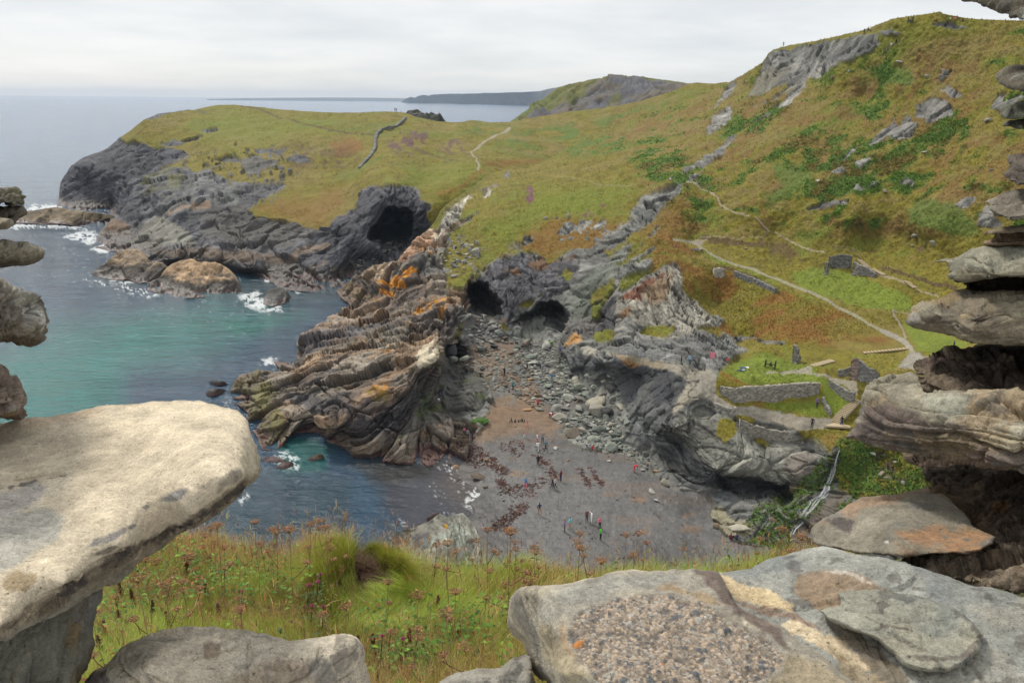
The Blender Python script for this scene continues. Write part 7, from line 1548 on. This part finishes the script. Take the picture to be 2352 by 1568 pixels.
# ---------------------------------------------------------------- steps, platform, railings, sign, cannon
wood = plain("pale_timber", (.40, .32, .21), .85, .2, var=.3, vscale=8)
woodd = plain("weathered_timber", (.20, .17, .13), .9, .2, var=.3, vscale=8)
iron = plain("black_iron", (.018, .02, .022), .55, .4, .3)
def box_m(bm, cx, cy, cz, sx, sy, sz, rz=0.0, bev=.01):
    r_ = bmesh.ops.create_cube(bm, size=1.0)
    Mx = Matrix.Translation((cx, cy, cz)) @ Matrix.Rotation(rz, 4, 'Z') @ Matrix.Diagonal((sx, sy, sz, 1))
    bmesh.ops.transform(bm, matrix=Mx, verts=r_['verts'])
    if bev:
        es = list({e for v in r_['verts'] for e in v.link_edges})
        bmesh.ops.bevel(bm, geom=es, offset=bev, segments=1, affect='EDGES')
def cyl_m(bm, p0, p1, r0, r1=None, n=8):
    p0, p1 = Vector(p0), Vector(p1); d = p1 - p0
    r_ = bmesh.ops.create_cone(bm, cap_ends=True, segments=n, radius1=r0, radius2=r0 if r1 is None else r1, depth=d.length)
    bmesh.ops.transform(bm, matrix=Matrix.Translation((p0 + p1) / 2) @ d.to_track_quat('Z', 'Y').to_matrix().to_4x4(), verts=r_['verts'])
def bobj(name, bm, m, parent=None, smooth=False):
    me = bpy.data.meshes.new(name); bm.to_mesh(me); bm.free(); me.materials.append(m)
    if smooth: me.polygons.foreach_set('use_smooth', np.ones(len(me.polygons), bool))
    o = bpy.data.objects.new(name, me); COLL.objects.link(o)
    if parent: o.parent = parent
    return o
def stairs(p0, p1, n, wid, label, mat=wood, rise_ok=True, solid=True):
    """a flight between two ground positions"""
    a = Vector(B.at(*p0)); b_ = Vector(B.at(*p1)); root = empty("stairs", a)
    d = b_ - a; rz = math.atan2(d.y, d.x)
    for i in range(n):
        t = (i + .5) / n; q = d * t
        bm = bmesh.new(); box_m(bm, q.x, q.y, q.z + .07, d.xy.length / n * .72, wid, .16, rz, .015)
        bobj("step", bm, mat, root)
    if solid:
        for s_ in (-1, 1):
            bm = bmesh.new(); off = Vector((-math.sin(rz), math.cos(rz), 0)) * (wid * .5 + .03) * s_
            cyl_m(bm, off + Vector((0, 0, -.05)), d + off + Vector((0, 0, -.05)), .10, n=6); bobj("stringer", bm, woodd, root)
    return tag(root, label, "stairs")
stairs(c('4', 1095, 1305), c('4', 1240, 1150), 17, 1.5, "long pale wooden staircase climbing from the platform to the ruined house")
stairs(c('4', 950, 948), c('4', 1085, 895), 9, 1.1, "short pale flight of steps climbing right from the cannon lawn path", solid=False)
stairs(c('4', 1285, 845), c('4', 1590, 815), 13, .7, "line of thin pale steps along the yellow lawn edge", solid=False)
stairs(c('4', 1260, 222), c('4', 1325, 280), 7, 1.0, "little wooden steps going down from the railing above the cottage", solid=False)
stairs(c('4', 1340, 285), c('4', 1425, 335), 7, .9, "second little run of steps right of the roofless cottage", solid=False)
stairs(c('4', 1570, 380), c('4', 1635, 425), 6, .9, "pale steps low on the upper footpath near the right hand stones", solid=False)
stairs(c('3', 585, 1450), c('3', 665, 1545), 12, 1.0, "steep ladder of pale steps where the hill footpath drops", solid=False)
pl = [Vector(B.at(*c('4', x, y))) for x, y in ((1030, 1345), (1090, 1310), (1195, 1330), (1200, 1350))]
root = empty("viewing_platform", pl[0]); bm = bmesh.new()
zt_ = max(q.z for q in pl) + .12
vs = [bm.verts.new((q.x - pl[0].x, q.y - pl[0].y, zt_ - pl[0].z)) for q in pl]; f_ = bm.faces.new(vs)
ex = bmesh.ops.extrude_face_region(bm, geom=[f_]); bmesh.ops.translate(bm, verts=[v for v in ex['geom'] if isinstance(v, bmesh.types.BMVert)], vec=(0, 0, -.25)); bmesh.ops.recalc_face_normals(bm, faces=bm.faces[:])
bobj("deck", bm, wood, root)
for q in pl:
    bm = bmesh.new(); cyl_m(bm, q - pl[0] + Vector((0, 0, -1.2)), Vector((q.x - pl[0].x, q.y - pl[0].y, zt_ - pl[0].z - .2)), .07); bobj("post", bm, woodd, root)
tag(root, "pale wooden platform at the foot of the long staircase", "platform")
def railing(ps, label, hgt=1.1, m=woodd, step=2.2, rails=(1.0, .55)):
    g = [Vector(B.at(*q)) for q in ps]; root = empty("railing", g[0]); P_ = []
    for a, b_ in zip(g[:-1], g[1:]):
        n = max(1, round((b_ - a).length / step)); P_ += [a.lerp(b_, i / n) for i in range(n)]
    P_.append(g[-1])
    for q in P_:
        bm = bmesh.new(); q = q - g[0]; cyl_m(bm, q + Vector((0, 0, -.2)), q + Vector((0, 0, hgt)), .045, n=6); bobj("post", bm, m, root)
    for r_ in rails:
        bm = bmesh.new()
        for a, b_ in zip(P_[:-1], P_[1:]): cyl_m(bm, a - g[0] + Vector((0, 0, hgt * r_)), b_ - g[0] + Vector((0, 0, hgt * r_)), .032, n=6)
        bobj("rail", bm, m, root)
    return tag(root, label, "railing")
steel = plain("galvanised_rail", (.22, .23, .24), .5, .5, .4)
railing([c('6', x, y) for x, y in ((1340, 862), (1400, 868), (1470, 890), (1560, 905), (1650, 918), (1725, 928))], "thin grey railing along the ledge path above the rockfall", 1.15, steel, 2.0, (1.0, .6, .25))
railing([c('4', x, y) for x, y in ((1072, 165), (1110, 165), (1150, 178), (1210, 190), (1250, 210), (1262, 222))], "wooden railing on the bend above the roofless cottage", 1.3, woodd)
railing([c('3', x, y) for x, y in ((120, 1195), (165, 1215), (210, 1235), (258, 1262))], "wooden railing at the top of the footpath beside the rock ridge", 1.3, woodd)
def board(k, x, y, wpx, hpx, colr, label, cat):
    P_ = B.at(*c(k, x, y)); m_ = px_m(P_) * K[k][2]; root = empty("notice_board", P_)
    bm = bmesh.new(); box_m(bm, 0, 0, 1.0 + hpx * m_ / 2, wpx * m_, .06, hpx * m_, -.25, .01); bobj("panel", bm, plain("board_" + cat.replace(" ", "_"), colr, .5, .4), root)
    for s_ in (-.4, .4):
        bm = bmesh.new(); cyl_m(bm, (s_ * wpx * m_, .05, -.2), (s_ * wpx * m_, .05, 1.0 + hpx * m_), .04, n=6); bobj("post", bm, woodd, root)
    return tag(root, label, cat)
board('4', 282, 915, 38, 42, (.62, .19, .25), "square pink notice board beside the path under the cliff", "notice board")
board('4', 384, 940, 20, 16, (.50, .05, .05), "small red notice on posts at the corner of the cannon lawn", "red sign")
# the field gun
P_ = Vector(B.at(*c('4', 668, 935))); gun = empty("cannon", P_, R(-25)); m_ = .055
def wheel(x):
    bm = bmesh.new(); n = 24; R_ = .92
    ring = [(math.cos(a * 2 * math.pi / n) * R_, math.sin(a * 2 * math.pi / n) * R_) for a in range(n)]
    for i in range(n): cyl_m(bm, (x, ring[i][0], R_ + ring[i][1]), (x, ring[(i + 1) % n][0], R_ + ring[(i + 1) % n][1]), .075, n=6)
    rim = bobj("wheel", bm, iron, gun)
    bm = bmesh.new()
    for i in range(10):
        a = i * 2 * math.pi / 10; cyl_m(bm, (x, 0, R_), (x, math.cos(a) * R_, R_ + math.sin(a) * R_), .035, n=5)
    bobj("spokes", bm, iron, rim)
    bm = bmesh.new(); cyl_m(bm, (x - .14, 0, R_), (x + .14, 0, R_), .15, n=10); bobj("hub", bm, iron, rim)
wheel(-1.0); wheel(1.0)
bm = bmesh.new(); cyl_m(bm, (-1, 0, .92), (1, 0, .92), .09); bobj("axle", bm, iron, gun)
bm = bmesh.new(); cyl_m(bm, (0, .6, 1.02), (0, -1.5, 1.28), .2, .13, 12); cyl_m(bm, (0, -1.5, 1.28), (0, -1.62, 1.295), .17, .17, 12); cyl_m(bm, (0, .6, 1.02), (0, .78, 1.0), .12, .05, 10); bobj("barrel", bm, iron, gun, True)
bm = bmesh.new(); cyl_m(bm, (-.22, 0, .85), (-.05, 2.1, .12), .08, n=6); cyl_m(bm, (.22, 0, .85), (.05, 2.1, .12), .08, n=6); cyl_m(bm, (-.15, 1.2, .45), (.15, 1.2, .45), .06, n=6); bobj("trail", bm, iron, gun)
gun.scale = (.74, .74, .74)
tag(gun, "black iron cannon on two spoked wheels on the lawn", "cannon")
# row of dark posts on the upper sand
base0 = B.at(*c('r', 560, 530))
for i in range(12):
    x = 560 + i * 11 + RB.uniform(-4, 4); q = B.at(*c('r', x, 528 + RB.uniform(-6, 9))); hgt = RB.uniform(.25, .7)
    bm = bmesh.new(); cyl_m(bm, (0, 0, -.2), (RB.uniform(-.05, .05), RB.uniform(-.06, .06), hgt), RB.uniform(.07, .11), .06, 7); o = bobj("timber_stump", bm, plain("wet_timber", (.05, .042, .035), .8) if i == 0 else o.data.materials[0])
    o.location = q; tag(o, "dark stump in the short row of old timbers across the sand", "stump", "row of timber stumps")
# ---------------------------------------------------------------- waterfall
wf = [("s", 1212, 830), ("s", 1195, 880), ("s", 1180, 940), ("s", 1160, 1000), ("s", 1135, 1060), ("s", 1122, 1110), ("s", 1095, 1150), ("s", 1055, 1180), ("s", 1025, 1220), ("s", 1000, 1270), ("s", 965, 1310), ("s", 930, 1345), ("s", 895, 1380), ("s", 872, 1420)]
wd = [.2, .28, .36, .42, .5, .6, .85, .95, .8, .6, .5, .42, .36, .3]
cen = np.array([B.at(*c(k, x, y)) for k, x, y in wf]); cen[:, 1] -= .55; cen[:, 2] += .25
tt_ = np.linspace(0, len(cen) - 1, 120); cs = np.stack([np.interp(tt_, np.arange(len(cen)), cen[:, k]) for k in range(3)], 1)
ww = np.interp(tt_, np.arange(len(wd)), wd)
nu = 26; V = []; CC = []
for i in range(120):
    u = np.linspace(-1, 1, nu); p = cs[i] + np.stack([u * ww[i], 0 * u, 0 * u], 1)
    p[:, 1] += -.12 * (1 - u * u) + .16 * vn(np.stack([u * 6, np.full(nu, i * .12), 0 * u], 1), 4); p[:, 2] += .05 * vn(np.stack([u * 5, np.full(nu, i * .4), 0 * u], 1), 5)
    s_ = fbm(np.stack([u * ww[i] * 8, np.full(nu, i * .03), 0 * u], 1), 4, 8, .6)
    cov = sst(-.25, .6, s_ + .3 - .75 * np.abs(u) ** 1.5)
    V.append(p); CC.append(np.concatenate([np.ones((nu, 3)) * np.array((.82, .85, .86)), cov[:, None]], 1))
V = np.concatenate(V); CC = np.concatenate(CC); I = np.arange(120 * nu).reshape(120, nu)
m, t, b = newmat("falling_water"); at = t.nodes.new("ShaderNodeAttribute"); at.attribute_name = "Col"
t.links.new(at.outputs["Color"], b.inputs["Base Color"]); b.inputs["Roughness"].default_value = .35; b.inputs["IOR"].default_value = 1.33
t.links.new(mth('MULTIPLY', at.outputs["Alpha"], .36, tree=t), b.inputs["Alpha"])
tag(quadmesh("waterfall", V, np.stack([I[:-1, :-1], I[1:, :-1], I[1:, 1:], I[:-1, 1:]], -1).reshape(-1, 4), m, CC), "thin white waterfall sliding down the mossy gully onto the beach", "waterfall")
# ---------------------------------------------------------------- people: one continuous grown body per pose
SEGS = {'legs': ('hipL', 'kneeL', 'ankL', 'hipR', 'kneeR', 'ankR')}
def body(pose):
    """pose: dict of joint -> (x, y, z) in metres, facing -Y; returns a mesh whose faces carry material slots 0 skin 1 top 2 trousers 3 shoes 4 hair"""
    J = pose
    bones = [('pel', 'wst', .125, .115, 1), ('wst', 'cst', .115, .135, 1), ('cst', 'nck', .135, .055, 1), ('nck', 'hd0', .055, .075, 0), ('hd0', 'hd1', .075, .095, 0), ('hd1', 'hd2', .095, .06, 4)]
    for s in 'LR':
        bones += [('cst', 'sho' + s, .135, .062, 1), ('sho' + s, 'elb' + s, .062, .045, 1), ('elb' + s, 'wri' + s, .045, .032, 1), ('wri' + s, 'hnd' + s, .032, .028, 0),
                  ('pel', 'hip' + s, .125, .095, 2), ('hip' + s, 'kne' + s, .095, .065, 2), ('kne' + s, 'ank' + s, .065, .045, 2), ('ank' + s, 'toe' + s, .045, .035, 3)]
    names = list(J.keys()); ix = {n: i for i, n in enumerate(names)}
    rad = {}
    for a, b, ra, rb, _ in bones: rad[a] = max(rad.get(a, 0), ra) if a in ('pel', 'cst', 'wst') else rad.get(a, ra); rad.setdefault(b, rb)
    me = bpy.data.meshes.new("person_body"); me.from_pydata([J[n] for n in names], [(ix[a], ix[b]) for a, b, *_ in bones], [])
    o = bpy.data.objects.new("person_tmp", me); COLL.objects.link(o)
    o.modifiers.new("skin", 'SKIN'); sv = me.skin_vertices[0].data
    for n in names: sv[ix[n]].radius = (rad[n], rad[n] * (.75 if n in ('pel', 'wst', 'cst') else 1)); sv[ix[n]].use_root = (n == 'pel')
    m2 = o.modifiers.new("sub", 'SUBSURF'); m2.levels = 1; m2.render_levels = 1
    dg = bpy.context.evaluated_depsgraph_get(); dg.update()
    r_ = bpy.data.meshes.new_from_object(o.evaluated_get(dg)); bpy.data.objects.remove(o); bpy.data.meshes.remove(me)
    r_.name = "person"
    cen = np.array([p.center[:] for p in r_.polygons]); best = np.full(len(cen), 9.); mi = np.zeros(len(cen), np.int32)
    for a, b, ra, rb, sl in bones:
        A_, B_ = np.array(J[a]), np.array(J[b]); d = B_ - A_; t = np.clip(((cen - A_) @ d) / (d @ d + 1e-9), 0, 1)
        dist = np.linalg.norm(cen - A_ - t[:, None] * d, axis=1) - (ra + (rb - ra) * t) * .9
        m_ = dist < best; best = np.where(m_, dist, best); mi = np.where(m_, sl, mi)
    h0, h2 = np.array(J['hd0']), np.array(J['hd2'])
    back = ((cen - h0) @ np.array(J.get('facing', (0, -1, 0)))) < .0
    hd = np.linalg.norm(cen - (h0 + h2) / 2, axis=1) < .15
    mi[hd & back & (mi == 0)] = 4
    while len(r_.materials) < 5: r_.materials.append(None)
    r_.polygons.foreach_set('material_index', mi); r_.polygons.foreach_set('use_smooth', np.ones(len(mi), bool))
    # face: brow, nose and chin pushed out of the head's front
    return r_
def std(**k):
    d = dict(pel=(0, 0, .95), wst=(0, 0, 1.10), cst=(0, 0, 1.33), nck=(0, -.01, 1.47), hd0=(0, -.02, 1.54), hd1=(0, -.03, 1.63), hd2=(0, -.01, 1.71),
             shoL=(.19, 0, 1.40), elbL=(.25, .03, 1.13), wriL=(.26, -.06, .90), hndL=(.26, -.09, .80), shoR=(-.19, 0, 1.40), elbR=(-.25, .03, 1.13), wriR=(-.26, -.06, .90), hndR=(-.26, -.09, .80),
             hipL=(.10, 0, .88), kneL=(.11, -.02, .48), ankL=(.11, .03, .08), toeL=(.12, -.14, .03), hipR=(-.10, 0, .88), kneR=(-.11, -.02, .48), ankR=(-.11, .03, .08), toeR=(-.12, -.14, .03))
    d.update(k); return d
POSES = {
 'stand': std(), 
 'walk': std(kneL=(.11, -.20, .50), ankL=(.11, -.24, .09), toeL=(.12, -.42, .05), kneR=(-.11, .08, .50), ankR=(-.11, .36, .16), toeR=(-.12, .26, .02), elbL=(.25, .14, 1.16), wriL=(.25, .12, .92), hndL=(.25, .09, .83), elbR=(-.25, -.10, 1.15), wriR=(-.22, -.30, .98), hndR=(-.20, -.37, .92)),
 'arms': std(elbL=(.42, -.02, 1.30), wriL=(.62, -.10, 1.36), hndL=(.70, -.12, 1.38), elbR=(-.40, -.05, 1.26), wriR=(-.60, -.12, 1.24), hndR=(-.68, -.14, 1.24), kneL=(.16, -.05, .49), ankL=(.2, 0, .08), toeL=(.22, -.16, .03)),
 'sit': std(pel=(0, 0, .18), wst=(0, .02, .34), cst=(0, -.02, .57), nck=(0, -.06, .71), hd0=(0, -.08, .77), hd1=(0, -.10, .86), hd2=(0, -.08, .94), shoL=(.19, -.02, .64), elbL=(.25, -.16, .42), wriL=(.18, -.38, .40), hndL=(.14, -.46, .42), shoR=(-.19, -.02, .64), elbR=(-.25, -.16, .42), wriR=(-.18, -.38, .40), hndR=(-.14, -.46, .42),
   hipL=(.10, -.03, .15), kneL=(.14, -.42, .48), ankL=(.13, -.62, .08), toeL=(.14, -.78, .04), hipR=(-.10, -.03, .15), kneR=(-.14, -.42, .46), ankR=(-.13, -.64, .08), toeR=(-.14, -.80, .04)),
 'bend': std(wst=(0, -.10, 1.05), cst=(0, -.36, 1.05), nck=(0, -.50, .98), hd0=(0, -.56, .94), hd1=(0, -.63, .89), hd2=(0, -.70, .85), shoL=(.19, -.40, 1.0), elbL=(.22, -.44, .72), wriL=(.18, -.50, .48), hndL=(.16, -.53, .40), shoR=(-.19, -.40, 1.0), elbR=(-.22, -.44, .72), wriR=(-.18, -.50, .48), hndR=(-.16, -.53, .40)),
 'lie': std(pel=(0, 0, .13), wst=(.16, .01, .14), cst=(.40, .02, .17), nck=(.54, .02, .22), hd0=(.60, .02, .25), hd1=(.68, .01, .29), hd2=(.76, .01, .31), shoL=(.46, .20, .17), elbL=(.34, .40, .10), wriL=(.54, .46, .08), hndL=(.62, .42, .07), shoR=(.46, -.18, .17), elbR=(.24, -.26, .12), wriR=(.05, -.18, .18), hndR=(-.04, -.14, .19),
   hipL=(-.08, .09, .11), kneL=(-.46, .14, .20), ankL=(-.84, .12, .07), toeL=(-.93, .16, .14), hipR=(-.08, -.09, .11), kneR=(-.44, -.14, .30), ankR=(-.76, -.16, .06), toeR=(-.86, -.20, .12)),
}
BODY = {k: body(v) for k, v in POSES.items()}
PM = {}
CL = dict(black=(.012, .012, .014), navy=(.02, .03, .07), dark=(.03, .03, .035), blue=(.03, .22, .52), royal=(.04, .09, .40), teal=(.02, .20, .26), aqua=(.10, .48, .52), red=(.55, .02, .03), maroon=(.13, .02, .03), pink=(.60, .16, .22), white=(.75, .75, .75), grey=(.22, .23, .25), purple=(.18, .10, .30), green=(.07, .50, .03), brown=(.10, .055, .03), tan=(.38, .25, .16), jeans=(.05, .09, .17), skin=(.42, .24, .17), hair=(.045, .028, .018), blond=(.30, .2, .09), lblue=(.25, .42, .55), khaki=(.17, .15, .09), lgrey=(.45, .45, .47))
def cm(n):
    if n not in PM: PM[n] = plain("cloth_" + n if n not in ('skin', 'hair', 'blond') else n, CL[n], .8, .25)
    return PM[n]
PR = random.Random(3)
def person(k, x, y, pose, top, legs, label, face=None, sc=1.0, hair='hair', surf=None, group=None):
    P_ = (surf or B).at(*c(k, x, y))
    if P_ is None: return
    o = bpy.data.objects.new("person", BODY[pose]); COLL.objects.link(o)
    for i, n in enumerate(('skin', top, legs, 'black' if legs != 'tan' else 'brown', hair)):
        o.material_slots[i].link = 'OBJECT'; o.material_slots[i].material = cm(n)
    o.location = (P_[0], P_[1], P_[2] + .03); o.rotation_euler = (0, 0, PR.uniform(0, 6.28) if face is None else R(face)); o.scale = (sc, sc, sc)
    return tag(o, label, "person", group)
for row in (
 ('r', 25, 362, 'stand', 'royal', 'dark', "person in royal blue on the rocks at the edge of the spit", 90), ('r', 8, 372, 'stand', 'navy', 'jeans', "person in dark navy clothes standing left of the one in royal blue"), ('5', 1528, 1192, 'bend', 'white', 'grey', "person crouching in white beside the dark pool under the spit", 120, .8),
 ('r', 198, 618, 'stand', 'pink', 'dark', "person in a pink top near the green weed mound", None, .85), ('r', 232, 688, 'stand', 'grey', 'dark', "walker in grey left of the one in a blue jacket", 160), ('r', 263, 694, 'walk', 'navy', 'dark', "walker in a blue jacket by the red weed", 150), ('r', 520, 165, 'stand', 'black', 'black', "person all in black among the upper stones, left of the others"),
 ('r', 705, 128, 'walk', 'brown', 'dark', "person in brown high on the shingle"), ('r', 805, 110, 'bend', 'navy', 'navy', "person in dark blue stooping high on the shingle"), ('r', 895, 212, 'arms', 'blue', 'grey', "person in bright blue with arms held out on the pale boulders", 20), ('r', 585, 276, 'stand', 'teal', 'dark', "person in teal alone among the mid beach stones"),
 ('r', 787, 416, 'walk', 'red', 'dark', "walker in a red jacket crossing the brown sand"), ('r', 903, 490, 'sit', 'red', 'maroon', "seated person in red on a stone at the sand's edge", 200), ('r', 880, 494, 'bend', 'white', 'dark', "person in white leaning beside the seated one in red", 90, .8), ('r', 705, 578, 'walk', 'pink', 'pink', "child in pink by the row of timber stumps", None, .72), ('r', 677, 654, 'walk', 'pink', 'white', "smaller child in pink and white on the wet sand", None, .66),
 ('r', 783, 700, 'stand', 'white', 'red', "person in white top and red shorts in the group of four"), ('r', 822, 700, 'stand', 'grey', 'dark', "person in grey at the back of the group of four"), ('r', 788, 764, 'walk', 'white', 'lgrey', "person all in white at the front of the group of four"), ('r', 845, 758, 'walk', 'teal', 'dark', "person in a teal coat at the front of the group of four"),
 ('r', 790, 878, 'stand', 'black', 'black', "person in black alone in the middle of the sand"), ('r', 970, 1003, 'stand', 'maroon', 'navy', "person in a maroon top and navy trousers"), ('r', 905, 1060, 'walk', 'dark', 'dark', "person in dark clothes walking beside one in pale grey"), ('r', 922, 1060, 'walk', 'lgrey', 'dark', "person in a pale grey top walking beside one in dark clothes"), ('r', 690, 1060, 'arms', 'blue', 'pink', "person in bright blue with bent arms by the red weed"),
 ('r', 797, 1268, 'walk', 'navy', 'tan', "walker in a navy jacket with bare legs"), ('r', 1002, 1408, 'stand', 'purple', 'dark', "person in purple grey beside one in an aqua top"), ('r', 1042, 1390, 'arms', 'aqua', 'tan', "person in a loose aqua top and short trousers"), ('r', 1175, 1330, 'stand', 'maroon', 'dark', "person in a dark red top beside one all in white", None, 1, 'blond'), ('r', 1215, 1334, 'arms', 'white', 'white', "person all in white with one arm raised"),
 ('r', 1278, 1376, 'stand', 'pink', 'dark', "person in pink and black behind the green jacket", None, 1, 'blond'), ('r', 1287, 1474, 'stand', 'green', 'black', "person in a bright green jacket nearest on the sand"), ('r', 1190, 748, 'sit', 'lgrey', 'dark', "seated person in pale grey against the rockfall", 190), ('r', 1226, 752, 'sit', 'red', 'dark', "seated person in red against the rockfall", 170), ('r', 1550, 930, 'bend', 'red', 'red', "person in red bending over by the near cliff", 90),
 ('s', 445, 1486, 'sit', 'maroon', 'dark', "seated person in dark red on the sand below the mossy ledge", 170), ('s', 487, 1490, 'sit', 'navy', 'black', "seated person in black and navy below the mossy ledge", 200), ('s', 1064, 530, 'stand', 'purple', 'dark', "person in grey purple in the sunken garden", None), ('s', 1027, 678, 'stand', 'black', 'black', "slim person in black on the lower path"), ('s', 1238, 668, 'stand', 'black', 'jeans', "person in black on the timber platform"),
 ('s', 522, 268, 'lie', 'lblue', 'jeans', "person in light blue lying on the cannon lawn", 15), ('s', 545, 262, 'lie', 'white', 'royal', "person in white lying beside the one in light blue on the lawn", 5), ('4', 170, 180, 'lie', 'royal', 'royal', "person in blue lying by the top of the cove path", 10), ('4', 200, 180, 'sit', 'white', 'dark', "seated person in white by the top of the cove path", 60), ('4', 78, 912, 'stand', 'dark', 'black', "walker in black on the ledge path"), ('4', 135, 920, 'walk', 'lblue', 'jeans', "walker in light blue on the ledge path"),
 ('4', 1884, 828, 'stand', 'navy', 'maroon', "person with a teal bag on the right hand lawn"), ('6', 893, 808, 'bend', 'green', 'dark', "person in green by the second cave", None), ('6', 945, 842, 'sit', 'royal', 'purple', "person in violet blue beside the orange topped rock", None), ('6', 318, 562, 'stand', 'white', 'grey', "person in white at the left wall of the first cave"), ('6', 441, 636, 'arms', 'white', 'lgrey', "person in white standing in the first cave mouth", None),
 ('3', 755, 312, 'stand', 'grey', 'dark', "lone walker on the skyline of the hill"), ('3', 1285, 224, 'stand', 'dark', 'black', "leftmost of three walkers above the summit crag"), ('3', 1310, 216, 'walk', 'brown', 'dark', "middle one of three walkers above the summit crag"), ('3', 1328, 214, 'stand', 'white', 'dark', "walker in white, rightmost of three above the summit crag"), ('3', 1578, 152, 'stand', 'black', 'black', "tallest of a dark trio near the hilltop"), ('3', 1592, 156, 'sit', 'dark', 'jeans', "seated one of a dark trio near the hilltop"), ('3', 1607, 152, 'stand', 'dark', 'dark', "rightmost of a dark trio near the hilltop"),
 ('3', 1766, 138, 'sit', 'maroon', 'brown', "seated person in brown on the hilltop rocks"), ('3', 1833, 148, 'sit', 'dark', 'dark', "seated person in dark clothes on the hilltop rocks"), ('3', 1866, 140, 'stand', 'white', 'tan', "person in white standing on the hilltop rocks"), ('3', 1897, 134, 'stand', 'pink', 'grey', "person in pink standing on the hilltop rocks"), ('3', 1942, 145, 'sit', 'brown', 'dark', "rightmost person sitting on the hilltop rocks"),
 ('3', 1405, 360, 'walk', 'khaki', 'dark', "lowest of four walkers on the steep summit path"), ('3', 1433, 345, 'walk', 'teal', 'lgrey', "walker in teal on the steep summit path"), ('3', 1465, 328, 'walk', 'white', 'tan', "walker in white on the steep summit path"), ('3', 1490, 300, 'walk', 'black', 'navy', "highest of four walkers on the steep summit path"), ('3', 462, 682, 'sit', 'dark', 'grey', "person sitting by the leaning crag on the shoulder"), ('3', 20, 1203, 'sit', 'royal', 'white', "person in blue and white at the top of the rock ridge"), ('3', 497, 570, 'walk', 'grey', 'dark', "dim walker between two crags on the shoulder")):
    person(*row)
person('2', 410, 306, 'stand', 'dark', 'black', "left one of two tiny walkers on the headland top", None, 1.25, surf=A)
person('2', 425, 303, 'stand', 'dark', 'navy', "right one of two tiny walkers on the headland top", None, 1.15, surf=A)
# bright green weed mound on the sand
Pm = B.at(*c('r', 325, 535)); bm = bmesh.new(); bmesh.ops.create_icosphere(bm, subdivisions=3, radius=1)
for v in bm.verts:
    q = np.array([v.co[:]]); v.co = Vector(v.co) * (1 + .25 * float(fbm(q * 2, 3, 5)[0])); v.co = Vector((v.co.x * 1.5, v.co.y * 1.2, v.co.z * .45))
o = bobj("weed_mound", bm, plain("green_weed", (.045, .10, .015), .8, .2, var=.9, vscale=4)); o.location = Pm
tag(o, "bright green weed covered mound at the edge of the sand", "weed mound")
# ---------------------------------------------------------------- sea air
HAZE = 5.5e-5
hb = [(-14000, -60, -1.5), (14000, 17000, 168.0)]
(x0, y0, z0), (x1, y1, z1) = hb
V = [(x, y, z) for x in (x0, x1) for y in (y0, y1) for z in (z0, z1)]
F_ = [(0, 1, 3, 2), (4, 6, 7, 5), (0, 4, 5, 1), (2, 3, 7, 6), (0, 2, 6, 4), (1, 5, 7, 3)]
me = bpy.data.meshes.new("haze"); me.from_pydata(V, [], F_); me.update()
m = bpy.data.materials.new("sea_air"); m.use_nodes = True; t = m.node_tree; t.nodes.clear()
out = t.nodes.new("ShaderNodeOutputMaterial"); pv = t.nodes.new("ShaderNodeVolumePrincipled")
pv.inputs["Color"].default_value = (.66, .80, 1.0, 1); pv.inputs["Density"].default_value = HAZE; pv.inputs["Anisotropy"].default_value = .0
t.links.new(pv.outputs[0], out.inputs["Volume"]); me.materials.append(m)
o = bpy.data.objects.new("haze", me); COLL.objects.link(o); tag(o, kind='stuff')
